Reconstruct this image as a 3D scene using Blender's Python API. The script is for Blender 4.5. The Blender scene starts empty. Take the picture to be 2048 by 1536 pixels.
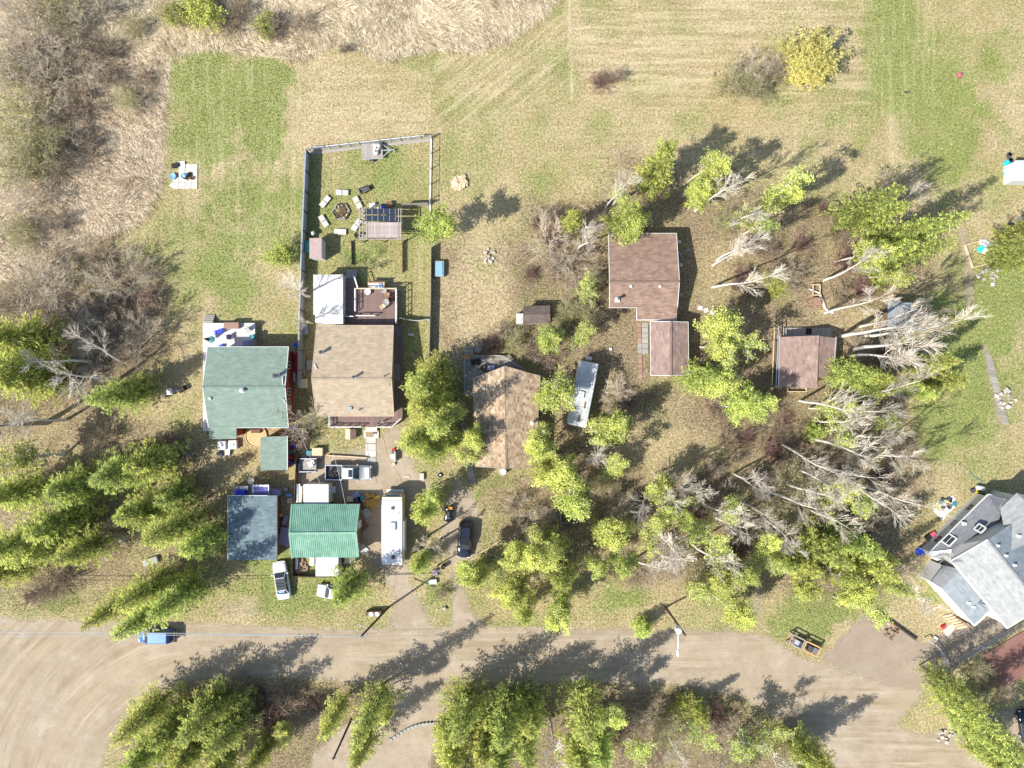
import bpy, bmesh, math, random
import numpy as np
from mathutils import Vector, Matrix

R = math.radians
SC = 15.3            # photograph pixels per metre on the ground
H = 92.0             # drone height in metres
scn = bpy.context.scene
col = scn.collection

# ------------------------------------------------------------------ camera, world, sun, exposure
cam_d = bpy.data.cameras.new('camera')
cam = bpy.data.objects.new('camera', cam_d); col.objects.link(cam)
cam.location = (0, 0, H); cam.rotation_euler = (0, 0, 0)
cam_d.sensor_fit = 'HORIZONTAL'; cam_d.sensor_width = 36
cam_d.lens = 18.0 / (1024 / SC / H)
cam_d.clip_start = 0.5; cam_d.clip_end = 4000
scn.camera = cam

SUN_EL, SUN_AZ = 45.0, 31.0      # shadows fall towards +x,+y at 31.5 degrees
sx, sy, sz = (-math.cos(R(SUN_AZ)) * math.cos(R(SUN_EL)), -math.sin(R(SUN_AZ)) * math.cos(R(SUN_EL)), math.sin(R(SUN_EL)))
world = bpy.data.worlds.new('World'); scn.world = world; world.use_nodes = True
wn = world.node_tree; bg = wn.nodes['Background']
sky = wn.nodes.new('ShaderNodeTexSky'); sky.sky_type = 'NISHITA'; sky.sun_disc = False
sky.sun_elevation = R(SUN_EL); sky.sun_rotation = math.atan2(sx, sy)
wn.links.new(sky.outputs[0], bg.inputs[0]); bg.inputs[1].default_value = 0.125
sun_d = bpy.data.lights.new('sun', 'SUN'); sun_d.energy = 4.6; sun_d.angle = R(0.53); sun_d.color = (1, 0.955, 0.87)
sun = bpy.data.objects.new('sun', sun_d); col.objects.link(sun)
sun.rotation_euler = Vector((-sx, -sy, -sz)).to_track_quat('-Z', 'Y').to_euler()
sun.location = (sx * 200, sy * 200, sz * 200)
scn.view_settings.view_transform = 'Standard'; scn.view_settings.look = 'None'
scn.view_settings.gamma = 1; scn.view_settings.use_curve_mapping = False
scn.view_settings.exposure = 0.70
scn.cycles.max_bounces = 5; scn.cycles.diffuse_bounces = 3; scn.cycles.transmission_bounces = 3; scn.cycles.glossy_bounces = 2

# ------------------------------------------------------------------ helpers
def W(px, py, z=0.0):
    """ground position of something that stands z metres up and is seen at px,py of the photograph"""
    k = (H - z) / H
    return ((px - 1024) / SC * k, (768 - py) / SC * k)
def W3(px, py, z=0.0):
    a = W(px, py, z); return Vector((a[0], a[1], z))
def heading(dx, dy): return math.atan2(-dy, dx)

def mesh_np(name, verts, faces, smooth=False, attr=None):
    verts = np.asarray(verts, np.float32); faces = np.asarray(faces, np.int32)
    m = bpy.data.meshes.new(name); M, k = faces.shape
    m.vertices.add(len(verts)); m.vertices.foreach_set('co', verts.ravel())
    m.loops.add(M * k); m.loops.foreach_set('vertex_index', faces.ravel())
    m.polygons.add(M); m.polygons.foreach_set('loop_start', np.arange(M, dtype=np.int32) * k)
    m.polygons.foreach_set('use_smooth', np.full(M, bool(smooth)))
    m.update(calc_edges=True)
    if attr is not None:
        a = m.attributes.new('v', 'FLOAT', 'FACE'); a.data.foreach_set('value', np.asarray(attr, np.float32))
    return m

class MB:
    """collects boxes, tubes and quads; build() links them as one mesh object"""
    def __init__(s): s.v = []; s.f = []
    def add(s, vs, fs):
        o = len(s.v); s.v += [tuple(p) for p in vs]; s.f += [tuple(i + o for i in f) for f in fs]; return s
    def box(s, cx, cy, cz, lx, ly, lz, rz=0.0, ry=0.0):
        m = Matrix.Rotation(rz, 3, 'Z') @ Matrix.Rotation(ry, 3, 'Y')
        vs = [Vector((cx, cy, cz)) + m @ Vector((a * lx / 2, b * ly / 2, c * lz / 2)) for c in (-1, 1) for a, b in ((-1, -1), (1, -1), (1, 1), (-1, 1))]
        return s.add(vs, [(3, 2, 1, 0), (4, 5, 6, 7), (0, 1, 5, 4), (1, 2, 6, 5), (2, 3, 7, 6), (3, 0, 4, 7)])
    def bar(s, a, b, w, h=None):
        a = Vector(a); b = Vector(b); h = h or w; d = b - a
        if d.length < 1e-6: return s
        x = d.normalized(); up = Vector((0, 0, 1)) if abs(x.z) < .95 else Vector((0, 1, 0))
        y = up.cross(x).normalized(); z = x.cross(y)
        vs = [p + y * i * w / 2 + z * j * h / 2 for p in (a, b) for i, j in ((-1, -1), (1, -1), (1, 1), (-1, 1))]
        return s.add(vs, [(3, 2, 1, 0), (4, 5, 6, 7), (0, 1, 5, 4), (1, 2, 6, 5), (2, 3, 7, 6), (3, 0, 4, 7)])
    def tube(s, a, b, r0, r1=None, n=8, caps=True):
        a = Vector(a); b = Vector(b); r1 = r0 if r1 is None else r1; x = (b - a).normalized()
        up = Vector((0, 0, 1)) if abs(x.z) < .95 else Vector((0, 1, 0)); y = up.cross(x).normalized(); z = x.cross(y)
        vs = []
        for p, r in ((a, r0), (b, r1)):
            vs += [p + (y * math.cos(t) + z * math.sin(t)) * r for t in [2 * math.pi * i / n for i in range(n)]]
        fs = [(i, (i + 1) % n, n + (i + 1) % n, n + i) for i in range(n)]
        if caps: fs += [tuple(range(n - 1, -1, -1)), tuple(range(n, 2 * n))]
        return s.add(vs, fs)
    def lathe(s, cx, cy, prof, n=14, sxy=(1, 1)):
        o = []
        for r, z in prof: o += [(cx + r * sxy[0] * math.cos(2 * math.pi * i / n), cy + r * sxy[1] * math.sin(2 * math.pi * i / n), z) for i in range(n)]
        fs = [(k * n + i, k * n + (i + 1) % n, (k + 1) * n + (i + 1) % n, (k + 1) * n + i) for k in range(len(prof) - 1) for i in range(n)]
        fs += [tuple(range(n - 1, -1, -1)), tuple((len(prof) - 1) * n + i for i in range(n))]
        return s.add(o, fs)
    def poly(s, pts, z0, z1):
        n = len(pts); vs = [(x, y, z0) for x, y in pts] + [(x, y, z1) for x, y in pts]
        ar = sum(pts[i][0] * pts[(i + 1) % n][1] - pts[(i + 1) % n][0] * pts[i][1] for i in range(n))
        fs = [tuple(range(n - 1, -1, -1)), tuple(range(n, 2 * n))] + [(i, (i + 1) % n, n + (i + 1) % n, n + i) for i in range(n)]
        if ar < 0: fs = [tuple(reversed(f)) for f in fs]
        return s.add(vs, fs)
    def quad(s, a, b, c, d): return s.add([a, b, c, d], [(0, 1, 2, 3)])
    def build(s, name, m, parent=None, smooth=False, world_co=True, bevel=0.0):
        me = bpy.data.meshes.new(name)
        off = Vector(parent_origin(parent)) if (parent and world_co) else Vector((0, 0, 0))
        me.from_pydata([tuple(Vector(p) - off) for p in s.v], [], s.f)
        if smooth:
            for p in me.polygons: p.use_smooth = True
        me.materials.append(M[m] if isinstance(m, str) else m); me.update()
        o = bpy.data.objects.new(name, me); col.objects.link(o)
        if parent: o.parent = parent
        if bevel:
            b = o.modifiers.new('bevel', 'BEVEL'); b.width = bevel; b.segments = 2; b.limit_method = 'ANGLE'
        return o

def parent_origin(p):
    v = Vector((0, 0, 0))
    while p: v += p.location; p = p.parent
    return v
def tag(o, label, cat, group=None):
    o['label'] = label; o['category'] = cat
    if group: o['group'] = group
    return o
def thing(name, label, cat, loc=(0, 0, 0), rz=0.0, group=None):
    o = bpy.data.objects.new(name, None); col.objects.link(o); o.empty_display_size = .3
    o.location = loc; o.rotation_euler = (0, 0, rz)
    return tag(o, label, cat, group)
def single(name, mb, m, label, cat, at=None, group=None, smooth=False, bevel=0.0):
    """a thing that is one mesh; at = origin on the ground"""
    if at is not None:
        off = Vector(at); mb.v = [tuple(Vector(p) - off) for p in mb.v]
    o = mb.build(name, m, None, smooth, bevel=bevel)
    if at is not None: o.location = at
    return tag(o, label, cat, group)
def copy_tree(o, parent=None):
    c = o.copy(); col.objects.link(c); c.parent = parent
    for ch in list(o.children): copy_tree(ch, c)
    return c
UNIT = {}
def piece(name, m, loc, dims, rz=0.0, parent=None, ry=0.0, rx=0.0):
    """one small piece (board, slab, picket ...) sharing a bevelled unit-block mesh"""
    key = (name, m)
    if key not in UNIT:
        b = MB().box(0, 0, 0, 1, 1, 1); me = bpy.data.meshes.new(name); me.from_pydata(b.v, [], b.f); me.materials.append(M[m]); UNIT[key] = me
    o = bpy.data.objects.new(name, UNIT[key]); col.objects.link(o)
    o.scale = dims; o.rotation_euler = (rx, ry, rz)
    if parent: o.parent = parent; o.location = Vector(loc) - Vector(parent_origin(parent))
    else: o.location = loc
    return o
def boards(parent, name, m, x0, x1, y0, y1, z, along='x', w=.14, gap=.012, th=.04, rng=random.Random(4)):
    a0, a1 = (y0, y1) if along == 'x' else (x0, x1); n = max(1, int(round((a1 - a0) / w))); w = (a1 - a0) / n
    for i in range(n):
        c = a0 + w * (i + .5); e = rng.uniform(-.02, .02); dz = rng.uniform(-.004, .004)
        if along == 'x': piece(name, m, ((x0 + x1) / 2 + e, c, z + dz), (x1 - x0, w - gap, th), 0, parent)
        else: piece(name, m, (c, (y0 + y1) / 2 + e, z + dz), (w - gap, y1 - y0, th), 0, parent)

# ------------------------------------------------------------------ materials
M = {}
def lin(r, g, b): return tuple(((c / 255) / 12.92 if c / 255 < .04045 else ((c / 255 + .055) / 1.055) ** 2.4) for c in (r, g, b))
def mat(name, c, rough=.8, var=.18, scale=6.0, bump=0.0, metal=0.0, spec=.3, c2=None, obj_var=0.0, stretch=(1, 1, 1), alpha=1.0, trans=0.0):
    m = bpy.data.materials.new(name); m.use_nodes = True; n = m.node_tree.nodes; l = m.node_tree.links
    b = n['Principled BSDF']; b.inputs['Roughness'].default_value = rough; b.inputs['Metallic'].default_value = metal
    b.inputs['Specular IOR Level'].default_value = spec
    tc = n.new('ShaderNodeTexCoord'); mp = n.new('ShaderNodeMapping'); mp.inputs['Scale'].default_value = stretch
    l.new(tc.outputs['Object'], mp.inputs['Vector'])
    nz = n.new('ShaderNodeTexNoise'); nz.inputs['Scale'].default_value = scale; nz.inputs['Detail'].default_value = 6; nz.inputs['Roughness'].default_value = .65
    l.new(mp.outputs[0], nz.inputs['Vector'])
    rp = n.new('ShaderNodeMapRange'); rp.inputs[1].default_value = .3; rp.inputs[2].default_value = .7; l.new(nz.outputs['Fac'], rp.inputs[0])
    mx = n.new('ShaderNodeMix'); mx.data_type = 'RGBA'
    ca = tuple(x * (1 - var) for x in c); cb = tuple(min(1, x * (1 + var)) for x in c) if c2 is None else c2
    mx.inputs['A'].default_value = (*ca, 1); mx.inputs['B'].default_value = (*cb, 1); l.new(rp.outputs[0], mx.inputs['Factor'])
    out = mx.outputs['Result']
    if obj_var:
        oi = n.new('ShaderNodeObjectInfo'); mr = n.new('ShaderNodeMapRange'); mr.inputs[3].default_value = 1 - obj_var; mr.inputs[4].default_value = 1 + obj_var
        l.new(oi.outputs['Random'], mr.inputs[0]); hs = n.new('ShaderNodeHueSaturation'); l.new(mr.outputs[0], hs.inputs['Value']); l.new(out, hs.inputs['Color']); out = hs.outputs[0]
    l.new(out, b.inputs['Base Color'])
    if bump:
        bp = n.new('ShaderNodeBump'); bp.inputs['Strength'].default_value = bump; bp.inputs['Distance'].default_value = .05
        l.new(nz.outputs['Fac'], bp.inputs['Height']); l.new(bp.outputs[0], b.inputs['Normal'])
    if trans: b.inputs['Transmission Weight'].default_value = trans
    M[name] = m; return m
def shingle_mat(name, c, c2, var=.22):
    m = mat(name, tuple(x * .92 for x in c), .95, .10, 1.3, .04, 0, .1, tuple(x * .92 for x in c2)); n = m.node_tree.nodes; l = m.node_tree.links; b = n['Principled BSDF']
    src = b.inputs['Base Color'].links[0].from_socket
    at = n.new('ShaderNodeAttribute'); at.attribute_name = 'v'
    mr = n.new('ShaderNodeMapRange'); mr.inputs[3].default_value = 1 - var; mr.inputs[4].default_value = 1 + var; l.new(at.outputs['Fac'], mr.inputs[0])
    hs = n.new('ShaderNodeHueSaturation'); l.new(mr.outputs[0], hs.inputs['Value']); l.new(src, hs.inputs['Color']); l.new(hs.outputs[0], b.inputs['Base Color'])
def leaf_mat(name, c, c2, trans=.35, hv=.03):
    m = bpy.data.materials.new(name); m.use_nodes = True; n = m.node_tree.nodes; l = m.node_tree.links
    for x in list(n): n.remove(x)
    out = n.new('ShaderNodeOutputMaterial'); at = n.new('ShaderNodeAttribute'); at.attribute_name = 'v'
    mx = n.new('ShaderNodeMix'); mx.data_type = 'RGBA'; mx.inputs['A'].default_value = (*c, 1); mx.inputs['B'].default_value = (*c2, 1)
    l.new(at.outputs['Fac'], mx.inputs['Factor'])
    oi = n.new('ShaderNodeObjectInfo'); hs = n.new('ShaderNodeHueSaturation')
    a = n.new('ShaderNodeMapRange'); a.inputs[3].default_value = .5 - hv; a.inputs[4].default_value = .5 + hv; l.new(oi.outputs['Random'], a.inputs[0]); l.new(a.outputs[0], hs.inputs['Hue'])
    v = n.new('ShaderNodeMath'); v.operation = 'MULTIPLY_ADD'; v.inputs[1].default_value = 7.13; v.inputs[2].default_value = .0; l.new(oi.outputs['Random'], v.inputs[0])
    fr = n.new('ShaderNodeMath'); fr.operation = 'FRACT'; l.new(v.outputs[0], fr.inputs[0])
    b_ = n.new('ShaderNodeMapRange'); b_.inputs[3].default_value = .8; b_.inputs[4].default_value = 1.2; l.new(fr.outputs[0], b_.inputs[0]); l.new(b_.outputs[0], hs.inputs['Value'])
    l.new(mx.outputs['Result'], hs.inputs['Color'])
    d = n.new('ShaderNodeBsdfDiffuse'); t = n.new('ShaderNodeBsdfTranslucent'); s = n.new('ShaderNodeMixShader'); s.inputs[0].default_value = trans
    l.new(hs.outputs[0], d.inputs[0]); l.new(hs.outputs[0], t.inputs[0]); l.new(d.outputs[0], s.inputs[1]); l.new(t.outputs[0], s.inputs[2]); l.new(s.outputs[0], out.inputs[0])
    M[name] = m

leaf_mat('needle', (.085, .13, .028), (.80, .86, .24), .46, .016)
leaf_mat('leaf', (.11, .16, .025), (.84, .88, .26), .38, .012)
leaf_mat('leaf_olive', (.22, .22, .08), (.62, .60, .27), .45, .01)
leaf_mat('leaf_yellow', (.50, .45, .09), (.92, .86, .40), .45, .004)
leaf_mat('twig_brown', (.20, .15, .11), (.56, .45, .34), 0, .01)
leaf_mat('twig_grey', (.33, .275, .20), (.72, .62, .48), 0, .01)
leaf_mat('twig_white', (.46, .40, .32), (.92, .84, .71), 0, .004)
leaf_mat('twig_red', (.17, .10, .085), (.38, .25, .21), 0, .01)
leaf_mat('reed', (.40, .31, .19), (1.0, .90, .71), .38, .005)
leaf_mat('dry_stalk', (.22, .16, .11), (.86, .71, .56), .25, .005)
leaf_mat('grass', (.10, .10, .03), (.70, .61, .36), .3, .005)
leaf_mat('grass_green', (.06, .11, .015), (.48, .50, .16), .3, .005)
leaf_mat('litter', (.09, .06, .038), (.40, .29, .18), .1, .005)
mat('bark_white', (.70, .66, .60), .9, .2, 5)
mat('bark_grey', (.30, .26, .22), .9, .3, 5)
mat('bark_brown', (.14, .10, .07), .9, .3, 5)
shingle_mat('shingle_tan', (.385, .305, .215), (.45, .365, .265), .15)
shingle_mat('shingle_green', (.205, .27, .225), (.24, .31, .26), .12)
shingle_mat('shingle_slate', (.13, .18, .205), (.19, .245, .26))
shingle_mat('shingle_orange', (.33, .225, .145), (.50, .39, .275), .4)
shingle_mat('shingle_redbrown', (.24, .165, .13), (.33, .225, .175))
shingle_mat('shingle_mauve', (.27, .19, .165), (.35, .25, .215))
shingle_mat('shingle_grey', (.205, .21, .232), (.25, .255, .275), .12)
shingle_mat('shingle_sunlit', (.31, .32, .32), (.38, .39, .385), .14)  # lighter copy for sun-facing roof planes; the sunlight is in the colour
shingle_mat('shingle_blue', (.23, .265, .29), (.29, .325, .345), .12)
shingle_mat('shingle_dark', (.13, .105, .095), (.19, .15, .13))
mat('metal_green', (.12, .29, .205), .55, .12, .8, 0, .05, .35, c2=(.235, .41, .315))
mat('metal_white', (.55, .54, .51), .6, .12, 1.6, 0, 0, .3)
mat('metal_mauve', (.36, .27, .25), .55, .12, 3)
mat('white', (.62, .62, .61), .55, .06, 2)
mat('cream', (.66, .58, .44), .7, .1, 2)
mat('offwhite', (.60, .585, .55), .6, .14, 2.5)
mat('wall_red', (.33, .075, .03), .8, .15, 3)
mat('wall_tan', (.42, .34, .25), .85, .12, 3)
mat('wall_brown', (.17, .11, .075), .85, .2, 3)
mat('wall_white', (.56, .56, .55), .7, .05, 3)
mat('wall_teal', (.05, .24, .22), .7, .1, 3)
mat('glass', (.035, .045, .055), .08, .1, 2, spec=.6)
mat('glass_car', (.03, .04, .05), .06, .1, 2, spec=.7)
mat('deck_brown', (.20, .135, .12), .75, .2, 5, .1, obj_var=.14)
mat('deck_white', (.62, .59, .56), .75, .15, 4, .1, obj_var=.08)
mat('deck_grey', (.29, .27, .23), .9, .3, 4, .2, obj_var=.18)
mat('deck_weather', (.36, .285, .26), .9, .35, 3, .2, c2=(.60, .52, .48), obj_var=.16)
mat('wood', (.36, .22, .12), .85, .25, 6, .15, obj_var=.12)
mat('wood_pale', (.58, .45, .30), .85, .2, 6, .1, obj_var=.1)
mat('wood_grey', (.33, .30, .27), .9, .25, 6, .15, obj_var=.12)
mat('wood_dark', (.10, .065, .045), .9, .25, 6, .15, obj_var=.1)
mat('fence_blue', (.28, .31, .33), .8, .2, 4, .1, obj_var=.1)
mat('steel', (.42, .43, .44), .4, .12, 6, 0, .8)
mat('steel_pale', (.58, .60, .62), .45, .1, 6, 0, .5)
mat('rust', (.17, .10, .065), .9, .3, 6, .2)
mat('black', (.018, .018, .02), .6, .2, 6)
mat('rubber', (.03, .03, .032), .9, .2, 6)
mat('dark_grey', (.07, .07, .08), .7, .2, 6)
mat('paint_white', (.64, .64, .635), .25, .02, 1, spec=.6)
mat('paint_silver', (.50, .54, .60), .3, .04, 1, 0, .4, .6)
mat('paint_blue', (.03, .12, .55), .25, .05, 1, 0, .2, .6)
mat('paint_black', (.012, .015, .03), .18, .05, 1, spec=.7)
mat('soft_top', (.055, .06, .07), .8, .1, 4)
mat('blue', (.03, .07, .58), .5, .15, 4)
mat('blue_pale', (.20, .38, .62), .5, .15, 4)
mat('cyan', (.03, .55, .72), .5, .15, 4)
mat('teal', (.05, .22, .25), .6, .15, 4)
mat('red', (.48, .03, .03), .5, .15, 4)
mat('pink', (.70, .10, .16), .5, .15, 4)
mat('orange', (.62, .26, .03), .6, .2, 5)
mat('orange_pale', (.60, .36, .17), .7, .2, 5)
mat('yellow', (.66, .55, .04), .6, .15, 5)
mat('purple_grey', (.28, .26, .40), .7, .15, 4)
mat('solar', (.03, .037, .055), .2, .15, 3, spec=.6)
mat('solar_blue', (.10, .11, .36), .25, .12, 3, spec=.6)
mat('concrete', (.52, .49, .44), .9, .15, 5, .1, obj_var=.08)
mat('concrete_grey', (.33, .33, .30), .9, .2, 5, .1, obj_var=.1)
mat('paver_red', (.33, .21, .17), .9, .2, 6, .1, obj_var=.15)
mat('stone', (.40, .36, .31), .95, .3, 4, .3, obj_var=.2)
mat('rock_brown', (.28, .20, .14), .95, .3, 4, .3, obj_var=.2)
mat('soil', (.13, .085, .05), 1, .3, 4, .3)
mat('sawdust', (.46, .27, .07), 1, .3, 4, .3)
mat('sand', (.58, .40, .20), 1, .2, 4, .2)
mat('ash', (.42, .37, .33), 1, .3, 5, .3)
mat('awning', (.50, .50, .49), .7, .1, 3)
mat('brown_box', (.30, .18, .14), .8, .15, 3)
mat('silver_roof', (.42, .45, .48), .55, .25, 1.2, c2=(.62, .62, .60))
mat('birch_log', (.72, .68, .62), .9, .12, 6)
mat('red_deck', (.24, .10, .085), .9, .25, 3, c2=(.36, .21, .16))
# ------------------------------------------------------------------ ground masks
def vnoise(x, y, seed=0):
    xi = np.floor(x).astype(np.int64); yi = np.floor(y).astype(np.int64); xf = x - xi; yf = y - yi
    def h(a, b):
        n = (a * 374761393 + b * 668265263 + seed * 1442695041) & 0xffffffff
        n = ((n ^ (n >> 13)) * 1274126177) & 0xffffffff
        return ((n ^ (n >> 16)) & 0xffff) / 65535.0
    u = xf * xf * (3 - 2 * xf); v = yf * yf * (3 - 2 * yf)
    return (h(xi, yi) * (1 - u) + h(xi + 1, yi) * u) * (1 - v) + (h(xi, yi + 1) * (1 - u) + h(xi + 1, yi + 1) * u) * v
def fbm(x, y, seed=0, o=4):
    s = 0; a = .5; t = 0
    for k in range(o): s = s + a * vnoise(x * 2 ** k, y * 2 ** k, seed + k * 17); t += a; a *= .55
    return s / t
def sdist(px, py, poly):
    """signed distance (photo pixels) to a polygon, positive inside"""
    P = np.array(poly, float); d = np.full(px.shape, 1e9); ins = np.zeros(px.shape, bool)
    for i in range(len(P)):
        a = P[i]; b = P[(i + 1) % len(P)]; e = b - a; wx = px - a[0]; wy = py - a[1]
        t = np.clip((wx * e[0] + wy * e[1]) / (e @ e + 1e-9), 0, 1)
        d = np.minimum(d, (wx - e[0] * t) ** 2 + (wy - e[1] * t) ** 2)
        c = ((a[1] <= py) & (b[1] > py)) | ((b[1] <= py) & (a[1] > py))
        xi = a[0] + (py - a[1]) / (b[1] - a[1] + 1e-12) * e[0]; ins ^= c & (px < xi)
    d = np.sqrt(d); return np.where(ins, d, -d)
def soft(px, py, poly, w, rag=0.0, seed=3):
    d = sdist(px, py, poly)
    if rag: d = d + (fbm(px / 14, py / 14, seed) - .5) * rag * 2
    return np.clip(d / w + .5, 0, 1)
def blob(px, py, cx, cy, rx, ry, rot=0.0):
    c, s = math.cos(rot), math.sin(rot); dx = px - cx; dy = py - cy
    return np.clip(1.25 - ((dx * c + dy * s) / rx) ** 2 - ((-dx * s + dy * c) / ry) ** 2, 0, 1)

ROAD = [(-90, 1232), (150, 1240), (350, 1243), (500, 1251), (700, 1259), (860, 1256), (1000, 1252), (1250, 1258), (1480, 1262), (1545, 1278), (1600, 1312), (1650, 1328), (1700, 1345),
        (1800, 1330), (1850, 1360), (1840, 1400), (1790, 1448), (1850, 1470), (1950, 1430), (2140, 1400), (2140, 1640), (1760, 1640), (1660, 1520), (1560, 1440), (1470, 1392), (1330, 1368), (1150, 1362), (1000, 1368), (850, 1362),
        (690, 1366), (560, 1352), (440, 1356), (340, 1378), (270, 1420), (225, 1470), (200, 1536), (190, 1640), (-90, 1640)]
LANE = [(600, 1640), (625, 1510), (690, 1450), (760, 1395), (800, 1352), (870, 1350), (905, 1400), (880, 1470), (860, 1540), (850, 1640)]
DRIVE_A = [(770, 1262), (792, 1200), (762, 1140), (722, 1112), (722, 1010), (640, 985), (592, 965), (600, 914), (740, 896), (782, 850), (812, 858), (830, 940), (862, 960), (862, 1002), (824, 1060), (818, 1150), (838, 1200), (856, 1232), (872, 1262)]
DRIVE_B = [(898, 1262), (906, 1190), (896, 1120), (880, 1060), (892, 1000), (915, 950), (945, 985), (965, 1040), (962, 1105), (926, 1170), (948, 1225), (985, 1260)]
DRIVE_W = [(1640, 1318), (1690, 1268), (1725, 1232), (1765, 1225), (1850, 1285), (1905, 1258), (1960, 1232), (2000, 1215), (2020, 1262), (1960, 1305), (1890, 1345), (1845, 1385), (1790, 1380), (1700, 1352)]
REED = [(160, -80), (1145, -80), (1118, 0), (1086, 32), (1020, 84), (950, 108), (900, 100), (830, 106), (772, 124), (738, 108), (700, 92), (650, 98), (604, 121), (500, 108), (430, 100), (345, 110),
        (335, 180), (330, 260), (324, 370), (286, 440), (205, 480), (150, 520), (60, 560), (-80, 560), (-80, -80)]
BRUSH = [(-80, -80), (140, -80), (190, 60), (330, 120), (330, 260), (320, 370), (280, 440), (200, 490), (330, 520), (320, 600), (330, 690), (290, 800), (180, 820), (-80, 830)]
FOREST = [(1050, 400), (1190, 410), (1235, 300), (1400, 330), (1520, 360), (1700, 410), (1830, 430), (1880, 540), (1790, 640), (1800, 760), (1860, 950), (1830, 1110), (1790, 1180), (1650, 1210), (1500, 1180), (1400, 1170), (1180, 1160), (1130, 1110), (985, 1110), (960, 960), (1040, 950), (1090, 940), (1090, 720), (1030, 670), (960, 690), (930, 650), (900, 700), (870, 690), (880, 480), (960, 500), (1040, 470)]
WOODS_W = [(-80, 800), (200, 800), (340, 850), (430, 920), (450, 1120), (400, 1160), (200, 1190), (130, 1210), (-80, 1200)]
SOUTH = [(260, 1450), (340, 1385), (560, 1355), (690, 1370), (1000, 1372), (1330, 1372), (1470, 1396), (1570, 1450), (1680, 1540), (1700, 1650), (200, 1650)]
YARD = [(612, 296), (862, 272), (858, 830), (806, 850), (806, 560), (612, 560)]

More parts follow.
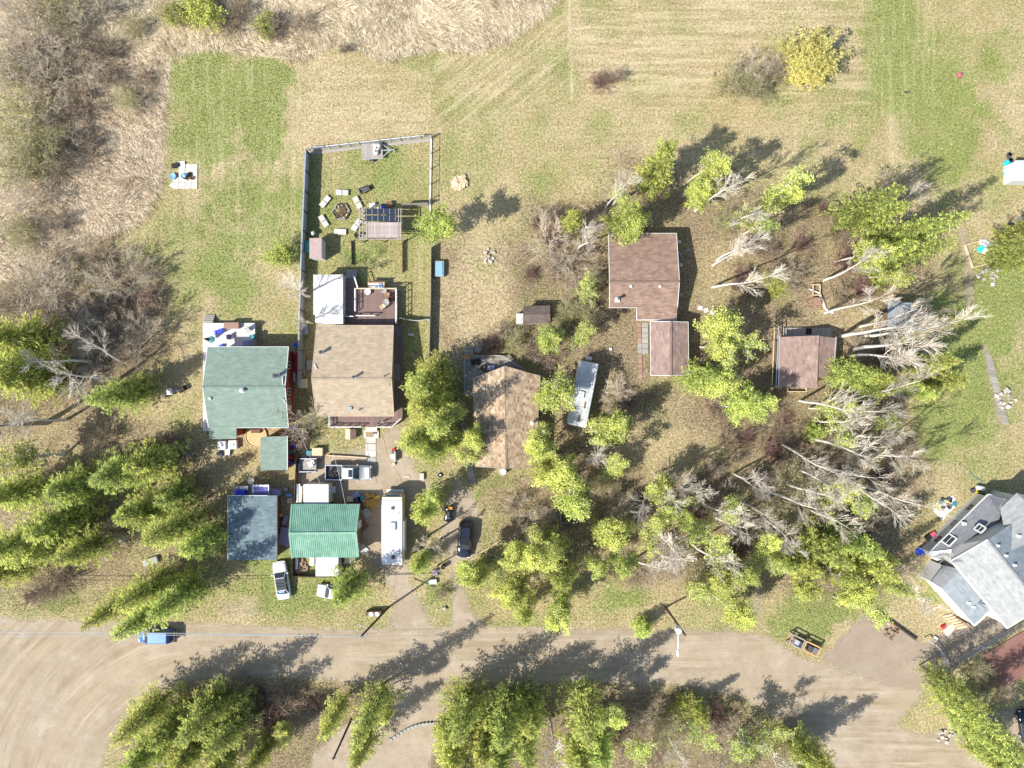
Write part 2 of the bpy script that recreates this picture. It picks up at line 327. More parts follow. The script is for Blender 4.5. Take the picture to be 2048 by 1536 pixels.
def ground_masks(px, py):
    ox, oy = px, py
    n1 = fbm(px / 60, py / 60, 5); n2 = fbm(px / 22, py / 22, 9); n3 = fbm(px / 160, py / 160, 21)
    z = np.zeros(px.shape); px = ox + (fbm(ox / 38, oy / 38, 101) - .5) * 95; py = oy + (fbm(ox / 38, oy / 38, 111) - .5) * 95
    lush = .24 + (n1 - .5) * 1.3
    for b in ((430, 190, 100, 120, 0, .85), (525, 210, 46, 140, 0, 1.3), (380, 300, 60, 60, 0, .55), (560, 320, 40, 160, 0, .3), (480, 430, 160, 90, 0, .65), (440, 560, 110, 60, 0, .5),
              (1062, 565, 42, 28, .4, 1.2), (1880, 240, 80, 160, 0, 1.0), (1775, 90, 50, 160, 0, .35), (1990, 110, 60, 70, 0, .35), (1620, 1225, 85, 55, 0, .95), (1720, 1195, 60, 40, 0, .5),
              (600, 1170, 120, 70, 0, .6), (530, 1135, 50, 25, 0, .5), (130, 1208, 40, 20, 0, .8), (1010, 960, 60, 24, -.4, .8), (1940, 800, 100, 200, .5, .8), (1900, 640, 70, 70, 0, .6), (2000, 600, 70, 90, 0, .6),
              (860, 1190, 20, 45, 0, .5), (1880, 1180, 45, 50, 0, .7), (1260, 1190, 60, 30, 0, .5), (1960, 250, 60, 110, 0, .25), (760, 880, 60, 30, 0, .3), (730, 505, 40, 22, 0, .5), (640, 320, 25, 30, 0, .2), (1560, 170, 70, 45, 0, .3), (1090, 130, 70, 60, -.7, .22), (640, 130, 40, 30, 0, .3), (800, 130, 80, 22, 0, .3)):
        lush = lush + blob(px, py, *b[:5]) * b[5] * (.2 + 1.6 * n2)
    lush = lush + soft(ox, oy, YARD, 20) * (.12 + .5 * (n2 - .5))
    tan = .46 + (n3 - .5) * 1.1 + (n2 - .5) * .5
    for b in ((1400, 120, 330, 110, 0, .3), (1300, 340, 160, 90, 0, .3), (960, 560, 70, 200, 0, .35), (1650, 300, 120, 120, 0, .35), (1800, 340, 60, 90, 0, .2), (750, 230, 110, 36, 0, .3), (1960, 430, 60, 60, 0, .4), (2020, 230, 40, 120, 0, .4), (1350, 900, 120, 90, 0, .25), (1250, 165, 150, 22, 0, .55), (1420, 165, 60, 14, 0, .5), (480, 1225, 60, 24, 0, .6), (1700, 700, 60, 60, 0, .2), (360, 900, 80, 80, 0, .3), (400, 720, 60, 100, 0, .25), (430, 950, 80, 60, 0, .3)):
        tan = tan + blob(px, py, *b[:5]) * b[5]
    px, py = ox, oy
    for p, dl, dt in (([(614, 112), (864, 110), (864, 268), (614, 292)], -.25, .22), ([(868, 112), (1020, 90), (1139, -40), (1139, 185), (868, 250)], .16, -.18), ([(1143, -80), (1735, -80), (1735, 140), (1143, 140)], -.05, .16), ([(1735, -80), (1840, -80), (1840, 160), (1700, 330), (1720, 150)], .35, -.25), (YARD, .1, -.25), ([(868, 490), (1010, 490), (1010, 690), (868, 690)], -.1, .3)):
        q = soft(px, py, p, 14, 8, 61); lush = lush + dl * q; tan = tan + dt * q
    litter = z
    for p, a in ((FOREST, .95), (WOODS_W, .75), (SOUTH, .95), (BRUSH, .7)):
        litter = np.maximum(litter, soft(px, py, p, 70, 26, 31) * a)
    litter = litter * np.clip(.12 + 1.6 * fbm(px / 45, py / 45, 77), 0, 1)
    for b in ((1440, 560, 70, 90, 0, .5), (1330, 900, 130, 60, 0, .65), (960, 590, 80, 110, 0, .7), (1330, 800, 60, 60, 0, .4), (1700, 620, 60, 50, 0, .3), (120, 350, 200, 200, 0, .4)): litter = litter * (1 - blob(px, py, *b[:5]) * b[5])
    grav = z
    for p, w, a in ((ROAD, 14, 1), (LANE, 16, 1), (DRIVE_A, 16, .9), (DRIVE_B, 14, .9), (DRIVE_W, 14, 1)): grav = np.maximum(grav, soft(px, py, p, w, 7, 41) * a)
    for b in ((480, 1215, 60, 24, 0, .5), (1515, 1190, 12, 70, 0, .8), (700, 890, 120, 40, 0, .25)): grav = np.maximum(grav, blob(px, py, *b[:5]) * b[5] * (.3 + n2))
    path = np.maximum(soft(px, py, [(1915, 455), (1932, 452), (1945, 520), (1950, 600), (1938, 640), (1930, 600), (1928, 530)], 8, 3), soft(px, py, [(1962, 690), (1976, 690), (2015, 845), (1996, 852)], 8, 3))
    grav = np.maximum(grav, path * .75)
    dark = soft(px, py, DRIVE_W, 16, 7, 41)
    reed = np.maximum(soft(px, py, REED, 8, 5, 51), 0)
    sh = soft(px, py, [(1140, -80), (1740, -80), (1740, 215), (1480, 230), (1145, 190)], 30) + .6 * soft(px, py, [(615, 120), (862, 115), (862, 270), (615, 290)], 12) + .4 * soft(px, py, [(1080, 230), (1700, 240), (1700, 320), (1080, 330)], 40)
    sd = soft(px, py, [(868, 120), (1020, 90), (1140, -20), (1140, 180), (870, 270)], 10)
    sv = .5 * soft(px, py, [(345, 115), (612, 120), (600, 480), (240, 470), (320, 380)], 30) + .5 * soft(px, py, [(806, 480), (858, 480), (858, 830), (806, 650)], 6) + .6 * soft(px, py, [(1740, -60), (1880, -60), (1860, 330), (1720, 330)], 30)
    edge = np.exp(-((px - 1141 - (py - 100) * .02) / 2.2) ** 2) * (py < 200)
    return [np.clip(a, 0, 1) for a in (lush, tan, grav, litter, reed, sh, sd, sv, dark, edge)]

def axis(lo, hi, step, far):
    a = np.arange(lo, hi + step * .5, step); out = []; s = step
    x = hi
    while x < far: s *= 1.35; x += s; out.append(x)
    o = np.array(out); return np.concatenate([(lo - (o - hi))[::-1], a, o])
gxs = axis(-72, 72, .3, 1500); gys = axis(-56, 56, .3, 1500)
GX, GY = np.meshgrid(gxs, gys); PX = GX * SC + 1024; PY = 768 - GY * SC
gm = ground_masks(np.clip(PX, -80, 2130), np.clip(PY, -80, 1620))
nx, ny = len(gxs), len(gys)
idx = np.arange(nx * ny).reshape(ny, nx)
gf = np.stack([idx[:-1, :-1], idx[:-1, 1:], idx[1:, 1:], idx[1:, :-1]], -1).reshape(-1, 4)
gme = mesh_np('ground', np.stack([GX.ravel(), GY.ravel(), np.zeros(nx * ny)], -1), gf)
def cattr(me, name, arrs):
    a = me.attributes.new(name, 'FLOAT_COLOR', 'POINT'); d = np.zeros((len(me.vertices), 4), np.float32)
    for i, x in enumerate(arrs): d[:, i] = np.asarray(x).ravel()
    a.data.foreach_set('color', d.ravel())
cattr(gme, 'ma', gm[0:3]); cattr(gme, 'mb', gm[3:6]); cattr(gme, 'mc', gm[6:9]); cattr(gme, 'md', [gm[9]])

class NT:
    def __init__(s, m): s.n = m.node_tree.nodes; s.l = m.node_tree.links
    def node(s, t, **k):
        x = s.n.new(t)
        for a, b in k.items(): setattr(x, a, b)
        return x
    def noise(s, vec, scale, detail=5, rough=.6, stretch=None, rot=0.0):
        if stretch:
            mp = s.node('ShaderNodeMapping'); mp.inputs['Scale'].default_value = stretch
            r0 = s.node('ShaderNodeMapping'); r0.inputs['Rotation'].default_value = (0, 0, rot)
            s.l.new(vec, r0.inputs[0]); s.l.new(r0.outputs[0], mp.inputs[0]); vec = mp.outputs[0]
        x = s.node('ShaderNodeTexNoise'); x.inputs['Scale'].default_value = scale; x.inputs['Detail'].default_value = detail; x.inputs['Roughness'].default_value = rough
        s.l.new(vec, x.inputs['Vector']); return x.outputs['Fac']
    def rng(s, v, a, b, c=0.0, d=1.0):
        x = s.node('ShaderNodeMapRange')
        for i, q in enumerate((a, b, c, d)): x.inputs[i + 1].default_value = q
        s.l.new(v, x.inputs[0]); return x.outputs[0]
    def math(s, op, a, b):
        x = s.node('ShaderNodeMath', operation=op)
        for i, q in enumerate((a, b)):
            if isinstance(q, (int, float)): x.inputs[i].default_value = q
            else: s.l.new(q, x.inputs[i])
        return x.outputs[0]
    def mix(s, f, a, b, blend='MIX'):
        x = s.node('ShaderNodeMix', data_type='RGBA', blend_type=blend)
        for k, q in (('Factor', f), ('A', a), ('B', b)):
            if isinstance(q, tuple): x.inputs[k].default_value = (*q, 1)
            elif isinstance(q, (int, float)): x.inputs[k].default_value = q
            else: s.l.new(q, x.inputs[k])
        return x.outputs['Result']
    def attr(s, name):
        x = s.node('ShaderNodeAttribute', attribute_name=name); y = s.node('ShaderNodeSeparateColor'); s.l.new(x.outputs['Color'], y.inputs[0]); return y.outputs

def gravel_nodes(t, pos, track=None):
    big = t.rng(t.noise(pos, .22, 5), .3, .7)
    c = t.mix(big, (.325, .265, .195), (.44, .37, .285))
    fine = t.noise(pos, 5.0, 6, .75)
    c = t.mix(t.rng(fine, .45, .66, 0, .75), c, (.30, .235, .16))
    c = t.mix(t.math('MULTIPLY', t.rng(t.noise(pos, 11.0, 4, .8), .60, .72), .6), c, (.60, .53, .43))
    patch = t.rng(t.noise(pos, .5, 6, .7), .42, .62)
    c = t.mix(t.math('MULTIPLY', patch, .6), c, (.275, .22, .155))
    c = t.mix(t.math('MULTIPLY', t.rng(t.noise(pos, 1.6, 6, .75), .55, .66), .5), c, (.22, .165, .105))
    if track is not None:
        amp = t.rng(t.noise(pos, .12, 4, .6), .36, .56)
        tr = t.noise(track, 1.0, 8, .72, (.10, .75, 1)); c = t.mix(t.math('MULTIPLY', t.math('MULTIPLY', t.rng(tr, .46, .61), .8), amp), c, (.25, .19, .115))
        tr2 = t.noise(track, 1.0, 8, .72, (.07, 1.3, 1)); c = t.mix(t.math('MULTIPLY', t.math('MULTIPLY', t.rng(tr2, .50, .65), .55), amp), c, (.52, .45, .34))
        tr3 = t.noise(track, 1.0, 6, .7, (.03, .30, 1)); c = t.mix(t.math('MULTIPLY', t.rng(tr3, .48, .62), .4), c, (.38, .30, .20))
    return c, fine

m = bpy.data.materials.new('ground'); m.use_nodes = True; M['ground'] = m; t = NT(m); b = m.node_tree.nodes['Principled BSDF']
b.inputs['Roughness'].default_value = 1; b.inputs['Specular IOR Level'].default_value = .05
pos = t.node('ShaderNodeNewGeometry').outputs['Position']
A = t.attr('ma'); B = t.attr('mb'); C = t.attr('mc'); D = t.attr('md')
fine = t.noise(pos, 3.2, 8, .78); med = t.noise(pos, .9, 6, .7); grit = t.noise(pos, 9.0, 5, .8)
clump = t.noise(pos, 1.7, 7, .75)
def thr(maskv, nz, w=.22, g=.75):   # ragged, noise-broken edge for a mask
    return t.rng(t.math('ADD', maskv, t.math('MULTIPLY', t.math('SUBTRACT', nz, .5), g * 2)), .5 - w, .5 + w)
c = t.mix(t.rng(fine, .44, .56), (.235, .195, .07), (.465, .39, .18))
c = t.mix(thr(A[1], clump, .35, .9), c, t.mix(t.rng(fine, .44, .56), (.34, .255, .135), (.62, .50, .31)))
c = t.mix(thr(A[0], clump, .38, .8), c, t.mix(t.rng(fine, .44, .57), (.125, .17, .03), (.30, .345, .085)))
hs = t.noise(pos, 1.0, 7, .68, (.08, 1.1, 1)); ds = t.noise(pos, 1.0, 7, .68, (.08, 1.1, 1), R(-38)); vs_ = t.noise(pos, 1.0, 7, .68, (1.1, .08, 1))
for msk, nz in ((B[2], hs), (C[0], ds), (C[1], vs_)):
    c = t.mix(t.math('MULTIPLY', msk, t.rng(nz, .5, .61, 0, .45)), c, (.22, .19, .075))
    c = t.mix(t.math('MULTIPLY', msk, t.rng(nz, .5, .40, 0, .42)), c, (.66, .55, .36))
lit = t.mix(t.rng(fine, .44, .56), (.095, .062, .038), (.31, .225, .14))
lit = t.mix(t.rng(grit, .56, .7, 0, .75), lit, (.46, .36, .24)); lit = t.mix(t.rng(clump, .55, .72, 0, .5), lit, (.24, .21, .075))
c = t.mix(t.math('MULTIPLY', thr(B[0], clump, .35, .9), .85), c, lit)
rd = t.mix(t.rng(fine, .44, .56), (.48, .385, .25), (.82, .71, .54))
c = t.mix(B[1], c, rd)
gc, gfine = gravel_nodes(t, pos, None)
gc = t.mix(t.math('MULTIPLY', C[2], .55), gc, t.mix(t.rng(fine, .3, .7), (.22, .17, .125), (.36, .29, .22)))
c = t.mix(thr(A[2], clump, .3, .55), c, gc)
c = t.mix(t.math('MULTIPLY', D[0], .8), c, (.62, .52, .34))
big = t.rng(t.noise(pos, .33, 7, .75), .44, .58)
c = t.mix(t.math('MULTIPLY', big, .28), c, t.mix(1.0, c, (.62, .58, .46), 'MULTIPLY'))
c = t.mix(t.rng(clump, .54, .66, 0, .35), c, t.mix(1.0, c, (.45, .42, .34), 'MULTIPLY'))
c = t.mix(t.rng(grit, .53, .60, 0, .7), c, t.mix(1.0, c, (.30, .29, .22), 'MULTIPLY')); c = t.mix(t.rng(grit, .47, .40, 0, .6), c, (.80, .72, .52))
t.l.new(c, b.inputs['Base Color'])
bp = t.node('ShaderNodeBump'); bp.inputs['Strength'].default_value = .8; bp.inputs['Distance'].default_value = .22
t.l.new(t.math('ADD', fine, t.math('MULTIPLY', grit, .5)), bp.inputs['Height']); t.l.new(bp.outputs[0], b.inputs['Normal'])
gme.materials.append(m); go = bpy.data.objects.new('ground', gme); col.objects.link(go); go['kind'] = 'structure'

def gravel_mat(name, dark=False, track=True):
    m = bpy.data.materials.new(name); m.use_nodes = True; M[name] = m; t = NT(m); b = m.node_tree.nodes['Principled BSDF']
    b.inputs['Roughness'].default_value = 1; b.inputs['Specular IOR Level'].default_value = .05
    pos = t.node('ShaderNodeNewGeometry').outputs['Position']
    tr = t.node('ShaderNodeAttribute', attribute_name='track').outputs['Vector'] if track else None
    c, f = gravel_nodes(t, pos, tr)
    if dark:
        fine = t.noise(pos, 3.2, 8, .78); c = t.mix(.5, c, t.mix(t.rng(fine, .3, .7), (.17, .13, .10), (.34, .27, .215)))
    c = t.mix(t.rng(t.noise(pos, 9.0, 5, .8), .62, .76, 0, .4), c, (.12, .09, .06))
    t.l.new(c, b.inputs['Base Color']); bp = t.node('ShaderNodeBump'); bp.inputs['Strength'].default_value = .35; bp.inputs['Distance'].default_value = .06
    t.l.new(f, bp.inputs['Height']); t.l.new(bp.outputs[0], b.inputs['Normal'])
gravel_mat('gravel_road'); gravel_mat('gravel_drive', False, False); gravel_mat('gravel_dark', True, False)
def sheet(name, poly, z, m, erode, step=.35):
    P = np.array(poly); x0, x1 = (P[:, 0].min() - 1024) / SC, (P[:, 0].max() - 1024) / SC; y0, y1 = (768 - P[:, 1].max()) / SC, (768 - P[:, 1].min()) / SC
    xs = np.arange(x0, x1 + step, step); ys = np.arange(y0, y1 + step, step); X, Y = np.meshgrid(xs, ys); px = X * SC + 1024; py = 768 - Y * SC
    cxp = (X[:-1, :-1] + step / 2) * SC + 1024; cyp = 768 - (Y[:-1, :-1] + step / 2) * SC
    keep = sdist(cxp, cyp, poly) + (fbm(cxp / 14, cyp / 14, 41) - .5) * 14 > erode
    I = np.arange(X.size).reshape(X.shape); F = np.stack([I[:-1, :-1], I[:-1, 1:], I[1:, 1:], I[1:, :-1]], -1)[keep]
    used = np.unique(F); rm = np.full(X.size, -1); rm[used] = np.arange(len(used))
    me = mesh_np(name, np.stack([X.ravel()[used], Y.ravel()[used], np.full(len(used), z)], -1), rm[F])
    r = np.hypot(px - 420, py - 1640); ang = np.arctan2(1640 - py, px - 420)
    v = np.where(px > 420, 1640 - py, r); u = np.where(px > 420, px - 420, (ang - math.pi / 2) * -r)
    if name == 'driveway': u, v = py + 60 * np.sin(px / 40), px + 40 * np.sin(py / 50)
    a = me.attributes.new('track', 'FLOAT_VECTOR', 'POINT')
    a.data.foreach_set('vector', np.stack([u.ravel()[used] / SC, v.ravel()[used] / SC, np.zeros(len(used))], -1).astype(np.float32).ravel())
    me.materials.append(M[m]); o = bpy.data.objects.new(name, me); col.objects.link(o); o['kind'] = 'structure'; return o
sheet('gravel_road', ROAD, .010, 'gravel_road', 3)
sheet('driveway', DRIVE_W, .016, 'gravel_dark', 5); sheet('driveway', DRIVE_A, .006, 'gravel_drive', 6); sheet('driveway', DRIVE_B, .006, 'gravel_drive', 6); sheet('driveway', LANE, .006, 'gravel_drive', 4)

# ------------------------------------------------------------------ uncountable ground cover
rs = np.random.RandomState(7)
def blades(name, n, polys, density, m, length, width, lean, angfield, zoff=0.0, box=None, curl=0.0):
    """thin blades spread over polygons; density(px,py) 0..1; lean = (min,max) from vertical in degrees"""
    if box is None:
        a = np.concatenate([np.array(p) for p in polys]); box = (a[:, 0].min(), a[:, 0].max(), a[:, 1].min(), a[:, 1].max())
    px = rs.uniform(max(box[0], -60), min(box[1], 2110), n); py = rs.uniform(max(box[2], -60), min(box[3], 1600), n)
    keep = rs.rand(n) < density(px, py); px, py = px[keep], py[keep]; n = len(px)
    x = (px - 1024) / SC; y = (768 - py) / SC
    L = rs.uniform(*length, n); th = np.radians(rs.uniform(*lean, n)); ph = angfield(px, py) + rs.normal(0, .55, n); w = rs.uniform(*width, n)
    d = np.stack([np.sin(th) * np.cos(ph), np.sin(th) * np.sin(ph), np.cos(th)], -1)
    sd = rs.uniform(0, 6.283, n); s_ = np.stack([np.cos(sd), np.sin(sd), np.zeros(n)], -1) * w[:, None] / 2
    p0 = np.stack([x, y, np.full(n, zoff)], -1)
    V = np.stack([p0 - s_, p0 + s_, p0 + d * L[:, None]], 1).reshape(-1, 3)
    F = np.arange(n * 3).reshape(-1, 3)
    me = mesh_np(name, V, F, attr=np.clip(rs.normal(.5, .28, n) + (fbm(px / 30, py / 30, 63) - .5) * .9, 0, 1)); me.materials.append(M[m])
    o = bpy.data.objects.new(name, me); col.objects.link(o); o['kind'] = 'stuff'; return o
def hole(px, py, rects):
    k = np.ones(px.shape)
    for a, b_, c_, d in rects: k[(px > a) & (px < c_) & (py > b_) & (py < d)] = 0
    return k
HARD = [(400, 640, 600, 910), (455, 985, 725, 1160), (515, 868, 600, 945), (615, 540, 808, 860), (715, 410, 805, 480), (755, 985, 815, 1135), (925, 700, 1085, 940), (1215, 465, 1380, 755), (1553, 650, 1675, 782), (335, 320, 400, 382), (1850, 975, 2100, 1260)]
roadm = lambda px, py: np.maximum.reduce([soft(px, py, p, 6) for p in (ROAD, LANE, DRIVE_A, DRIVE_B, DRIVE_W)])
reed_ang = lambda px, py: -1.1 + (fbm(px / 130, py / 130, 81) - .5) * 5.0
brush_d = lambda px, py: np.clip(sdist(px, py, BRUSH) / 40 + .5, 0, 1)
o = blades('reed_bed', 100000, [REED], lambda px, py: (sdist(px, py, REED) + (fbm(px / 12, py / 12, 51) - .5) * 12 > 0) * (1 - .55 * brush_d(px, py)), 'reed', (.7, 1.6), (.05, .14), (55, 86), reed_ang)
o['label'] = 'flattened pale straw reeds covering the marsh above the lawns'; o['category'] = 'reeds'
o = blades('dry_grass', 50000, [BRUSH], lambda px, py: brush_d(px, py) * .9, 'dry_stalk', (.5, 1.4), (.03, .08), (45, 84), reed_ang)
o['label'] = 'tangled brown dead stalks between the bare shrubs of the thicket'; o['category'] = 'dry grass'
fl = lambda px, py: rs.uniform(0, 6.283, len(px))
lush_d = lambda px, py: np.clip(ground_masks(px, py)[0] * 1.1 - .15, 0, 1) * (1 - roadm(px, py)) * hole(px, py, HARD) * (1 - soft(px, py, REED, 6))
o = blades('lawn_grass', 200000, [], lambda px, py: lush_d(px, py) * .8, 'grass_green', (.08, .26), (.06, .15), (10, 75), fl, box=(-60, 2110, -60, 1340))
o['label'] = 'short green spring grass of the lawns'; o['category'] = 'grass'
o = blades('meadow_grass', 110000, [], lambda px, py: (1 - roadm(px, py)) * hole(px, py, HARD) * (1 - soft(px, py, REED, 6)) * np.clip(1.1 - ground_masks(px, py)[3] * 1.2, 0, 1) * .8, 'grass', (.08, .28), (.06, .15), (10, 80), fl, box=(-60, 2110, -60, 1340))
o['label'] = 'dry yellow grass tufts of the mown fields and yards'; o['category'] = 'grass'
fd = lambda px, py: ground_masks(px, py)[3] * (1 - roadm(px, py)) * hole(px, py, HARD)
o = blades('leaf_litter', 120000, [], lambda px, py: fd(px, py), 'litter', (.1, .3), (.05, .14), (60, 92), fl, zoff=.02, box=(-60, 2110, 380, 1600))
o['label'] = 'brown fallen leaves and litter under the trees'; o['category'] = 'leaf litter'
o = blades('undergrowth', 90000, [], lambda px, py: fd(px, py) * np.clip(fbm(px / 40, py / 40, 91) * 3 - 1.0, 0, 1), 'twig_brown', (.3, 1.1), (.025, .06), (15, 85), fl, box=(-60, 2110, 380, 1600))
o['label'] = 'low grey twiggy undergrowth on the woodland floor'; o['category'] = 'undergrowth'
# ------------------------------------------------------------------ trees and shrubs
def tubes_mesh(name, segs, n, m, attr=True):
    """segs: rows of p0(3) p1(3) r0 r1 -> open n-sided tubes"""
    S = np.array(segs, float); p0, p1, r0, r1 = S[:, :3], S[:, 3:6], S[:, 6:7], S[:, 7:8]
    d = p1 - p0; d /= np.linalg.norm(d, axis=1, keepdims=True) + 1e-9
    up = np.where(np.abs(d[:, 2:3]) < .9, np.array([[0, 0, 1.]]), np.array([[1., 0, 0]]))
    y = np.cross(up, d); y /= np.linalg.norm(y, axis=1, keepdims=True); z = np.cross(d, y)
    V = []
    for p, r in ((p0, r0), (p1, r1)):
        for i in range(n):
            a = 2 * math.pi * i / n; V.append(p + (y * math.cos(a) + z * math.sin(a)) * r)
    V = np.stack(V, 1).reshape(-1, 3); base = np.arange(len(S)) * 2 * n
    F = np.concatenate([np.stack([base + i, base + (i + 1) % n, base + n + (i + 1) % n, base + n + i], -1) for i in range(n)])
    me = mesh_np(name, V, F, True, np.tile(np.random.RandomState(len(S)).rand(len(S)), n)); me.materials.append(M[m]); return me
def leaf_mesh(name, C, size, m, rs, up=.3, val=None, aspect=.55, D=None):
    """one small pointed quad per centre; up biases the faces towards the sky"""
    n = len(C); nrm = rs.normal(size=(n, 3)); nrm[:, 2] = np.abs(nrm[:, 2]) + up * 2; nrm /= np.linalg.norm(nrm, axis=1, keepdims=True)
    t = rs.normal(size=(n, 3)); u = np.cross(nrm, t); u /= np.linalg.norm(u, axis=1, keepdims=True) + 1e-9; w = np.cross(nrm, u)
    if D is not None:
        u = D / (np.linalg.norm(D, axis=1, keepdims=True) + 1e-9); nrm = rs.normal(size=(n, 3)) * .55 + np.array([0, 0, 1.]); w = np.cross(nrm, u); w /= np.linalg.norm(w, axis=1, keepdims=True) + 1e-9
    s = rs.uniform(size[0], size[1], n)[:, None]
    V = np.stack([C - u * s, C + w * s * aspect + u * s * .1, C + u * s, C - w * s * aspect + u * s * .1], 1).reshape(-1, 3)
    v = np.clip(rs.normal(.5, .25, n) if val is None else val, 0, 1)
    me = mesh_np(name, V, np.arange(n * 4).reshape(-1, 4), attr=v); me.materials.append(M[m]); return me
def grow(p, d, L, r, depth, rng, out, tips, spread=.6, nb=(2, 4), gravi=0.0, wob=.18, shrink=.68, rmin=.014):
    k = 3; q = np.array(p, float); dd = np.array(d, float)
    for i in range(k):
        dd = dd + rng.normal(size=3) * wob; dd[2] += gravi; dd /= np.linalg.norm(dd)
        e = q + dd * L / k; ra = r * (1 - .45 * i / k); rb = r * (1 - .45 * (i + 1) / k); out.append((*q, *e, max(ra, rmin), max(rb, rmin * .8))); q = e
        if depth > 0 and i >= (0 if depth < 3 else 1):
            for j in range(rng.randint(*nb)):
                a = rng.normal(size=3); a -= dd * (a @ dd); a /= np.linalg.norm(a) + 1e-9
                nd = dd + a * spread * rng.uniform(.6, 1.4); nd /= np.linalg.norm(nd)
                grow(q, nd, L * shrink * rng.uniform(.7, 1.1), rb * .6, depth - 1, rng, out, tips, spread, nb, gravi, wob, shrink, rmin)
    tips.append(q)

def t_spruce(seed, h=14.0, r=2.9, dens=1.0, m='needle'):
    rng = np.random.RandomState(seed); tr = []; C = []; val = []; DD = []
    lean = rng.normal(size=2) * .015
    ax = lambda z: np.array([lean[0] * z, lean[1] * z, z])
    for i in range(8): tr.append((*ax(h * i / 8), *ax(h * (i + 1) / 8), .20 * (1 - i / 8.3), .20 * (1 - (i + 1) / 8.3)))
    z = h * .13; br = []
    while z < h * .985:
        f = z / h; Lz = r * (1 - f) ** .72 * (1 - .35 * max(0, .3 - f) / .3) + .22; nbr = rng.randint(4, 7); a0 = rng.rand() * 6.28
        for k in range(nbr):
            a = a0 + k * 6.283 / nbr + rng.normal() * .25; L = Lz * rng.uniform(.5, 1.25); s = rng.uniform(-.25, .12) + .5 * max(0, f - .6)
            p = ax(z); tip = p + np.array([math.cos(a) * L, math.sin(a) * L, s * L]); br.append((*p, *tip, .035, .012))
            st = .42; q = .3
            while q < L:
                c = p + (tip - p) * (q / L) + rng.normal(size=3) * .06; c[2] -= .10 * (q / L) ** 2 * L
                w = .36 * (1 - .75 * q / L) + .05; n = max(6, int(15 * dens * (1 - .4 * q / L)))
                side = np.array([-math.sin(a), math.cos(a), 0])
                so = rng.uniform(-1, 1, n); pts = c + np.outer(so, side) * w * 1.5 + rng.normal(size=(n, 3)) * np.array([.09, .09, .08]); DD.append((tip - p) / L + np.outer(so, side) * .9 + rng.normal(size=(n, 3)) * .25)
                C.append(pts); hi = .06 + .72 * (q / L) ** 1.3 + .12 * f  # dark near the trunk, bright at tips: crown shading painted into the needles
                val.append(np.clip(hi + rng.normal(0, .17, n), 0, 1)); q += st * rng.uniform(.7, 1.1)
        z += h * .036 * rng.uniform(.75, 1.3)
    C.append(ax(h * .985) + rng.normal(size=(14, 3)) * np.array([.14, .14, .3])); val.append(np.full(14, .7)); DD.append(rng.normal(size=(14, 3)) + np.array([0, 0, 1.]))
    tr += br
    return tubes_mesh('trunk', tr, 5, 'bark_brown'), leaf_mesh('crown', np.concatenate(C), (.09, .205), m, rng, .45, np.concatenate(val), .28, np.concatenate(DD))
def t_leafy(seed, h=11.0, r=2.6, m='leaf', bark='bark_white', n_leaf=19, spread=.62, size=(.06, .135)):
    rng = np.random.RandomState(seed); out = []; tips = []
    q = np.array([0, 0, 0.]); d = np.array([rng.normal() * .06, rng.normal() * .06, 1.]); st = 9; zs = []
    for i in range(st):
        d = d + rng.normal(size=3) * .05; d[2] = max(d[2], .8); d /= np.linalg.norm(d); e = q + d * h * .9 / st
        rr = .16 * (1 - i / (st + .5)); out.append((*q, *e, rr + .01, .16 * (1 - (i + 1) / (st + .5)) + .01)); q = e
        f = i / st
        if f > .28:
            for k in range(rng.randint(3, 6)):
                a = rng.rand() * 6.283; s = rng.uniform(.25, .8); nd = np.array([math.cos(a), math.sin(a), s]); nd /= np.linalg.norm(nd)
                grow(q, nd, r * (1.05 - f * .65) * rng.uniform(.3, 1.0), .05 * (1.2 - f), 2, rng, out, tips, spread, (1, 3), .02, .16, .62, .014)
    tips.append(q); T = np.array(tips); T = T[rng.rand(len(T)) < .58]
    off = rng.normal(size=(len(T) * n_leaf, 3)) * np.array([.24, .24, .18]); C = np.repeat(T, n_leaf, 0) + off
    cv = np.repeat(rng.normal(.5, .2, len(T)) + .22 * (np.hypot(T[:, 0], T[:, 1]) / r - .5) + .25 * (T[:, 2] / h - .65), n_leaf) + rng.normal(0, .22, len(C)) + off[:, 2] * .8  # leaves lighten outward and upward: inner crown shade is put into the colour
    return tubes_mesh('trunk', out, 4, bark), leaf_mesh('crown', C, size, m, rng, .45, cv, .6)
def t_bare(seed, h=12.0, r=2.8, bark='bark_white', twig='twig_white', depth=3):
    rng = np.random.RandomState(seed); out = []; tips = []; big = []
    q = np.array([0, 0, 0.]); d = np.array([rng.normal() * .05, rng.normal() * .05, 1.]); st = 10
    for i in range(st):
        d = d + rng.normal(size=3) * .045; d[2] = max(d[2], .8); d /= np.linalg.norm(d); e = q + d * h * .92 / st
        big.append((*q, *e, .2 * (1 - i / (st + .6)) + .012, .2 * (1 - (i + 1) / (st + .6)) + .012)); q = e; f = i / st
        if f > .3:
            for k in range(rng.randint(1, 3)):
                a = rng.rand() * 6.283; nd = np.array([math.cos(a), math.sin(a), rng.uniform(.8, 1.7)]); nd /= np.linalg.norm(nd)
                grow(q, nd, r * (1.1 - f * .6) * rng.uniform(.5, .9), .065 * (1.2 - f), depth - 1, rng, out, tips, .46, (1, 4), .06, .09, .72, .017)
    return tubes_mesh('trunk', big, 6, bark), tubes_mesh('crown', out, 3, twig)
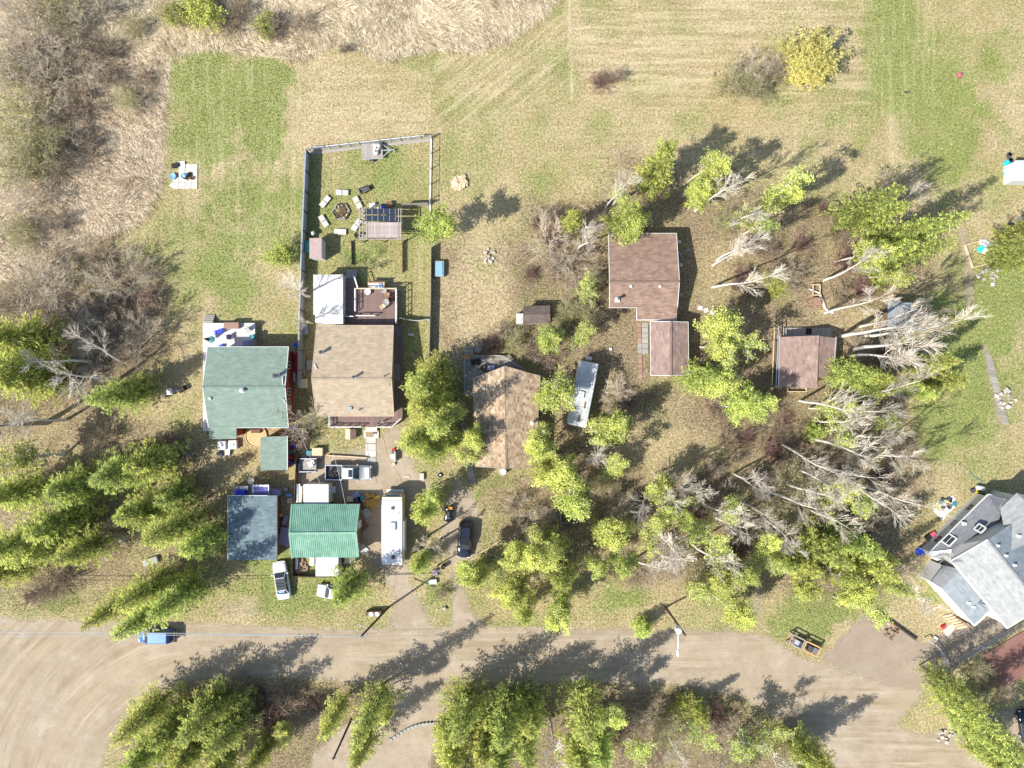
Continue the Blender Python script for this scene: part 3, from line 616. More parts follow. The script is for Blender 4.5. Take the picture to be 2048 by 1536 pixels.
def t_shrub(seed, h=2.6, r=2.2, twig='twig_brown', leaf=None, n=26, depth=2, nl=5, lsize=(.05, .12)):
    rng = np.random.RandomState(seed); out = []; tips = []
    for i in range(n):
        a = rng.rand() * 6.283; s = rng.uniform(.05, 1.0); d = np.array([math.cos(a) * s, math.sin(a) * s, h / r * .8]); d /= np.linalg.norm(d)
        b = np.array([math.cos(a), math.sin(a), 0]) * rng.rand() * r * .25
        grow(b, d, h * rng.uniform(.55, .9), .03, depth, rng, out, tips, .55, (1, 4), .0, .16, .6, .015)
    st = tubes_mesh('stems', out, 3, twig); lf = None
    if leaf:
        T = np.array(tips); C = np.repeat(T, nl, 0) + rng.normal(size=(len(T) * nl, 3)) * .16; lf = leaf_mesh('foliage', C, lsize, leaf, rng, .4)
    return st, lf
TPL = {
    'S': [t_spruce(s) for s in (1, 2, 3, 4)], 'N': [t_spruce(s, 14, 1.9) for s in (11, 12)], 'W': [t_spruce(s, 9, 2.9, 1.15) for s in (21, 22, 23)],
    'L': [t_leafy(s) for s in (31, 32, 33, 34)], 'P': [t_leafy(s, 11, 2.4, 'leaf', 'bark_white', 7) for s in (41, 42)],
    'B': [t_bare(s) for s in (51, 52, 53, 54)], 'D': [t_bare(s, 9, 1.6, 'bark_grey', 'twig_grey', 3) for s in (61, 62)],
    'K': [t_shrub(s, n=20) for s in (71, 72, 73)], 'G': [t_shrub(s, 4.2, 2.8, 'twig_grey', None, 10, 3) for s in (75, 76)], 'Q': [t_shrub(s, 2.2, 2.0, 'twig_red') for s in (78, 79)],
    'O': [t_shrub(s, 4.0, 2.6, 'twig_grey', 'leaf_olive', 22, 2, 3, (.05, .12)) for s in (81, 82, 83)], 'Y': [t_shrub(s, 3.6, 2.2, 'twig_brown', 'leaf_yellow', 26, 2, 9, (.09, .17)) for s in (91, 92)],
    'J': [t_shrub(s, 2.6, 1.9, 'twig_brown', 'leaf', 22, 2, 6, (.07, .14)) for s in (95, 96)],
}
BASE = {'S': (14, 2.9), 'N': (14, 1.9), 'W': (9, 2.9), 'L': (11, 2.9), 'P': (11, 2.7), 'B': (12, 3.0), 'D': (9, 1.9), 'K': (3.4, 2.6), 'G': (6, 3.2), 'Q': (2.9, 2.2), 'O': (5, 3.0), 'Y': (4.6, 2.6), 'J': (3.4, 2.2)}
KIND = {'S': ('spruce_tree', 'tall tiered green spruce', 'tree'), 'N': ('spruce_tree', 'narrow pointed green spruce', 'tree'), 'W': ('spruce_tree', 'broad yellow-green spruce', 'tree'),
        'L': ('poplar_tree', 'poplar in fresh light green leaf', 'tree'), 'P': ('poplar_tree', 'thinly leafed pale poplar', 'tree'), 'B': ('bare_tree', 'leafless white-barked aspen', 'tree'),
        'D': ('dead_tree', 'grey dead tree', 'tree'), 'K': ('shrub', 'leafless brown twiggy shrub', 'shrub'), 'G': ('shrub', 'tall leafless grey shrub', 'shrub'), 'Q': ('shrub', 'reddish leafless bush', 'shrub'),
        'O': ('willow_bush', 'olive half-leafed willow bush', 'bush'), 'Y': ('yellow_bush', 'bright yellow leafed bush', 'bush'), 'J': ('bush', 'small fresh green bush', 'bush')}
ZONES = [  # photo rectangle -> where that is, told by what stands there
    (880, 1330, 1150, 1700, 'in the grove across the road from the driveways'), (1150, 1330, 1470, 1700, 'on the road bank across from the street lamp'),
    (1470, 1330, 1760, 1700, 'on the bank inside the road fork'), (1760, 1290, 2200, 1700, 'along the lane below the white house'), (480, 1330, 640, 1700, 'on the scrub bank beside the gravel side lane'), (640, 1330, 880, 1700, 'standing alone beside the leaning side-lane pole'), (-100, 1330, 480, 1700, 'in the corner grove inside the road bend'),
    (-100, -100, 340, 470, 'in the thicket beside the reed marsh'), (340, -100, 760, 120, 'among the pale reeds above the mown lawn'), (-100, 470, 380, 700, 'in the thicket west of the green-roofed house'), (-100, 700, 260, 900, 'at the wood edge west of the green-roofed house'),
    (-100, 900, 480, 1130, 'in the spruce wood west of the slate-roofed cabin'), (-100, 1130, 480, 1330, 'on the road verge behind the blue minivan'), (500, 470, 660, 700, 'by the tall board fence'), (540, 780, 700, 900, 'before the tan-roofed house'),
    (640, 1100, 760, 1290, 'over the half-hidden white car'), (800, 380, 920, 520, 'alone at the wire fence'), (780, 680, 940, 960, 'between the tan house and the prow-roofed house'), (800, 960, 900, 1260, 'on the strip beside the white motorhome'),
    (900, 820, 1010, 960, 'over the boardwalk of the prow-roofed house'), (940, 640, 1200, 730, 'around the little dark-roofed shed'), (1030, 730, 1290, 1010, 'around the old silver trailer'), (1050, 400, 1205, 640, 'in the clump west of the long red-brown roof'),
    (900, 1010, 1180, 1300, 'in the grove below the black car'), (1180, 980, 1420, 1240, 'in the wood above the street lamp'), (1180, 1240, 1420, 1330, 'beside the street lamp'), (1420, 980, 1560, 1260, 'beside the grassy track to the road'), (1200, 270, 1365, 500, 'behind the long red-brown roof'), (1365, 270, 1660, 600, 'on the slope right of the long red-brown roof'),
    (1380, 600, 1545, 870, 'right of the brown garage roof'), (1150, 60, 1300, 230, 'alone in the mown field'), (1400, 60, 1700, 240, 'in the island clump of the mown field'), (1545, 580, 1930, 830, 'around the two-tone brown shed'), (1660, 320, 1930, 580, 'in the clump above the fallen birch log'),
    (1545, 830, 1850, 1040, 'in the bare wood below the two-tone brown shed'), (1540, 1040, 1860, 1260, 'in the clump left of the white house'), (1860, 320, 2100, 600, 'beside the sand box with bags')]
TG = random.Random(5); TN = 0
def tree(kind, px, py, r, h, label=None):
    """px,py: where the middle of the crown is seen in the photograph; r crown radius, h height in metres"""
    global TN; TN += 1
    h *= {'B': 1.3, 'S': 1.06, 'P': 1.08}.get(kind, 1.0)
    if px > 1200 and py < 620 and kind in 'SWLPB': h *= 1.18
    zc = h * {'S': .5, 'N': .5, 'W': .5, 'L': .62, 'P': .62, 'B': .6, 'D': .5}.get(kind, .55)
    x, y = W(px, py, zc); bh, brr = BASE[kind]; name, desc, cat = KIND[kind]; T = TPL[kind][TN % len(TPL[kind])]
    zone = next((z[4] for z in ZONES if z[0] <= px < z[2] and z[1] <= py < z[3]), 'at the edge of the clearing')
    t = thing(name, label or (desc + ' ' + zone), cat, (x, y, -.03), TG.uniform(0, 6.28), None if label else desc + ' ' + zone)
    t.scale = (r / brr * TG.uniform(.94, 1.06), r / brr * TG.uniform(.94, 1.06), h / bh)
    names = ('trunk', 'crown') if kind in 'SNWLPBD' else ('stems', 'foliage')
    for nm, me in zip(names, T):
        if me is None: continue
        o = bpy.data.objects.new(nm, me); col.objects.link(o); o.parent = t
    return t
TREES = """
G 50 70 4.2 6;O 110 25 3.5 5;G 180 25 3.2 5;O 265 52 1.6 3;O 345 18 2 4;J 350 26 1.6 3;J 410 18 2.2 4;K 445 45 2.4 3;K 475 20 2 3;O 250 196 1.9 3;G 55 150 4.6 6;G 125 130 3.8 5.5;O 35 235 3.8 5;G 95 250 3.4 5;O 85 295 3.2 5;O 28 330 3.6 5;G 60 400 3 4;K 200 95 2.6 3;K 160 200 3 3.4;K 215 150 2.4 3;G 20 30 3.6 5;O 15 130 3 4.5;K 290 150 1.6 2
K 120 330 2.6 3;K 175 300 2.2 2.6;O 40 460 2.6 3.6;K 110 440 2.2 2.6;K 540 55 2.4 3;K 600 40 2 2.6;K 690 95 1 1.6;J 530 45 1.4 2.4
G 235 545 3.4 4.6;G 60 560 4 5;G 140 580 3.6 5;K 190 520 2.8 3.4;G 285 560 2.6 4;K 20 620 3 4;G 150 655 3.2 4.6;G 270 665 3 4.6;K 215 630 3 3.6;K 90 620 2.8 3.6;Q 300 600 2 2.6;K 250 710 2.4 3;G 180 700 2.6 4
B 170 760 3.6 9;B 120 720 3 8;B 190 720 3 8;W 40 680 4.6 13;S 25 740 4.2 15;W 60 760 3.8 12;S 230 795 3.0 11;W 270 775 2.4 8;D 30 850 3.4 12;B 60 845 3 9
P 60 920 4 10;W 30 985 4 11;W 150 975 4 11;S 240 940 3.8 12;W 300 925 3.8 11;S 345 990 2.8 9;W 110 1050 4 11;S 50 1085 4.2 12;W 20 1140 3.4 10;W 285 1025 4 11;S 345 1060 3.8 13;W 400 1085 3.4 10;S 165 1100 3.2 10;G 215 1080 2.2 3;K 200 880 2.4 3;G 110 990 2.4 3.6;P 90 1120 2.4 8;K 330 880 1.8 2.4
K 95 1175 2.8 3.6;K 130 1160 2.2 3;Q 60 1195 1.6 2;S 232 1212 3.2 14;S 295 1180 3.4 14;S 350 1195 3.2 14;N 290 1232 2.6 13
J 562 512 1.7 3.4;B 590 580 2.6 8;B 604 640 1.6 6;G 612 850 2.8 5;Q 590 880 2 3
W 692 1180 3.2 11
L 862 446 3.0 10
W 872 745 3.2 9;S 845 778 3.4 12;W 888 795 2.0 7;S 835 880 3.0 13;S 880 850 3.2 14;W 865 900 2.8 11;L 912 835 1.8 7;W 900 885 2.0 8;N 845 820 2.4 12
W 850 1020 2.6 10;L 858 985 1.8 8;D 848 1085 1.8 7;D 876 1090 1.7 7;W 838 1130 1.8 7;D 872 1140 1.1 5;K 882 1185 1.2 2
L 958 880 2.2 8;P 945 915 2.0 7
L 1082 672 2.3 6.5;L 1112 676 2.1 6.5;P 1150 680 2.4 6;O 1140 625 2 4;Q 985 690 2.2 2.8;O 1025 688 1.8 3;K 1060 700 2 3;K 1100 705 2.4 3;K 1010 660 1.8 2.4
W 1145 442 1.9 8;B 1180 435 2 8;G 1120 490 3.6 5.4;B 1165 480 2.6 8;G 1150 525 3 4.5;K 1110 540 2.4 3;P 1172 590 2 6;O 1195 560 1.6 3;K 1150 590 2.4 3;O 1175 630 1.8 3.4;Q 1095 480 1.6 2.2
L 1106 768 3.4 9;L 1085 790 2.0 8;L 1226 838 3.0 9;P 1218 865 2.2 8;P 1100 865 2.4 8;L 1085 905 2.4 9;L 1110 935 3.2 11;L 1135 975 3.0 11;W 1085 935 2.2 9;B 1200 895 2.6 8;P 1215 945 2.4 8;D 1180 915 1.6 6;O 1210 970 1.6 3
L 945 1155 2.6 9;W 955 1150 2.0 8;L 1055 1075 2.6 11;L 1040 1115 2.4 10;S 1110 1095 2.8 13;W 1120 1150 2.8 11;S 1035 1185 2.8 12;L 1110 1215 2.4 9;W 1050 1225 2.2 9;L 1015 1175 2.4 9;L 1070 1140 2.6 11;P 1000 1130 2 7;G 1045 1025 2 3.4;K 1035 1010 1.6 2.4;W 1125 1210 2 8
P 1340 975 3 8;G 1345 1000 3.2 5;B 1330 960 2.4 8;K 1290 1030 2.4 3.2;G 1275 1020 2 3.6;W 1205 1060 2 8;L 1235 1080 3 10;L 1255 1110 2.2 9;L 1200 1120 2 8;B 1330 1080 3.2 11;B 1375 1100 3.2 12;P 1400 1060 2.8 10;G 1310 1130 2.6 4;G 1350 1120 2.6 4;B 1290 1150 2.4 10;O 1390 1160 2.4 5;P 1410 1200 2.6 9;K 1270 1160 2 2.6;P 1340 1040 2.6 9;P 1300 1070 2 8;L 1385 1040 2 9
L 1450 1130 2.8 11;L 1480 1145 2.2 10;L 1450 1215 2.6 9;P 1430 1180 2.6 9;D 1495 1050 2.6 9;G 1515 1070 2.6 4;L 1540 1105 2.0 9;P 1480 1010 2.4 9;G 1450 1000 2 3.4;L 1485 1225 2 8;P 1520 1120 2 9;B 1470 1060 2.6 10
B 1440 1030 3 11;B 1550 980 3 11;B 1600 1010 3 12;B 1530 1030 2.6 10;B 1420 1120 2.8 11;B 1310 1010 2.6 9;P 1365 1020 2.4 8;B 1360 960 2.2 8;B 1400 990 2.6 9;B 1620 900 2.8 12;B 1670 1040 2.6 11;B 1500 960 2.2 8;G 1250 1010 2.4 3.6;Q 1480 1090 2.2 2.6;Q 1540 900 2 2.4;B 1800 920 2.6 11;B 1760 880 2.6 12
N 1287 1258 1.6 4.2
W 1312 345 3.0 12;L 1330 330 2.2 10;W 1255 438 3.2 11;L 1275 460 2.4 9;B 1245 375 2.2 9;B 1225 390 1.8 7;K 1200 440 1.6 2.4;P 1240 380 1.8 7
L 1410 325 2.4 11;L 1390 365 1.9 9;B 1440 375 2.6 12;L 1400 395 1.7 8;P 1425 385 2.4 10;P 1545 395 2.8 12;L 1560 385 1.9 11;B 1510 415 2.6 11;P 1490 430 2.2 10;B 1485 490 2.6 11;B 1470 505 2.2 10;B 1475 550 2.6 11;P 1530 440 2.2 10;G 1570 550 2.2 3.6;J 1553 575 1.4 2.6;K 1600 540 2.2 3;K 1540 500 1.8 2.6;K 1490 590 1.6 2.2;O 1450 450 1.8 3
L 1435 665 3.0 10;P 1465 680 2.6 9;L 1420 690 2.2 8;W 1400 755 2.8 10;L 1440 780 2.6 10;P 1450 750 2.2 9;W 1490 800 2.8 10;L 1515 825 2.2 9;L 1470 815 2.2 9;G 1455 745 1.6 3.4;K 1520 850 1.4 2
Q 1205 163 1.8 2.2;K 1235 150 1.6 2.2;G 1500 150 2.6 4;O 1465 165 2.4 4;O 1485 175 2.2 4;K 1540 140 2.4 3;O 1520 170 2 3.4;G 1550 145 1.8 3.6
Y 1622 120 2.4 4.6;Y 1578 108 1.3 3;Y 1608 145 2 4
G 1800 370 2.8 5;B 1815 400 2 6;S 1730 415 3 13;W 1765 430 2.6 10;S 1845 460 2.8 14;S 1800 470 2.4 12;W 1770 505 2.8 11;S 1830 505 2.6 13;L 1720 505 2.2 9;B 1710 540 2.4 9;K 1690 470 2 2.8;Q 1690 520 2.2 2.8;G 1780 360 2 4;K 1700 420 1.6 2.2;P 1780 540 2.2 8
B 1770 660 3.8 14;B 1800 690 3.6 14;B 1780 705 3.2 13;B 1820 660 3.2 13;B 1720 610 2.6 10;B 1800 640 2.8 12;S 1700 745 2.6 12;W 1745 760 2.6 10;L 1690 770 2.2 8;S 1770 770 2.4 11;S 1865 730 2.2 11;W 1890 760 2.4 9;L 1860 775 2.0 8;B 1665 805 2.8 12;P 1660 820 2.4 9;B 1780 800 2.8 13;B 1730 820 2.6 12;Q 1730 580 2.4 3;K 1690 590 2 2.8;G 1830 620 2.4 4;G 1860 650 2.4 4;L 1720 785 2 8;J 1760 560 1.6 2.6
W 1633 865 1.5 5;P 1700 860 2.6 10;B 1700 890 2.8 13;B 1690 850 2.4 11;B 1740 960 3 13;B 1700 950 3 13;B 1650 955 2.8 12;B 1620 985 2.6 12;P 1660 1000 2.6 10;O 1580 950 2.6 4.4;G 1610 940 2.4 3.8;Q 1570 915 2.4 3;B 1780 985 2.6 12;G 1750 1000 2.4 4;P 1785 855 2.2 9;G 1690 920 2.6 4;K 1640 920 2.4 3;G 1570 1000 2.6 4;P 1740 1010 2.4 9;K 1590 890 1.8 2.4;O 1640 1010 2.4 4
S 1645 1095 3 14;S 1705 1085 3 14;S 1740 1125 3 14;W 1680 1140 3 11;W 1600 1130 2.8 10;S 1770 1160 2.4 12;L 1620 1160 2.4 9;L 1700 1170 2.6 10;W 1565 1125 2.2 8;P 1730 1190 2.6 9;B 1815 1180 2.6 9;G 1820 1150 2.2 4;D 1650 1135 1.6 8;P 1700 1215 2 7;B 1570 1060 2.8 10;G 1600 1060 2.4 4;O 1560 1040 2.6 4.6;W 1760 1110 2 9;G 1740 1050 2.4 4
S 285 1435 3.6 12;W 345 1450 3.8 11;S 410 1430 3.8 13;W 385 1500 3.8 11;S 455 1465 3.4 12;W 290 1510 3.6 11;S 345 1535 3.4 12;W 440 1535 3.4 10;J 485 1400 1.8 3
W 520 1510 2.6 10;L 560 1465 1.7 6;K 560 1400 2.2 3;K 600 1440 2.4 3;Q 520 1400 2 2.6;Q 545 1440 2.2 2.8;K 495 1390 2 2.6;K 590 1395 1.8 2.4;O 500 1450 2.2 4;K 470 1370 1.6 2.2;Q 620 1400 1.8 2.4
N 668 1435 1.9 12;S 745 1425 2.9 16;W 725 1490 2.8 11;L 775 1400 1.8 8
S 925 1425 3.6 14;W 965 1480 3.6 12;W 905 1500 3.4 11;S 1010 1435 3.4 13;W 1000 1505 3.4 11;W 1060 1430 3.2 11;L 940 1530 3 11;S 1050 1490 2.6 13;L 900 1455 2.2 9
B 1105 1490 2.8 9;S 1170 1430 3.8 14;W 1195 1490 3.6 11;W 1160 1515 3.4 11;L 1215 1450 2.2 9;K 1260 1450 2.4 3;G 1300 1440 2.2 4;O 1330 1450 2.2 4;P 1390 1460 2.2 6;W 1400 1430 1.8 7;O 1340 1480 2 3.6;Q 1430 1440 2 2.6;P 1270 1510 2.6 8;J 1365 1420 1.6 3;K 1310 1510 2.2 3;Q 1240 1480 2 2.6;B 1350 1500 2.2 7;G 1455 1460 2 3.4
P 1500 1505 3 8;O 1560 1500 2.6 4.6;P 1530 1470 2.2 7;W 1600 1500 2.6 9;S 1645 1525 2.6 11;O 1480 1525 2.6 4;G 1440 1510 2.2 3.6;B 1560 1525 2.6 8;L 1610 1535 2.4 8
S 1905 1375 2.2 13;S 1935 1420 2.6 15;S 1965 1465 2.8 15;S 2000 1510 2.6 14;W 1985 1520 2.4 10;W 1945 1450 2 9;K 1975 1370 1.8 2.2;O 1960 1340 1.4 2.2;K 2010 1390 1.8 2.2;S 2040 1500 2.4 12
S 2030 490 2.0 9;W 2020 515 1.7 7;W 2045 520 1.8 7;S 2046 460 2 9
"""
_r = random.Random(77)
for _i in range(400):
    _x, _y = _r.uniform(1050, 1840), _r.uniform(420, 1170)
    if sdist(np.array([_x]), np.array([_y]), FOREST)[0] < 12 or any(a - 25 < _x < c + 25 and b - 25 < _y < d + 25 for a, b, c, d in ((1215, 465, 1380, 755), (1553, 650, 1675, 782), (1040, 605, 1105, 655), (1130, 710, 1205, 860), (925, 700, 1085, 940), (1200, 840, 1400, 960), (1270, 640, 1300, 760), (1375, 470, 1440, 640))): continue
    if fbm(np.array([_x / 70]), np.array([_y / 70]), 5)[0] < .5: continue
    TREES += ';%s %d %d %.1f %.1f' % (_r.choice('KQKGQK'), _x, _y, _r.uniform(.9, 1.9), _r.uniform(1.2, 2.4))
TREES = TREES.replace('\n;', ';')
for ln in TREES.strip().split('\n'):
    for e in ln.split(';'):
        k, px, py, r, h = e.split(); tree(k, float(px), float(py), float(r), float(h))
# ------------------------------------------------------------------ buildings
def V3(p): return Vector(p)
def roof_plane(parent, A, B, C, D, m, course=.2, tab=.6, th=.10, name='roof', slab='wall_brown', seed=0, flat=True):
    """eave A->B, ridge D->C; a slab with real lapped shingle courses on it"""
    A, B, C, D = map(V3, (A, B, C, D)); nrm = (B - A).cross(D - A).normalized()
    if flat: C = Vector((C.x, C.y, A.z - ((C.x - A.x) * nrm.x + (C.y - A.y) * nrm.y) / nrm.z))
    if nrm.z < 0: nrm = -nrm
    b = MB(); lo = [p - nrm * th for p in (A, B, C, D)]; hi = [A, B, C, D]
    if not flat:
        for i in range(6):
            for j in range(6): b.quad(*[A.lerp(D, v / 6).lerp(B.lerp(C, v / 6), u / 6) - nrm * .02 for u, v in ((i, j), (i + 1, j), (i + 1, j + 1), (i, j + 1))])
        for P_, Q_ in ((A, B), (B, C), (C, D), (D, A)): b.quad(P_, Q_, Q_ - nrm * th, P_ - nrm * th)
    else: b.add(lo + hi, [(3, 2, 1, 0), (4, 5, 6, 7), (0, 1, 5, 4), (1, 2, 6, 5), (2, 3, 7, 6), (3, 0, 4, 7)])
    o = b.build(name, slab, parent)
    L = ((D - A).length + (C - B).length) / 2; n = max(2, int(L / course)); Wd = (B - A).length; k = max(2, int(Wd / tab)); rng = random.Random(seed + n * 31 + k)
    vs = []; fs = []; at = []; off = parent_origin(parent)
    for i in range(n):
        f0, f1 = i / n, (i + 1.12) / n if i < n - 1 else 1.0; sh = (i % 2) * .5; tone = rng.uniform(-.03, .03)
        xs = [0] + [min(1, max(0, (j + sh + rng.uniform(-.12, .12)) / k)) for j in range(1, k)] + [1]
        for j in range(k):
            if xs[j + 1] - xs[j] < 1e-4: continue
            a0 = A.lerp(D, f0).lerp(B.lerp(C, f0), xs[j]); a1 = A.lerp(D, f0).lerp(B.lerp(C, f0), xs[j + 1])
            b0 = A.lerp(D, f1).lerp(B.lerp(C, f1), xs[j]); b1 = A.lerp(D, f1).lerp(B.lerp(C, f1), xs[j + 1])
            q = len(vs); vs += [a0 + nrm * .004 - off, a1 + nrm * .004 - off, a1 + nrm * .008 - off, a0 + nrm * .008 - off, b1 + nrm * .006 - off, b0 + nrm * .006 - off]
            v = min(1, max(0, rng.gauss(.5, .22) + tone)); fs += [(q, q + 1, q + 2, q + 3), (q + 3, q + 2, q + 4, q + 5)]; at += [v * .8, v]
    me = mesh_np('shingles', [tuple(v) for v in vs], fs, attr=at); me.materials.append(M[m]); s = bpy.data.objects.new('shingles', me); col.objects.link(s); s.parent = o; s['kind'] = 'stuff'
    # the slab mesh is stored relative to the house, so its child shares the same frame
    return o
def trim(parent, pts, w, h, m='white', name='fascia'):
    for a, b in zip(pts[:-1], pts[1:]): MB().bar(a, b, w, h).build(name, m, parent)
def gable(parent, A, B, C, D, E, F, roofm, wallm, over=.35, capm=None, course=.2, edge='white', seed=0, tab=.6):
    """eaves A-B and D-C, ridge E (over A,D) - F (over B,C); all 3D points"""
    A, B, C, D, E, F = map(V3, (A, B, C, D, E, F))
    cen = (A + B + C + D) / 4
    def ins(p, z):
        q = p.copy(); d = Vector((cen.x - p.x, cen.y - p.y, 0)); q += d.normalized() * over * 1.3; q.z = z; return q
    ez = min(A.z, B.z) - .12; ez2 = min(C.z, D.z) - .12
    a, b_, c, d = ins(A, ez), ins(B, ez), ins(C, ez2), ins(D, ez2)
    e = E.lerp(F, .05); f = F.lerp(E, .05); e = Vector((e.x, e.y, E.z - .14)); f = Vector((f.x, f.y, F.z - .14))
    e.x, e.y = ((a + d) / 2).x * .2 + e.x * .8, ((a + d) / 2).y * .2 + e.y * .8; f.x, f.y = ((b_ + c) / 2).x * .2 + f.x * .8, ((b_ + c) / 2).y * .2 + f.y * .8
    g = [Vector((p.x, p.y, -.05)) for p in (a, b_, c, d)]
    MB().add(g + [a, b_, c, d, e, f], [(0, 1, 5, 4), (1, 2, 6, 9, 5), (2, 3, 7, 6), (3, 0, 4, 8, 7)]).build('wall', wallm, parent)
    r1 = roof_plane(parent, A, B, F, E, roofm, course, tab, seed=seed); r2 = roof_plane(parent, C, D, E, F, roofm, course, tab, seed=seed + 5)
    MB().bar(E + Vector((0, 0, .03)), F + Vector((0, 0, .03)), .26, .06).build('ridge_cap', capm or roofm, parent)
    if edge:
        for p, q in ((A, B), (C, D)): MB().bar(p - Vector((0, 0, .06)), q - Vector((0, 0, .06)), .12, .13).build('gutter', edge, parent)
        for p, q in ((A, E), (E, D), (B, F), (F, C)): MB().bar(p - Vector((0, 0, .055)), q - Vector((0, 0, .055)), .07, .16).build('fascia', edge, parent)
    return g
def window(parent, p, n, w, h, frame='white', name='window'):
    """framed pane on a wall; p centre, n outward horizontal direction"""
    n = Vector(n).normalized(); t = Vector((-n.y, n.x, 0)); up = Vector((0, 0, 1)); p = Vector(p); b = MB()
    for s in (-1, 1):
        b.bar(p + t * s * w / 2 - up * h / 2, p + t * s * w / 2 + up * h / 2, .09, .09); b.bar(p - t * w / 2 + up * s * h / 2, p + t * w / 2 + up * s * h / 2, .09, .09)
    b.bar(p - up * h / 2, p + up * h / 2, .04, .06); o = b.build(name, frame, parent)
    q = p + n * .01; g = MB().quad(q - t * w / 2 - up * h / 2, q + t * w / 2 - up * h / 2, q + t * w / 2 + up * h / 2, q - t * w / 2 + up * h / 2)
    off = parent_origin(parent); g.v = [tuple(Vector(v) - off) for v in g.v]; g.build('pane', 'glass', o, world_co=False)
    return o
def pipe(parent, p, h, r, m='steel_pale', cap='dark_grey', name='flue'):
    p = Vector(p); MB().tube(p, p + Vector((0, 0, h)), r, r, 10).lathe(p.x, p.y, [(r * 2.0, p.z - .06), (r * 1.1, p.z + .14)], 10).build(name, m, parent)
    if cap: MB().lathe(p.x, p.y, [(r * 1.5, p.z + h), (r * 1.5, p.z + h + .06), (r * .3, p.z + h + .16)], 10).build('flue_cap', cap, parent)
def vent(parent, p, s=.35, m='white', name='roof_vent'):
    p = Vector(p); MB().add([(p.x - s / 2, p.y - s / 2, p.z - .1), (p.x + s / 2, p.y - s / 2, p.z - .1), (p.x + s / 2, p.y + s / 2, p.z - .1), (p.x - s / 2, p.y + s / 2, p.z - .1), (p.x - s * .32, p.y - s * .32, p.z + .28), (p.x + s * .32, p.y - s * .32, p.z + .28), (p.x + s * .32, p.y + s * .32, p.z + .28), (p.x - s * .32, p.y + s * .32, p.z + .28)],
        [(4, 5, 6, 7), (0, 1, 5, 4), (1, 2, 6, 5), (2, 3, 7, 6), (3, 0, 4, 7)]).build(name, m, parent)
def rail(parent, pts, h, m='white', name='railing', base=0.0, step=.9):
    """posts and two rails along a polyline, one part"""
    b = MB()
    for a, c in zip(pts[:-1], pts[1:]):
        a = Vector((a[0], a[1], base)); c = Vector((c[0], c[1], base)); n = max(1, int((c - a).length / step))
        for i in range(n + 1): p = a.lerp(c, i / n); b.bar(p, p + Vector((0, 0, h)), .09, .09)
        b.bar(a + Vector((0, 0, h)), c + Vector((0, 0, h)), .12, .06); b.bar(a + Vector((0, 0, h * .45)), c + Vector((0, 0, h * .45)), .05, .05)
    return b.build(name, m, parent)

# --- tan-shingled house with wrap-round deck
t = thing('house', 'large tan-shingled house with brown wrap-round deck and white railings', 'house', (*W(706, 745, 0), 0))
ez, rz_ = 3.0, 4.1
A, B = W3(632, 832, ez), W3(788, 832, ez); C, D = W3(787, 651, ez), W3(633, 651, ez); E, F = W3(623, 757, rz_), W3(783, 757, rz_)
gable(t, A, B, C, D, E, F, 'shingle_tan', 'wall_tan', .4, edge='wall_tan', seed=1)
def on_roof(px, py, Za, ya, Zb, yb):    # height on a slope between two photo rows
    f = (py - ya) / (yb - ya); return Za + (Zb - Za) * f
for px, py, h, r, m_ in ((645, 705, .9, .17, 'steel_pale'), (710, 754, .9, .13, 'white'), (770, 752, .45, .06, 'wall_tan'), (720, 819, .35, .06, 'steel')):
    z = on_roof(px, py, ez, 651, rz_, 757) if py < 757 else on_roof(px, py, rz_, 757, ez, 832); pipe(t, W3(px, py, z), h, r, m_)
vent(t, W3(702, 816, 3.2), .45, 'blue_pale'); vent(t, W3(778, 769, 3.76), .3, 'steel')
dish = MB(); p = W3(629, 733, 3.7); dish.bar(p, p + Vector((.35, .2, .35)), .05); dish.bar(p + Vector((0, .3, .3)), p + Vector((.4, -.35, .3)), .09); dish.build('antenna', 'white', t)
for px_, n_ in ((665, -1), (750, -1)): p = W3(px_, 830, 0); window(t, (p.x, W(0, 828, 0)[1] + .1, 1.7), (0, -1, 0), 1.4, 1.1)
window(t, (W(783, 700, 0)[0] - .15, W(0, 700)[1], 1.7), (1, 0, 0), 1.2, 1.0)
MB().box(W(722, 0)[0], W(0, 827)[1] + .12, 1.35, .95, .08, 2.1).build('door', 'white', t)
dz = .62
x0, x1 = W(661, 0, dz)[0], W(805, 0, dz)[0]; y0, y1 = W(0, 854, dz)[1], W(0, 828, dz)[1]
bx = W(806, 0, dz)[0]; cx_ = W(786, 0, dz)[0]
boards(t, 'deck_board', 'deck_brown', x0, cx_, y0, y1, dz, 'y', .16)
n_ = 9; w_ = (x1 - cx_) / n_
for i in range(n_):
    yl = y0 + (i + .5) / n_ * 1.05; piece('deck_board', 'deck_brown', (cx_ + w_ * (i + .5), (yl + W(0, 650, dz)[1]) / 2, dz), (w_ - .012, W(0, 650, dz)[1] - yl, .04), 0, t)
MB().poly([(x0 + .05, y0 + .05), (cx_, y0 + .05), (x1 - .05, y0 + 1.1), (x1 - .05, W(0, 652)[1]), (cx_, W(0, 652)[1]), (cx_, y1), (x0 + .05, y1)], 0, dz - .03).build('deck_skirt', 'wall_brown', t)
rail(t, [(x0 + .05, y1 - .2), (x0 + .05, y0 + .05), (W(728, 0)[0], y0 + .05)], .95, 'white', base=dz)
rail(t, [(W(757, 0)[0], y0 + .05), (cx_, y0 + .05), (x1 - .05, y0 + 1.15)], .95, 'white', base=dz)
for i in range(3): piece('step', 'concrete', (W(744, 0)[0], y0 - .18 - .3 * i, .5 - .18 * i), (1.5, .32, .12), 0, t)
piece('landing', 'concrete', (W(743, 0)[0], W(0, 868)[1], .1), (1.95, 1.1, .2), 0, t)
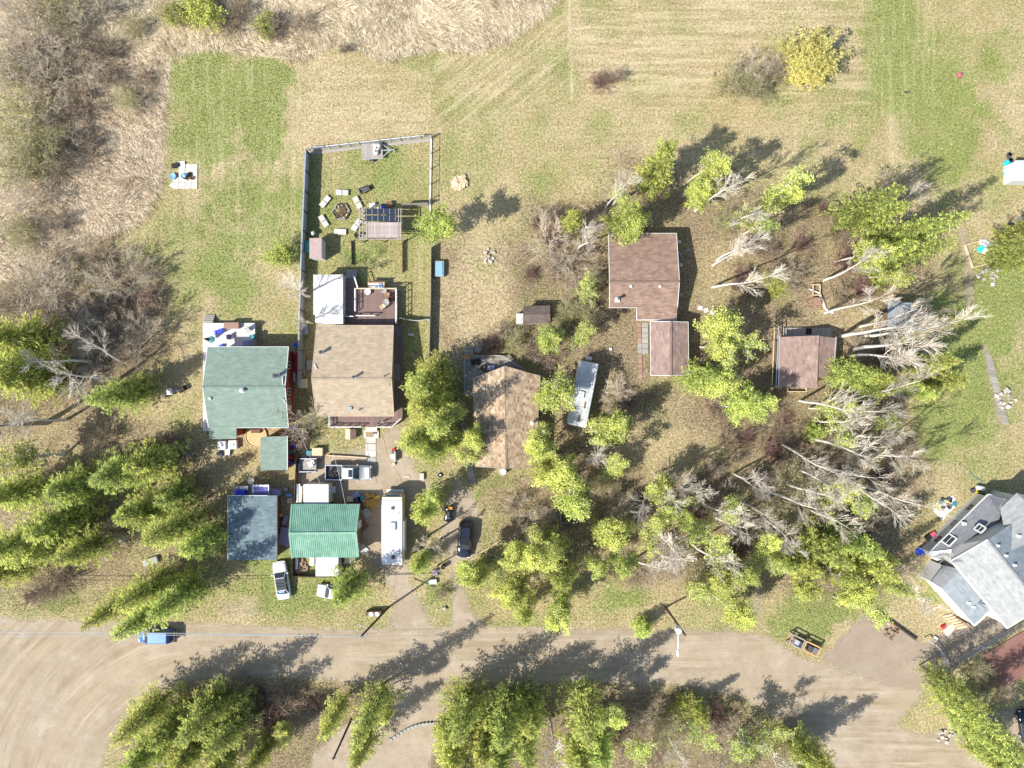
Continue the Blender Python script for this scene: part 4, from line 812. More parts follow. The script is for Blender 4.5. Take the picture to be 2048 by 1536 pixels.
piece('doormat', 'rock_brown', (W(740, 0)[0], W(0, 868)[1], .215), (.95, .75, .03), 0, t)
# rear deck, two levels, with railings, stairs and the white-roofed addition
d2 = 1.1
x0, x1 = W(689, 0, d2)[0], W(795, 0, d2)[0]; ya, yb, yc = W(0, 648, d2)[1], W(0, 578, d2)[1], W(0, 556, d2)[1]; xm = W(713, 0, d2)[0]
boards(t, 'deck_board', 'deck_brown', xm, x1, ya, yb, d2, 'y', .15); boards(t, 'deck_board', 'deck_brown', x0, xm, ya, yc, d2, 'y', .15)
MB().box((xm + x1) / 2, (ya + yb) / 2, d2 / 2 - .02, x1 - xm - .1, yb - ya - .1, d2 - .06).box((x0 + xm) / 2, (ya + yc) / 2, d2 / 2 - .02, xm - x0, yc - ya - .1, d2 - .06).build('deck_skirt', 'wall_brown', t)
rail(t, [(xm + .05, yb - .05), (x1 - .06, yb - .05)], .95, 'wood_pale', base=d2); rail(t, [(x1 - .06, yb), (x1 - .06, ya)], .95, 'white', base=d2)
rail(t, [(xm, yb - .05), (xm, ya + 1.6)], 1.0, 'white', base=d2); rail(t, [(x0 + .2, yc), (x0 + .2, ya + .9), (xm - .2, ya + .9)], 1.0, 'white', base=d2)
rail(t, [(xm + .15, ya + 1.0), (W(753, 0, d2)[0], ya + 1.0)], 1.0, 'white', base=d2)
rail(t, [(xm - .1, yc), (xm + .35, yb)], 1.0, 'white', base=d2)
for i in range(4): piece('step', 'wood_grey', ((x0 + xm) / 2, yc + .16 + .3 * i, d2 - .22 - .24 * i), (xm - x0 - .15, .3, .05), 0, t)
ax0, ax1, ay0, ay1 = W(626, 0, 2.9)[0], W(686, 0, 2.9)[0], W(0, 648, 2.9)[1], W(0, 549, 2.9)[1]
MB().box((ax0 + ax1) / 2, (ay0 + ay1) / 2, 1.3, ax1 - ax0 - .4, ay1 - ay0 - .4, 2.62).build('wall', 'wall_white', t)
b = MB(); ym = W(0, 629, 2.9)[1]
b.add([(ax0, ym, 2.75), (ax1, ym, 2.95), (ax1, ay1, 2.95), (ax0, ay1, 2.75), (ax0, ym, 2.67), (ax1, ym, 2.87), (ax1, ay1, 2.87), (ax0, ay1, 2.67)], [(0, 1, 2, 3), (7, 6, 5, 4), (0, 4, 5, 1), (1, 5, 6, 2), (2, 6, 7, 3), (3, 7, 4, 0)])
b.build('flat_roof', 'metal_white', t)
MB().box((W(645, 0, 2.9)[0] + ax1) / 2, (ay0 + ym) / 2, 2.82, ax1 - W(645, 0, 2.9)[0], ym - ay0, .1).build('flat_roof', 'metal_white', t)
for i in range(26): y = ym + (ay1 - ym) * (i + .5) / 26; MB().bar((ax0 + .02, y, 2.765), (ax1 - .02, y, 2.965), .03, .035).build('roof_rib', 'metal_white', t)

# --- green-shingled house with red walls and pale deck
t = thing('house', 'red-walled house with pale green shingle roof and a whitewashed deck', 'house', (*W(490, 775), 0))
ez, rz_ = 3.6, 4.6
A, B = W3(417, 855, ez), W3(577, 855, ez); C, D = W3(577, 694, ez), W3(415, 694, ez); E, F = W3(405, 774, rz_), W3(570, 774, rz_)
gable(t, A, B, C, D, E, F, 'shingle_green', 'wall_red', .5, edge='white', seed=3)
a0, a1 = W3(419, 878, 3.2), W3(473, 878, 3.2); roof_plane(t, a0, a1, W3(473, 853.5, 3.66), W3(417, 853.5, 3.66), 'shingle_green', seed=9)
MB().box((a0.x + a1.x) / 2, (a0.y + W(0, 850, 3)[1]) / 2 + .2, 1.5, a1.x - a0.x - .5, W(0, 850, 3)[1] - a0.y - .3, 3.1).build('wall', 'wall_red', t)
wx = W(579, 0, 0)[0]
g_ = W3(577, 775, 0)
xe = W3(577, 775, ez).x - .62
for py_, z_, h_ in ((731, 2.2, 1.0), (783, 2.2, 1.0), (804, 2.2, .9), (762, 4.3, .6)): window(t, (xe + .2, W(0, py_)[1], z_), (1, 0, 0), .9, h_)
window(t, (W(500, 0)[0], W3(0, 694, ez).y - .3, 2.0), (0, 1, 0), 1.6, 1.2)
pipe(t, W3(555, 752, 4.32), 1.1, .2, 'steel'); pipe(t, W3(486, 781, 4.5), .5, .17, 'white', 'offwhite'); vent(t, W3(421, 797, 4.3), .4); p = W3(566, 798, 4.28); MB().bar(p, p + Vector((.35, -.45, .15)), .09).bar(p, p + Vector((0, 0, .4)), .06).build('antenna', 'white', t)
dz = .8
x0, x1 = W(406, 0, dz)[0], W(510, 0, dz)[0]; y0, y1 = W(0, 696, dz)[1] - .5, W(0, 646, dz)[1]
boards(t, 'deck_board', 'deck_white', x0, x1, y0, y1, dz, 'x', .15); MB().box((x0 + x1) / 2, (y0 + y1) / 2, dz / 2 - .03, x1 - x0 - .1, y1 - y0 - .1, dz - .05).build('deck_skirt', 'deck_grey', t)
xs_ = W(413, 0, dz)[0]; boards(t, 'deck_board', 'deck_white', x0, xs_ + .6, W(0, 862, dz)[1], y0, dz - .002, 'y', .15); MB().box((x0 + xs_ + .6) / 2, (W(0, 862)[1] + y0) / 2, dz / 2 - .03, xs_ + .5 - x0, y0 - W(0, 862)[1], dz - .06).build('deck_skirt', 'deck_grey', t)
for i in range(4): piece('step', 'wood_grey', (W(420, 0)[0], y1 + .16 + .28 * i, dz - .14 - .17 * i), (1.35, .27, .05), 0, t)

# --- small green-shingled shed
t = thing('shed', 'small shed with lean-to green shingle roof beside blue barrels', 'shed', (*W(547, 906), 0))
roof_plane(t, W3(521, 941, 2.3), W3(575, 940, 2.3), W3(575, 872, 2.7), W3(521, 874, 2.7), 'shingle_green', .18, slab='white', seed=12)
c0, c1 = W3(521, 941, 2.2), W3(575, 872, 2.2); MB().box((c0.x + c1.x) / 2, (c0.y + c1.y) / 2, 1.1, c1.x - c0.x - .4, c1.y - c0.y - .4, 2.25).build('wall', 'wall_red', t)
trim(t, [W3(575, 940, 2.28), W3(575, 872, 2.68)], .07, .14)

# --- slate-shingled cabin
t = thing('cabin', 'low cabin with slate-blue shingle roof dappled by spruce shade', 'cabin', (*W(505, 1055), 0))
roof_plane(t, W3(456, 1120, 2.6), W3(554, 1120, 2.6), W3(554, 991, 3.0), W3(456, 991, 3.0), 'shingle_slate', .2, slab='white', seed=14)
c0, c1 = W3(456, 1120, 2.4), W3(554, 991, 2.4); MB().box((c0.x + c1.x) / 2, (c0.y + c1.y) / 2, 1.25, c1.x - c0.x - .6, c1.y - c0.y - .5, 2.55).build('wall', 'wall_brown', t)
trim(t, [W3(456, 1120, 2.58), W3(456, 991, 2.98), W3(535, 991, 2.98)], .06, .14); trim(t, [W3(554.5, 1120, 2.55), W3(554.5, 991, 2.95)], .05, .14, 'wall_brown')
window(t, (W(556, 0)[0] - .55, W(0, 1030)[1], 1.5), (1, 0, 0), .9, .8)

# --- house with ribbed green metal roof
t = thing('house', 'small brown house with ribbed bright green metal roof', 'house', (*W(650, 1062), 0))
ez, rz_ = 2.7, 3.9
A, B = W3(584, 1115, ez), W3(717, 1115, ez); C, D = W3(718, 1008, ez), W3(584, 1008, ez); E, F = W3(579, 1067, rz_), W3(712, 1066, rz_)
cen = (A + C) / 2
g = [Vector((p.x + (cen.x - p.x) * .05, p.y + (cen.y - p.y) * .08, -.05)) for p in (A, B, C, D)]; u_ = [Vector((p.x, p.y, ez - .1)) for p in g]
e_ = Vector((g[0].x, (E.y), rz_ - .15)); f_ = Vector((g[1].x, F.y, rz_ - .15))
MB().add(g + u_ + [e_, f_], [(0, 1, 5, 4), (1, 2, 6, 9, 5), (2, 3, 7, 6), (3, 0, 4, 8, 7)]).build('wall', 'wall_brown', t)
for P, Q, R2, S2 in ((A, B, F, E), (C, D, E, F)):
    n_ = (Q - P).cross(S2 - P).normalized(); b = MB(); b.add([p - n_ * .06 for p in (P, Q, R2, S2)] + [P, Q, R2, S2], [(3, 2, 1, 0), (4, 5, 6, 7), (0, 1, 5, 4), (1, 2, 6, 5), (2, 3, 7, 6), (3, 0, 4, 7)]); b.build('roof_panel', 'metal_green', t)
    for i in range(34): f = (i + .5) / 34; MB().bar(P.lerp(Q, f) + n_ * .02, S2.lerp(R2, f) + n_ * .02, .05, .05).build('roof_rib', 'metal_green', t)
MB().bar(E + Vector((0, 0, .05)), F + Vector((0, 0, .05)), .3, .06).build('ridge_cap', 'metal_green', t)
for P, Q in ((B, F), (F, C), (A, E), (E, D)): MB().bar(P + Vector((0, 0, .03)), Q + Vector((0, 0, .03)), .22, .07).build('rake_trim', 'metal_green', t)
window(t, (g[1].x + .02, W(0, 1090)[1], 1.5), (1, 0, 0), 1.0, .9); MB().box(g[1].x + .03, W(0, 1045)[1], 1.02, .07, .9, 2.05).build('door', 'offwhite', t)

# --- prow-roofed house with weathered deck
t = thing('house', 'house with prow-pointed roof of mottled orange-brown shingles and grey deck', 'house', (*W(1012, 840), 0))
ez, rz_ = 2.8, 3.8
A, B = W3(946, 757, ez), W3(951, 933, ez); C, D = W3(1070, 934, ez), W3(1080, 752, ez); E, F = W3(1011, 732, rz_), W3(1013, 937, rz_)
gable(t, A, B, C, D, E, F, 'shingle_orange', 'wall_brown', .45, edge='wood_grey', course=.24, seed=21, tab=.34)
vent(t, W3(968, 777, 3.12), .4); pipe(t, W3(1064, 846, 3.0), .55, .17, 'white', 'offwhite')
dz = .7
x0, x1 = W(929, 0, dz)[0], W(1000, 0, dz)[0]; y0, y1 = W(0, 790, dz)[1], W(0, 711, dz)[1]
boards(t, 'deck_board', 'deck_grey', x0, W(950, 0)[0], y0, W(0, 756)[1], dz, 'x', .2); boards(t, 'deck_board', 'deck_grey', x0, W(1012, 0)[0], W(0, 756)[1], y1, dz, 'x', .2)
for i in range(16):
    y = W(0, 756)[1] + (y1 - W(0, 756)[1]) * (i + .5) / 16; f = (i + .5) / 16; xe_ = W(1049 - 30 * max(0, f - .35) / .65, 0, dz)[0]; xa = W(1012.5, 0)[0]
    piece('deck_board', 'deck_grey', ((xa + xe_) / 2, y, dz), (xe_ - xa, .17, .04), 0, t)
MB().poly([(x0 + .05, y0), (W(950, 0)[0], y0), (W(950, 0)[0], W(0, 756)[1]), (W(1048, 0)[0], W(0, 757)[1]), (W(1048, 0)[0], W(0, 738)[1]), (W(1018, 0)[0], y1 - .08), (x0 + .05, y1 - .08)], 0, dz - .03).build('deck_skirt', 'wood_dark', t)
for i in range(5): piece('step', 'deck_grey', (W(938, 0)[0], y1 + .15 + .22 * i, dz - .1 - .12 * i), (1.1, .2, .05), 0, t)
rail(t, [(x0 + .05, y0), (x0 + .05, y1)], .9, 'wood_grey', base=dz); rail(t, [(W(950, 0)[0], y1 - .05), (W(1002, 0)[0], y1 - .05), (W(1048, 0)[0], W(0, 738)[1])], .9, 'wood_grey', base=dz)
t = thing('boardwalk', 'sloping plank boardwalk beside the prow-roofed house', 'boardwalk', (*W(934, 905), 0))
pts = [(918, 852), (926, 905), (936, 965)]
for i in range(26):
    f = i / 25; a = (918 + 19 * f, 848 + 120 * f); piece('plank', 'deck_grey', (*W(a[0] + 8, a[1], .3), .08 + .26 * (1 - f)), (.95, .26, .04), .18, t)
for s in (-.4, .4): MB().bar((W(925, 848)[0] + s, W(0, 848)[1], .16), (W(945, 968)[0] + s, W(0, 968)[1], .02), .08, .12).build('bearer', 'wood_dark', t)

# --- long red-brown house
t = thing('house', 'long house with weathered red-brown shingles and white eave gutters', 'house', (*W(1288, 555), 0))
ez, rz_ = 2.7, 3.8
A, B = W3(1219, 615, ez), W3(1355, 615, ez); C, D = W3(1353, 467, ez), W3(1217, 467, ez); E, F = W3(1219, 563, rz_), W3(1359, 563, rz_)
gable(t, A, B, C, D, E, F, 'shingle_redbrown', 'wall_brown', .4, edge='offwhite', seed=31)
s0, s1 = W3(1273, 640, 2.35), W3(1353, 640, 2.35); roof_plane(t, s0, s1, W3(1355, 613.5, 2.78), W3(1273, 613.5, 2.78), 'shingle_redbrown', seed=33)
MB().box((s0.x + s1.x) / 2, (s0.y + A.y) / 2 + .2, 1.1, s1.x - s0.x - .5, A.y - s0.y, 2.25).build('wall', 'wall_brown', t)
trim(t, [W3(1273, 614, 2.7), W3(1273, 640, 2.32), W3(1353, 640, 2.32)], .1, .13)
pipe(t, W3(1236, 598, 3.05), 1.0, .16, 'steel_pale'); vent(t, W3(1235, 599, 3.05), .7); vent(t, W3(1262, 573, 3.6), .36, 'paint_white'); vent(t, W3(1320, 573, 3.6), .36, 'paint_white')
window(t, (W3(1355, 540, 2).x - .48, W(0, 520)[1], 1.5), (1, 0, 0), 1.2, 1.0); window(t, (W3(1219, 540, 2).x + .5, W(0, 540)[1], 1.5), (-1, 0, 0), 1.2, 1.0)
t = thing('garage', 'detached garage with mauve-brown gable roof below the red-brown house', 'garage', (*W(1339, 697), 0))
ez, rz_ = 2.5, 3.3
A, B = W3(1301, 643, ez), W3(1302, 751, ez); C, D = W3(1377, 735 + 15, ez), W3(1376, 644, ez); E, F = W3(1342, 643, rz_), W3(1342, 751, rz_)
gable(t, A, B, C, D, E, F, 'shingle_mauve', 'wall_brown', .3, edge='white', seed=41)
MB().box(W(1340, 0, 1)[0], W3(1340, 751, ez).y + .32, 1.05, 2.6, .06, 2.1).build('garage_door', 'offwhite', t)

# --- two-tone brown shed with pole frame
t = thing('shed', 'two-tone brown shed with plank porch and metal pole frame', 'shed', (*W(1612, 720), 0))
roof_plane(t, W3(1557, 774, 2.5), W3(1559, 674, 2.5), W3(1638, 671, 3.5), W3(1634, 777, 3.5), 'shingle_mauve', .25, seed=51)
roof_plane(t, W3(1672, 676, 2.5), W3(1664, 754, 2.5), W3(1636, 755, 3.38), W3(1638, 672, 3.38), 'shingle_mauve', .25, seed=52)
c0, c1 = W3(1557, 772, 2.4), W3(1638, 676, 2.4); MB().box((c0.x + c1.x) / 2, (c0.y + c1.y) / 2, 1.25, c1.x - c0.x - .4, c1.y - c0.y - .5, 2.5).build('wall', 'wall_brown', t)
c0, c1 = W3(1638, 752, 2.4), W3(1668, 678, 2.4); MB().box((c0.x + c1.x) / 2 - .12, (c0.y + c1.y) / 2, 1.24, c1.x - c0.x - .2, c1.y - c0.y - .5, 2.48).build('wall', 'wood', t)
trim(t, [W3(1557, 776, 2.5), W3(1559, 672, 2.5)], .12, .12, 'steel_pale', 'gutter'); trim(t, [W3(1672, 674, 2.5), W3(1668, 735, 2.5)], .12, .12, 'steel_pale', 'gutter')
x0, x1 = W(1564, 0)[0], W(1660, 0)[0]; boards(t, 'porch_board', 'wood_grey', x0, x1, W(0, 676)[1], W(0, 656)[1], .35, 'y', .28); MB().box((x0 + x1) / 2, (W(0, 676)[1] + W(0, 656)[1]) / 2, .16, x1 - x0 - .1, 1.2, .3).build('porch_base', 'wood_dark', t)
MB().box(W(1615, 0)[0], W(0, 663)[1], .38, .75, .8, .03).build('hatch', 'black', t)
for a, b_ in (((1549, 654), (1544, 770)), ((1557, 652), (1552, 775))): MB().bar(W3(*a, 2.2), W3(*b_, 2.2), .09, .09).build('pole', 'steel_pale' if a[0] > 1550 else 'wood_pale', t)
for a in ((1549, 656), (1544, 768), (1557, 656)): p = W3(*a, 2.2); MB().bar((p.x, p.y, 0), p, .09, .09).build('pole', 'wood_pale', t)
b = MB()
for a, c in (((1574, 783), (1612, 783)), ((1574, 776), (1574, 783)), ((1612, 776), (1612, 783))): b.bar(W3(*a, .25), W3(*c, .25), .09, .5)
b.build('planter_rim', 'wood_pale', t)

# --- small dark shed
t = thing('shed', 'little dark-roofed shed half under green poplars', 'shed', (*W(1072, 628), 0))
roof_plane(t, W3(1046, 650, 1.9), W3(1102, 648, 1.9), W3(1100, 628, 2.5), W3(1046, 630, 2.5), 'shingle_dark', .22, seed=61); roof_plane(t, W3(1100, 611, 1.9), W3(1047, 612, 1.9), W3(1046, 630, 2.5), W3(1100, 628, 2.5), 'shingle_dark', .22, seed=62)
c0, c1 = W3(1047, 648, 1.8), W3(1100, 613, 1.8); MB().box((c0.x + c1.x) / 2, (c0.y + c1.y) / 2, .95, c1.x - c0.x - .3, c1.y - c0.y - .3, 1.95).build('wall', 'wall_brown', t)
single('crate', MB().box(*W(1040, 638, .5), .4, 1.0, 1.35, .8).box(*W(1040, 637, .8), .83, .45, .55, .08), 'offwhite', 'white box with a dark lid inset beside the little dark-roofed shed', 'box', (*W(1040, 638), 0))

# --- garden shed by the board fence
t = thing('garden_shed', 'narrow garden shed with mauve metal roof against the board fence', 'shed', (*W(632, 497), 0))
c0, c1 = W3(620, 517, 2.1), W3(643, 476, 2.1)
MB().box((c0.x + c1.x) / 2, (c0.y + c1.y) / 2, 1.0, c1.x - c0.x, c1.y - c0.y - .2, 2.0).build('wall', 'wall_white', t)
MB().add([(c0.x - .1, c0.y, 2.02), (c1.x + .05, c0.y, 2.2), (c1.x + .05, c1.y, 2.2), (c0.x - .1, c1.y, 2.02), (c0.x - .1, c0.y, 1.96), (c1.x + .05, c0.y, 2.14), (c1.x + .05, c1.y, 2.14), (c0.x - .1, c1.y, 1.96)], [(0, 1, 2, 3), (7, 6, 5, 4), (0, 4, 5, 1), (1, 5, 6, 2), (2, 6, 7, 3), (3, 7, 4, 0)]).build('roof_panel', 'metal_mauve', t)
for i in range(9): y = c0.y + (c1.y - c0.y) * (i + .5) / 9; MB().bar((c0.x - .08, y, 2.035), (c1.x + .03, y, 2.215), .03, .03).build('roof_rib', 'metal_mauve', t)
single('storage_box', MB().box(*W(615, 494, .4), .45, .55, 1.5, .9).box(*W(615, 494, .9), .93, .62, 1.56, .07), 'wall_teal', 'teal storage box squeezed between garden shed and fence', 'box', (*W(615, 494), 0))
t = single('round_bin', MB().lathe(*W(627, 467, .5), [(.22, 0), (.28, .8), (.32, .82), (.1, .98)], 14), 'offwhite', 'white round bin at the top end of the garden shed', 'bin', (*W(627, 467), 0), smooth=True)

# --- pergola with solar panels
t = thing('pergola', 'weathered timber pergola with dark solar panels on its roof', 'pergola', (*W(762, 448), 0))
ph = 2.5
def PP(px, py): return W3(px, py, ph)
a, b_ = PP(720, 478), PP(803, 417)
boards(t, 'roof_plank', 'deck_weather', PP(736, 0).x, PP(802, 0).x, PP(0, 473).y, PP(0, 445).y, ph, 'y', .19)
for px_ in (719, 726, 733, 797, 802): MB().bar(PP(px_, 478), PP(px_, 417), .1, .14).build('rafter', 'wood_grey', t)
for py_ in (418, 445, 474, 478): MB().bar(PP(715, py_) - Vector((0, 0, .1)), PP(805, py_) - Vector((0, 0, .1)), .1, .14).build('beam', 'deck_weather', t)
for i in range(7): MB().bar(PP(717, 420 + i * 8), PP(735, 424 + i * 8), .07, .08).build('slat', 'deck_weather', t)
for k in range(2): piece('solar_panel', 'solar', (PP(762, 0).x, PP(0, 423.5 + 13.5 * k).y, ph + .12), (4.0, .72, .05), 0, t, 0, .05)
for k in range(2):
    for j in range(6): piece('panel_frame', 'steel_pale', (PP(733 + j * 11.6, 0).x, PP(0, 423.5 + 13.5 * k).y, ph + .15), (.03, .72, .02), 0, t, 0, .05)
for px_, py_ in ((719, 418), (802, 418), (719, 477), (802, 477), (761, 477)): p = PP(px_, py_); MB().bar((p.x, p.y, 0), (p.x, p.y, ph - .15), .13, .13).build('post', 'wood_grey', t)
for k in range(5): piece('seat_board', 'wood_dark', (PP(760, 0).x, PP(0, 470).y + .12 * k, .45), (3.8, .1, .04), 0, t)
for k in range(2): MB().bar((PP(735, 0).x + k * 2.6, PP(0, 468).y, 0), (PP(735, 0).x + k * 2.6, PP(0, 468).y, .43), .1).build('seat_leg', 'wood_dark', t)

# --- white boarded sheds near the green metal roof
t = thing('box_shed', 'white flat-topped box shed behind the green metal roof', 'shed', (*W(636, 988), 0))
c0, c1 = W3(608, 1007, 2.3), W3(657, 969, 2.3)
MB().box((c0.x + c1.x) / 2, (c0.y + c1.y) / 2, 1.12, c1.x - c0.x, c1.y - c0.y, 2.25).build('wall', 'cream', t); MB().box((c0.x + c1.x) / 2 - .02, (c0.y + c1.y) / 2, 2.3, c1.x - c0.x + .08, c1.y - c0.y + .08, .1).build('roof', 'paint_white', t, bevel=.03)
MB().box(c1.x + .2, (c0.y + c1.y) / 2 + .3, .6, .5, .8, .5).build('air_conditioner', 'offwhite', t)
for i in range(7): MB().box(c0.x + .4 + i * .13, c1.y - .55, 2.36, .03, .9, .02).build('vent_slot', 'steel', t)
t = thing('cargo_trailer', 'plain white cargo trailer parked against the green metal roof', 'trailer', (*W(653, 1134), 0))
c0, c1 = W3(631, 1153, 2.2), W3(677, 1114, 2.2)
MB().box((c0.x + c1.x) / 2, (c0.y + c1.y) / 2, 1.3, c1.x - c0.x, c1.y - c0.y, 1.75).build('body', 'paint_white', t, bevel=.06)
for s in (-1, 1):
    w_ = MB().tube(((c0.x + c1.x) / 2, (c0.y + c1.y) / 2 + s * ((c1.y - c0.y) / 2 - .12), .33), ((c0.x + c1.x) / 2, (c0.y + c1.y) / 2 + s * ((c1.y - c0.y) / 2 + .1), .33), .34, .34, 14).build('wheel', 'rubber', t)
MB().bar((c1.x, (c0.y + c1.y) / 2, .5), (c1.x + 1.2, (c0.y + c1.y) / 2, .5), .1).bar((c1.x + 1.15, (c0.y + c1.y) / 2, 0), (c1.x + 1.15, (c0.y + c1.y) / 2, .55), .08).build('tongue', 'steel', t)

# --- white house, turned 45 degrees
t = thing('house', 'big white-walled house with light and slate-grey roofs and skylights', 'house', (*W(1960, 1130), 0))
# wing A: slate-grey slope facing up-left with ridge, down to a valley
Ae0, Ae1 = W3(1860, 1104, 2.8), W3(1976, 989, 2.8); Ar0, Ar1 = W3(1903, 1099, 4.1), W3(2001, 1030, 4.1); Av0, Av1 = W3(1900, 1118, 3.5), W3(1988, 1068, 3.5)
roof_plane(t, Ae1, Ae0, Ar0, Ar1, 'shingle_grey', .22, slab='white', seed=71, flat=False); roof_plane(t, Av0, Av1, Ar1, Ar0, 'shingle_grey', .22, slab='white', seed=72, flat=False)
MB().add([(Ae0.x, Ae0.y, 0), (Ae0.x, Ae0.y, 2.75), Ar0 - Vector((0, 0, .12)), (W(1922, 1150, 4)[0], W(1922, 1150, 4)[1], 4.4), (W(1922, 1150, 4)[0], W(1922, 1150, 4)[1], 0)], [(0, 4, 3, 2, 1)]).build('wall', 'wall_white', t)
ni = Vector((.707, -.707, 0)); MB().add([(*(Ae0 + ni * .4).xy, 0), (*(Ae1 + ni * .4).xy, 0), (*(Ae1 + ni * .4).xy, 2.8), (*(Ae0 + ni * .4).xy, 2.8)], [(0, 1, 2, 3)]).build('wall', 'wall_white', t)
for f in (.22, .5, .78): window(t, (Ae0 + ni * .38).lerp(Ae1 + ni * .38, f) - Vector((0, 0, 1.4)), (-.707, .707, 0), 1.1, .9)
MB().add([(Ae1.x, Ae1.y, 0), (W(2024, 1000, 4)[0], W(2024, 1000, 4)[1], 0), (W(2024, 1000, 4)[0], W(2024, 1000, 4)[1], 4.2), (Ae1.x, Ae1.y, 2.7)], [(0, 1, 2, 3)]).build('wall', 'wall_white', t)
roof_plane(t, W3(2026, 998, 2.9), Ae1, Ar1, W3(2012, 1024, 4.1), 'shingle_grey', .22, slab='white', seed=73, flat=False)
trim(t, [Ae0 - Vector((0, 0, .05)), Ae1 - Vector((0, 0, .05)), W3(2026, 998, 2.85)], .16, .16, 'white'); trim(t, [Ae0, Ar0], .12, .2, 'white')
def on_plane(px, py, P, Q, S):     # a point of plane P,Q,S seen at px,py
    n = (Q - P).cross(S - P); o_ = Vector((0, 0, H)); d = Vector(((px - 1024) / SC, (768 - py) / SC, -H)); return o_ + d * ((P - o_).dot(n) / d.dot(n))
def skylight(px, py, w, l):
    p = on_plane(px, py, Ae0, Ae1, Ar0); u = (Ae1 - Ae0).normalized(); n = (Ae1 - Ae0).cross(Ar0 - Ae0).normalized(); n = n if n.z > 0 else -n; v = n.cross(u); b = MB()
    for s in (-1, 1): b.bar(p + u * s * l / 2 - v * w / 2 + n * .05, p + u * s * l / 2 + v * w / 2 + n * .05, .16, .12); b.bar(p - u * l / 2 + v * s * w / 2 + n * .05, p + u * l / 2 + v * s * w / 2 + n * .05, .16, .12)
    b.bar(p - u * l / 2 + n * .06, p + u * l / 2 + n * .06, .06, .06); o = b.build('skylight', 'white', t); off = parent_origin(t)
    g = MB().quad(*[q - off + n * .06 for q in (p - u * l / 2 - v * w / 2, p + u * l / 2 - v * w / 2, p + u * l / 2 + v * w / 2, p - u * l / 2 + v * w / 2)]); g.build('pane', 'glass', o, world_co=False)
skylight(1898, 1080, 1.1, 1.35); skylight(1960, 1057, .9, .9)
p = on_plane(1929, 1101, Av0, Av1, Ar0); vent(t, on_plane(1928, 1047, Ae0, Ae1, Ar0), .5)
u = (Av1 - Av0).normalized(); n = (Av1 - Av0).cross(Ar0 - Av0).normalized(); n = n if n.z > 0 else -n; v = n.cross(u); b = MB()
for s in (-1, 1): b.bar(p + u * s * .6 - v * .35 + n * .06, p + u * s * .6 + v * .35 + n * .06, .14, .12); b.bar(p - u * .6 + v * s * .35 + n * .06, p + u * .6 + v * s * .35 + n * .06, .14, .12)
o = b.build('skylight', 'white', t); off = parent_origin(t); MB().quad(*[q - off + n * .07 for q in (p - u * .6 - v * .35, p + u * .6 - v * .35, p + u * .6 + v * .35, p - u * .6 + v * .35)]).build('pane', 'glass', o, world_co=False)
# main wing: sun-facing slope painted lighter as if lit, grey slope behind
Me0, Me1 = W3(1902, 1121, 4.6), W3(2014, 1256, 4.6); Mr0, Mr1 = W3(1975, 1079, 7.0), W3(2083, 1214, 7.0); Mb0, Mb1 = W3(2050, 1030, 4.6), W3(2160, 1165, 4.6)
roof_plane(t, Me0, Me1, Mr1, Mr0, 'shingle_sunlit', .22, slab='white', seed=75, flat=False); roof_plane(t, Mb1, Mb0, Mr0, Mr1, 'shingle_blue', .22, slab='white', seed=76, flat=False)
trim(t, [Me0, Me1], .22, .22, 'white'); trim(t, [Me1, Mr1], .12, .2, 'white'); trim(t, [Mr0, Me0], .12, .16, 'white'); MB().bar(Mr0, Mr1, .25, .08).build('ridge_cap', 'shingle_sunlit', t)
def wall4(pts, top): MB().add([(p.x, p.y, -.05) for p in pts] + [(p.x, p.y, z) for p, z in zip(pts, top)], [(i, i + 1, len(pts) + i + 1, len(pts) + i) for i in range(len(pts) - 1)]).build('wall', 'wall_white', t)
uin = (Mr0 - Me0); uin.z = 0; uin.normalize()
wall4([Me0 + uin * .3, Me1 + uin * .3], [4.5, 4.5]); wall4([Mb0 - uin * .3, Mb1 - uin * .3], [4.5, 4.5])
mid1 = Vector((Mr1.x, Mr1.y, 0)); MB().add([(*(Me1 + uin * .3).xy, 0), (*(Mb1 - uin * .3).xy, 0), (*(Mb1 - uin * .3).xy, 4.5), (Mr1.x, Mr1.y, 6.85), (*(Me1 + uin * .3).xy, 4.5)], [(0, 1, 2, 3, 4)]).build('wall', 'wall_white', t)
MB().add([(*(Me0 + uin * .3).xy, 0), (*(Mb0 - uin * .3).xy, 0), (*(Mb0 - uin * .3).xy, 4.5), (Mr0.x, Mr0.y, 6.85), (*(Me0 + uin * .3).xy, 4.5)], [(4, 3, 2, 1, 0)]).build('wall', 'wall_white', t)
# cross wing at the back right
Ce0, Ce1 = W3(2000, 1017, 4.4), W3(2080, 960, 4.4); Cr0, Cr1 = W3(2020, 1103, 6.6), W3(2100, 1020, 6.6)
roof_plane(t, W3(2001, 1017, 4.6), W3(2033, 986, 4.6), W3(2110, 1060, 6.4), W3(2017, 1104, 6.4), 'shingle_sunlit', .22, slab='white', seed=78, flat=False)
roof_plane(t, W3(2033, 986, 4.6), W3(2120, 1010, 4.6), W3(2130, 1050, 6.2), W3(2108, 1058, 6.4), 'shingle_sunlit', .22, slab='white', seed=79, flat=False)
wall4([W3(2006, 1020, 4.6), W3(2036, 991, 4.6), W3(2110, 1012, 4.6)], [4.4, 4.4, 4.4])
for px, py, z in ((1995, 1091, 6.5), (2011, 1111, 6.5), (2028, 1130, 6.5)): vent(t, on_plane(px, py, Mb0, Mb1, Mr0), .4)
vent(t, W3(2037, 1072, 6.0), .45)
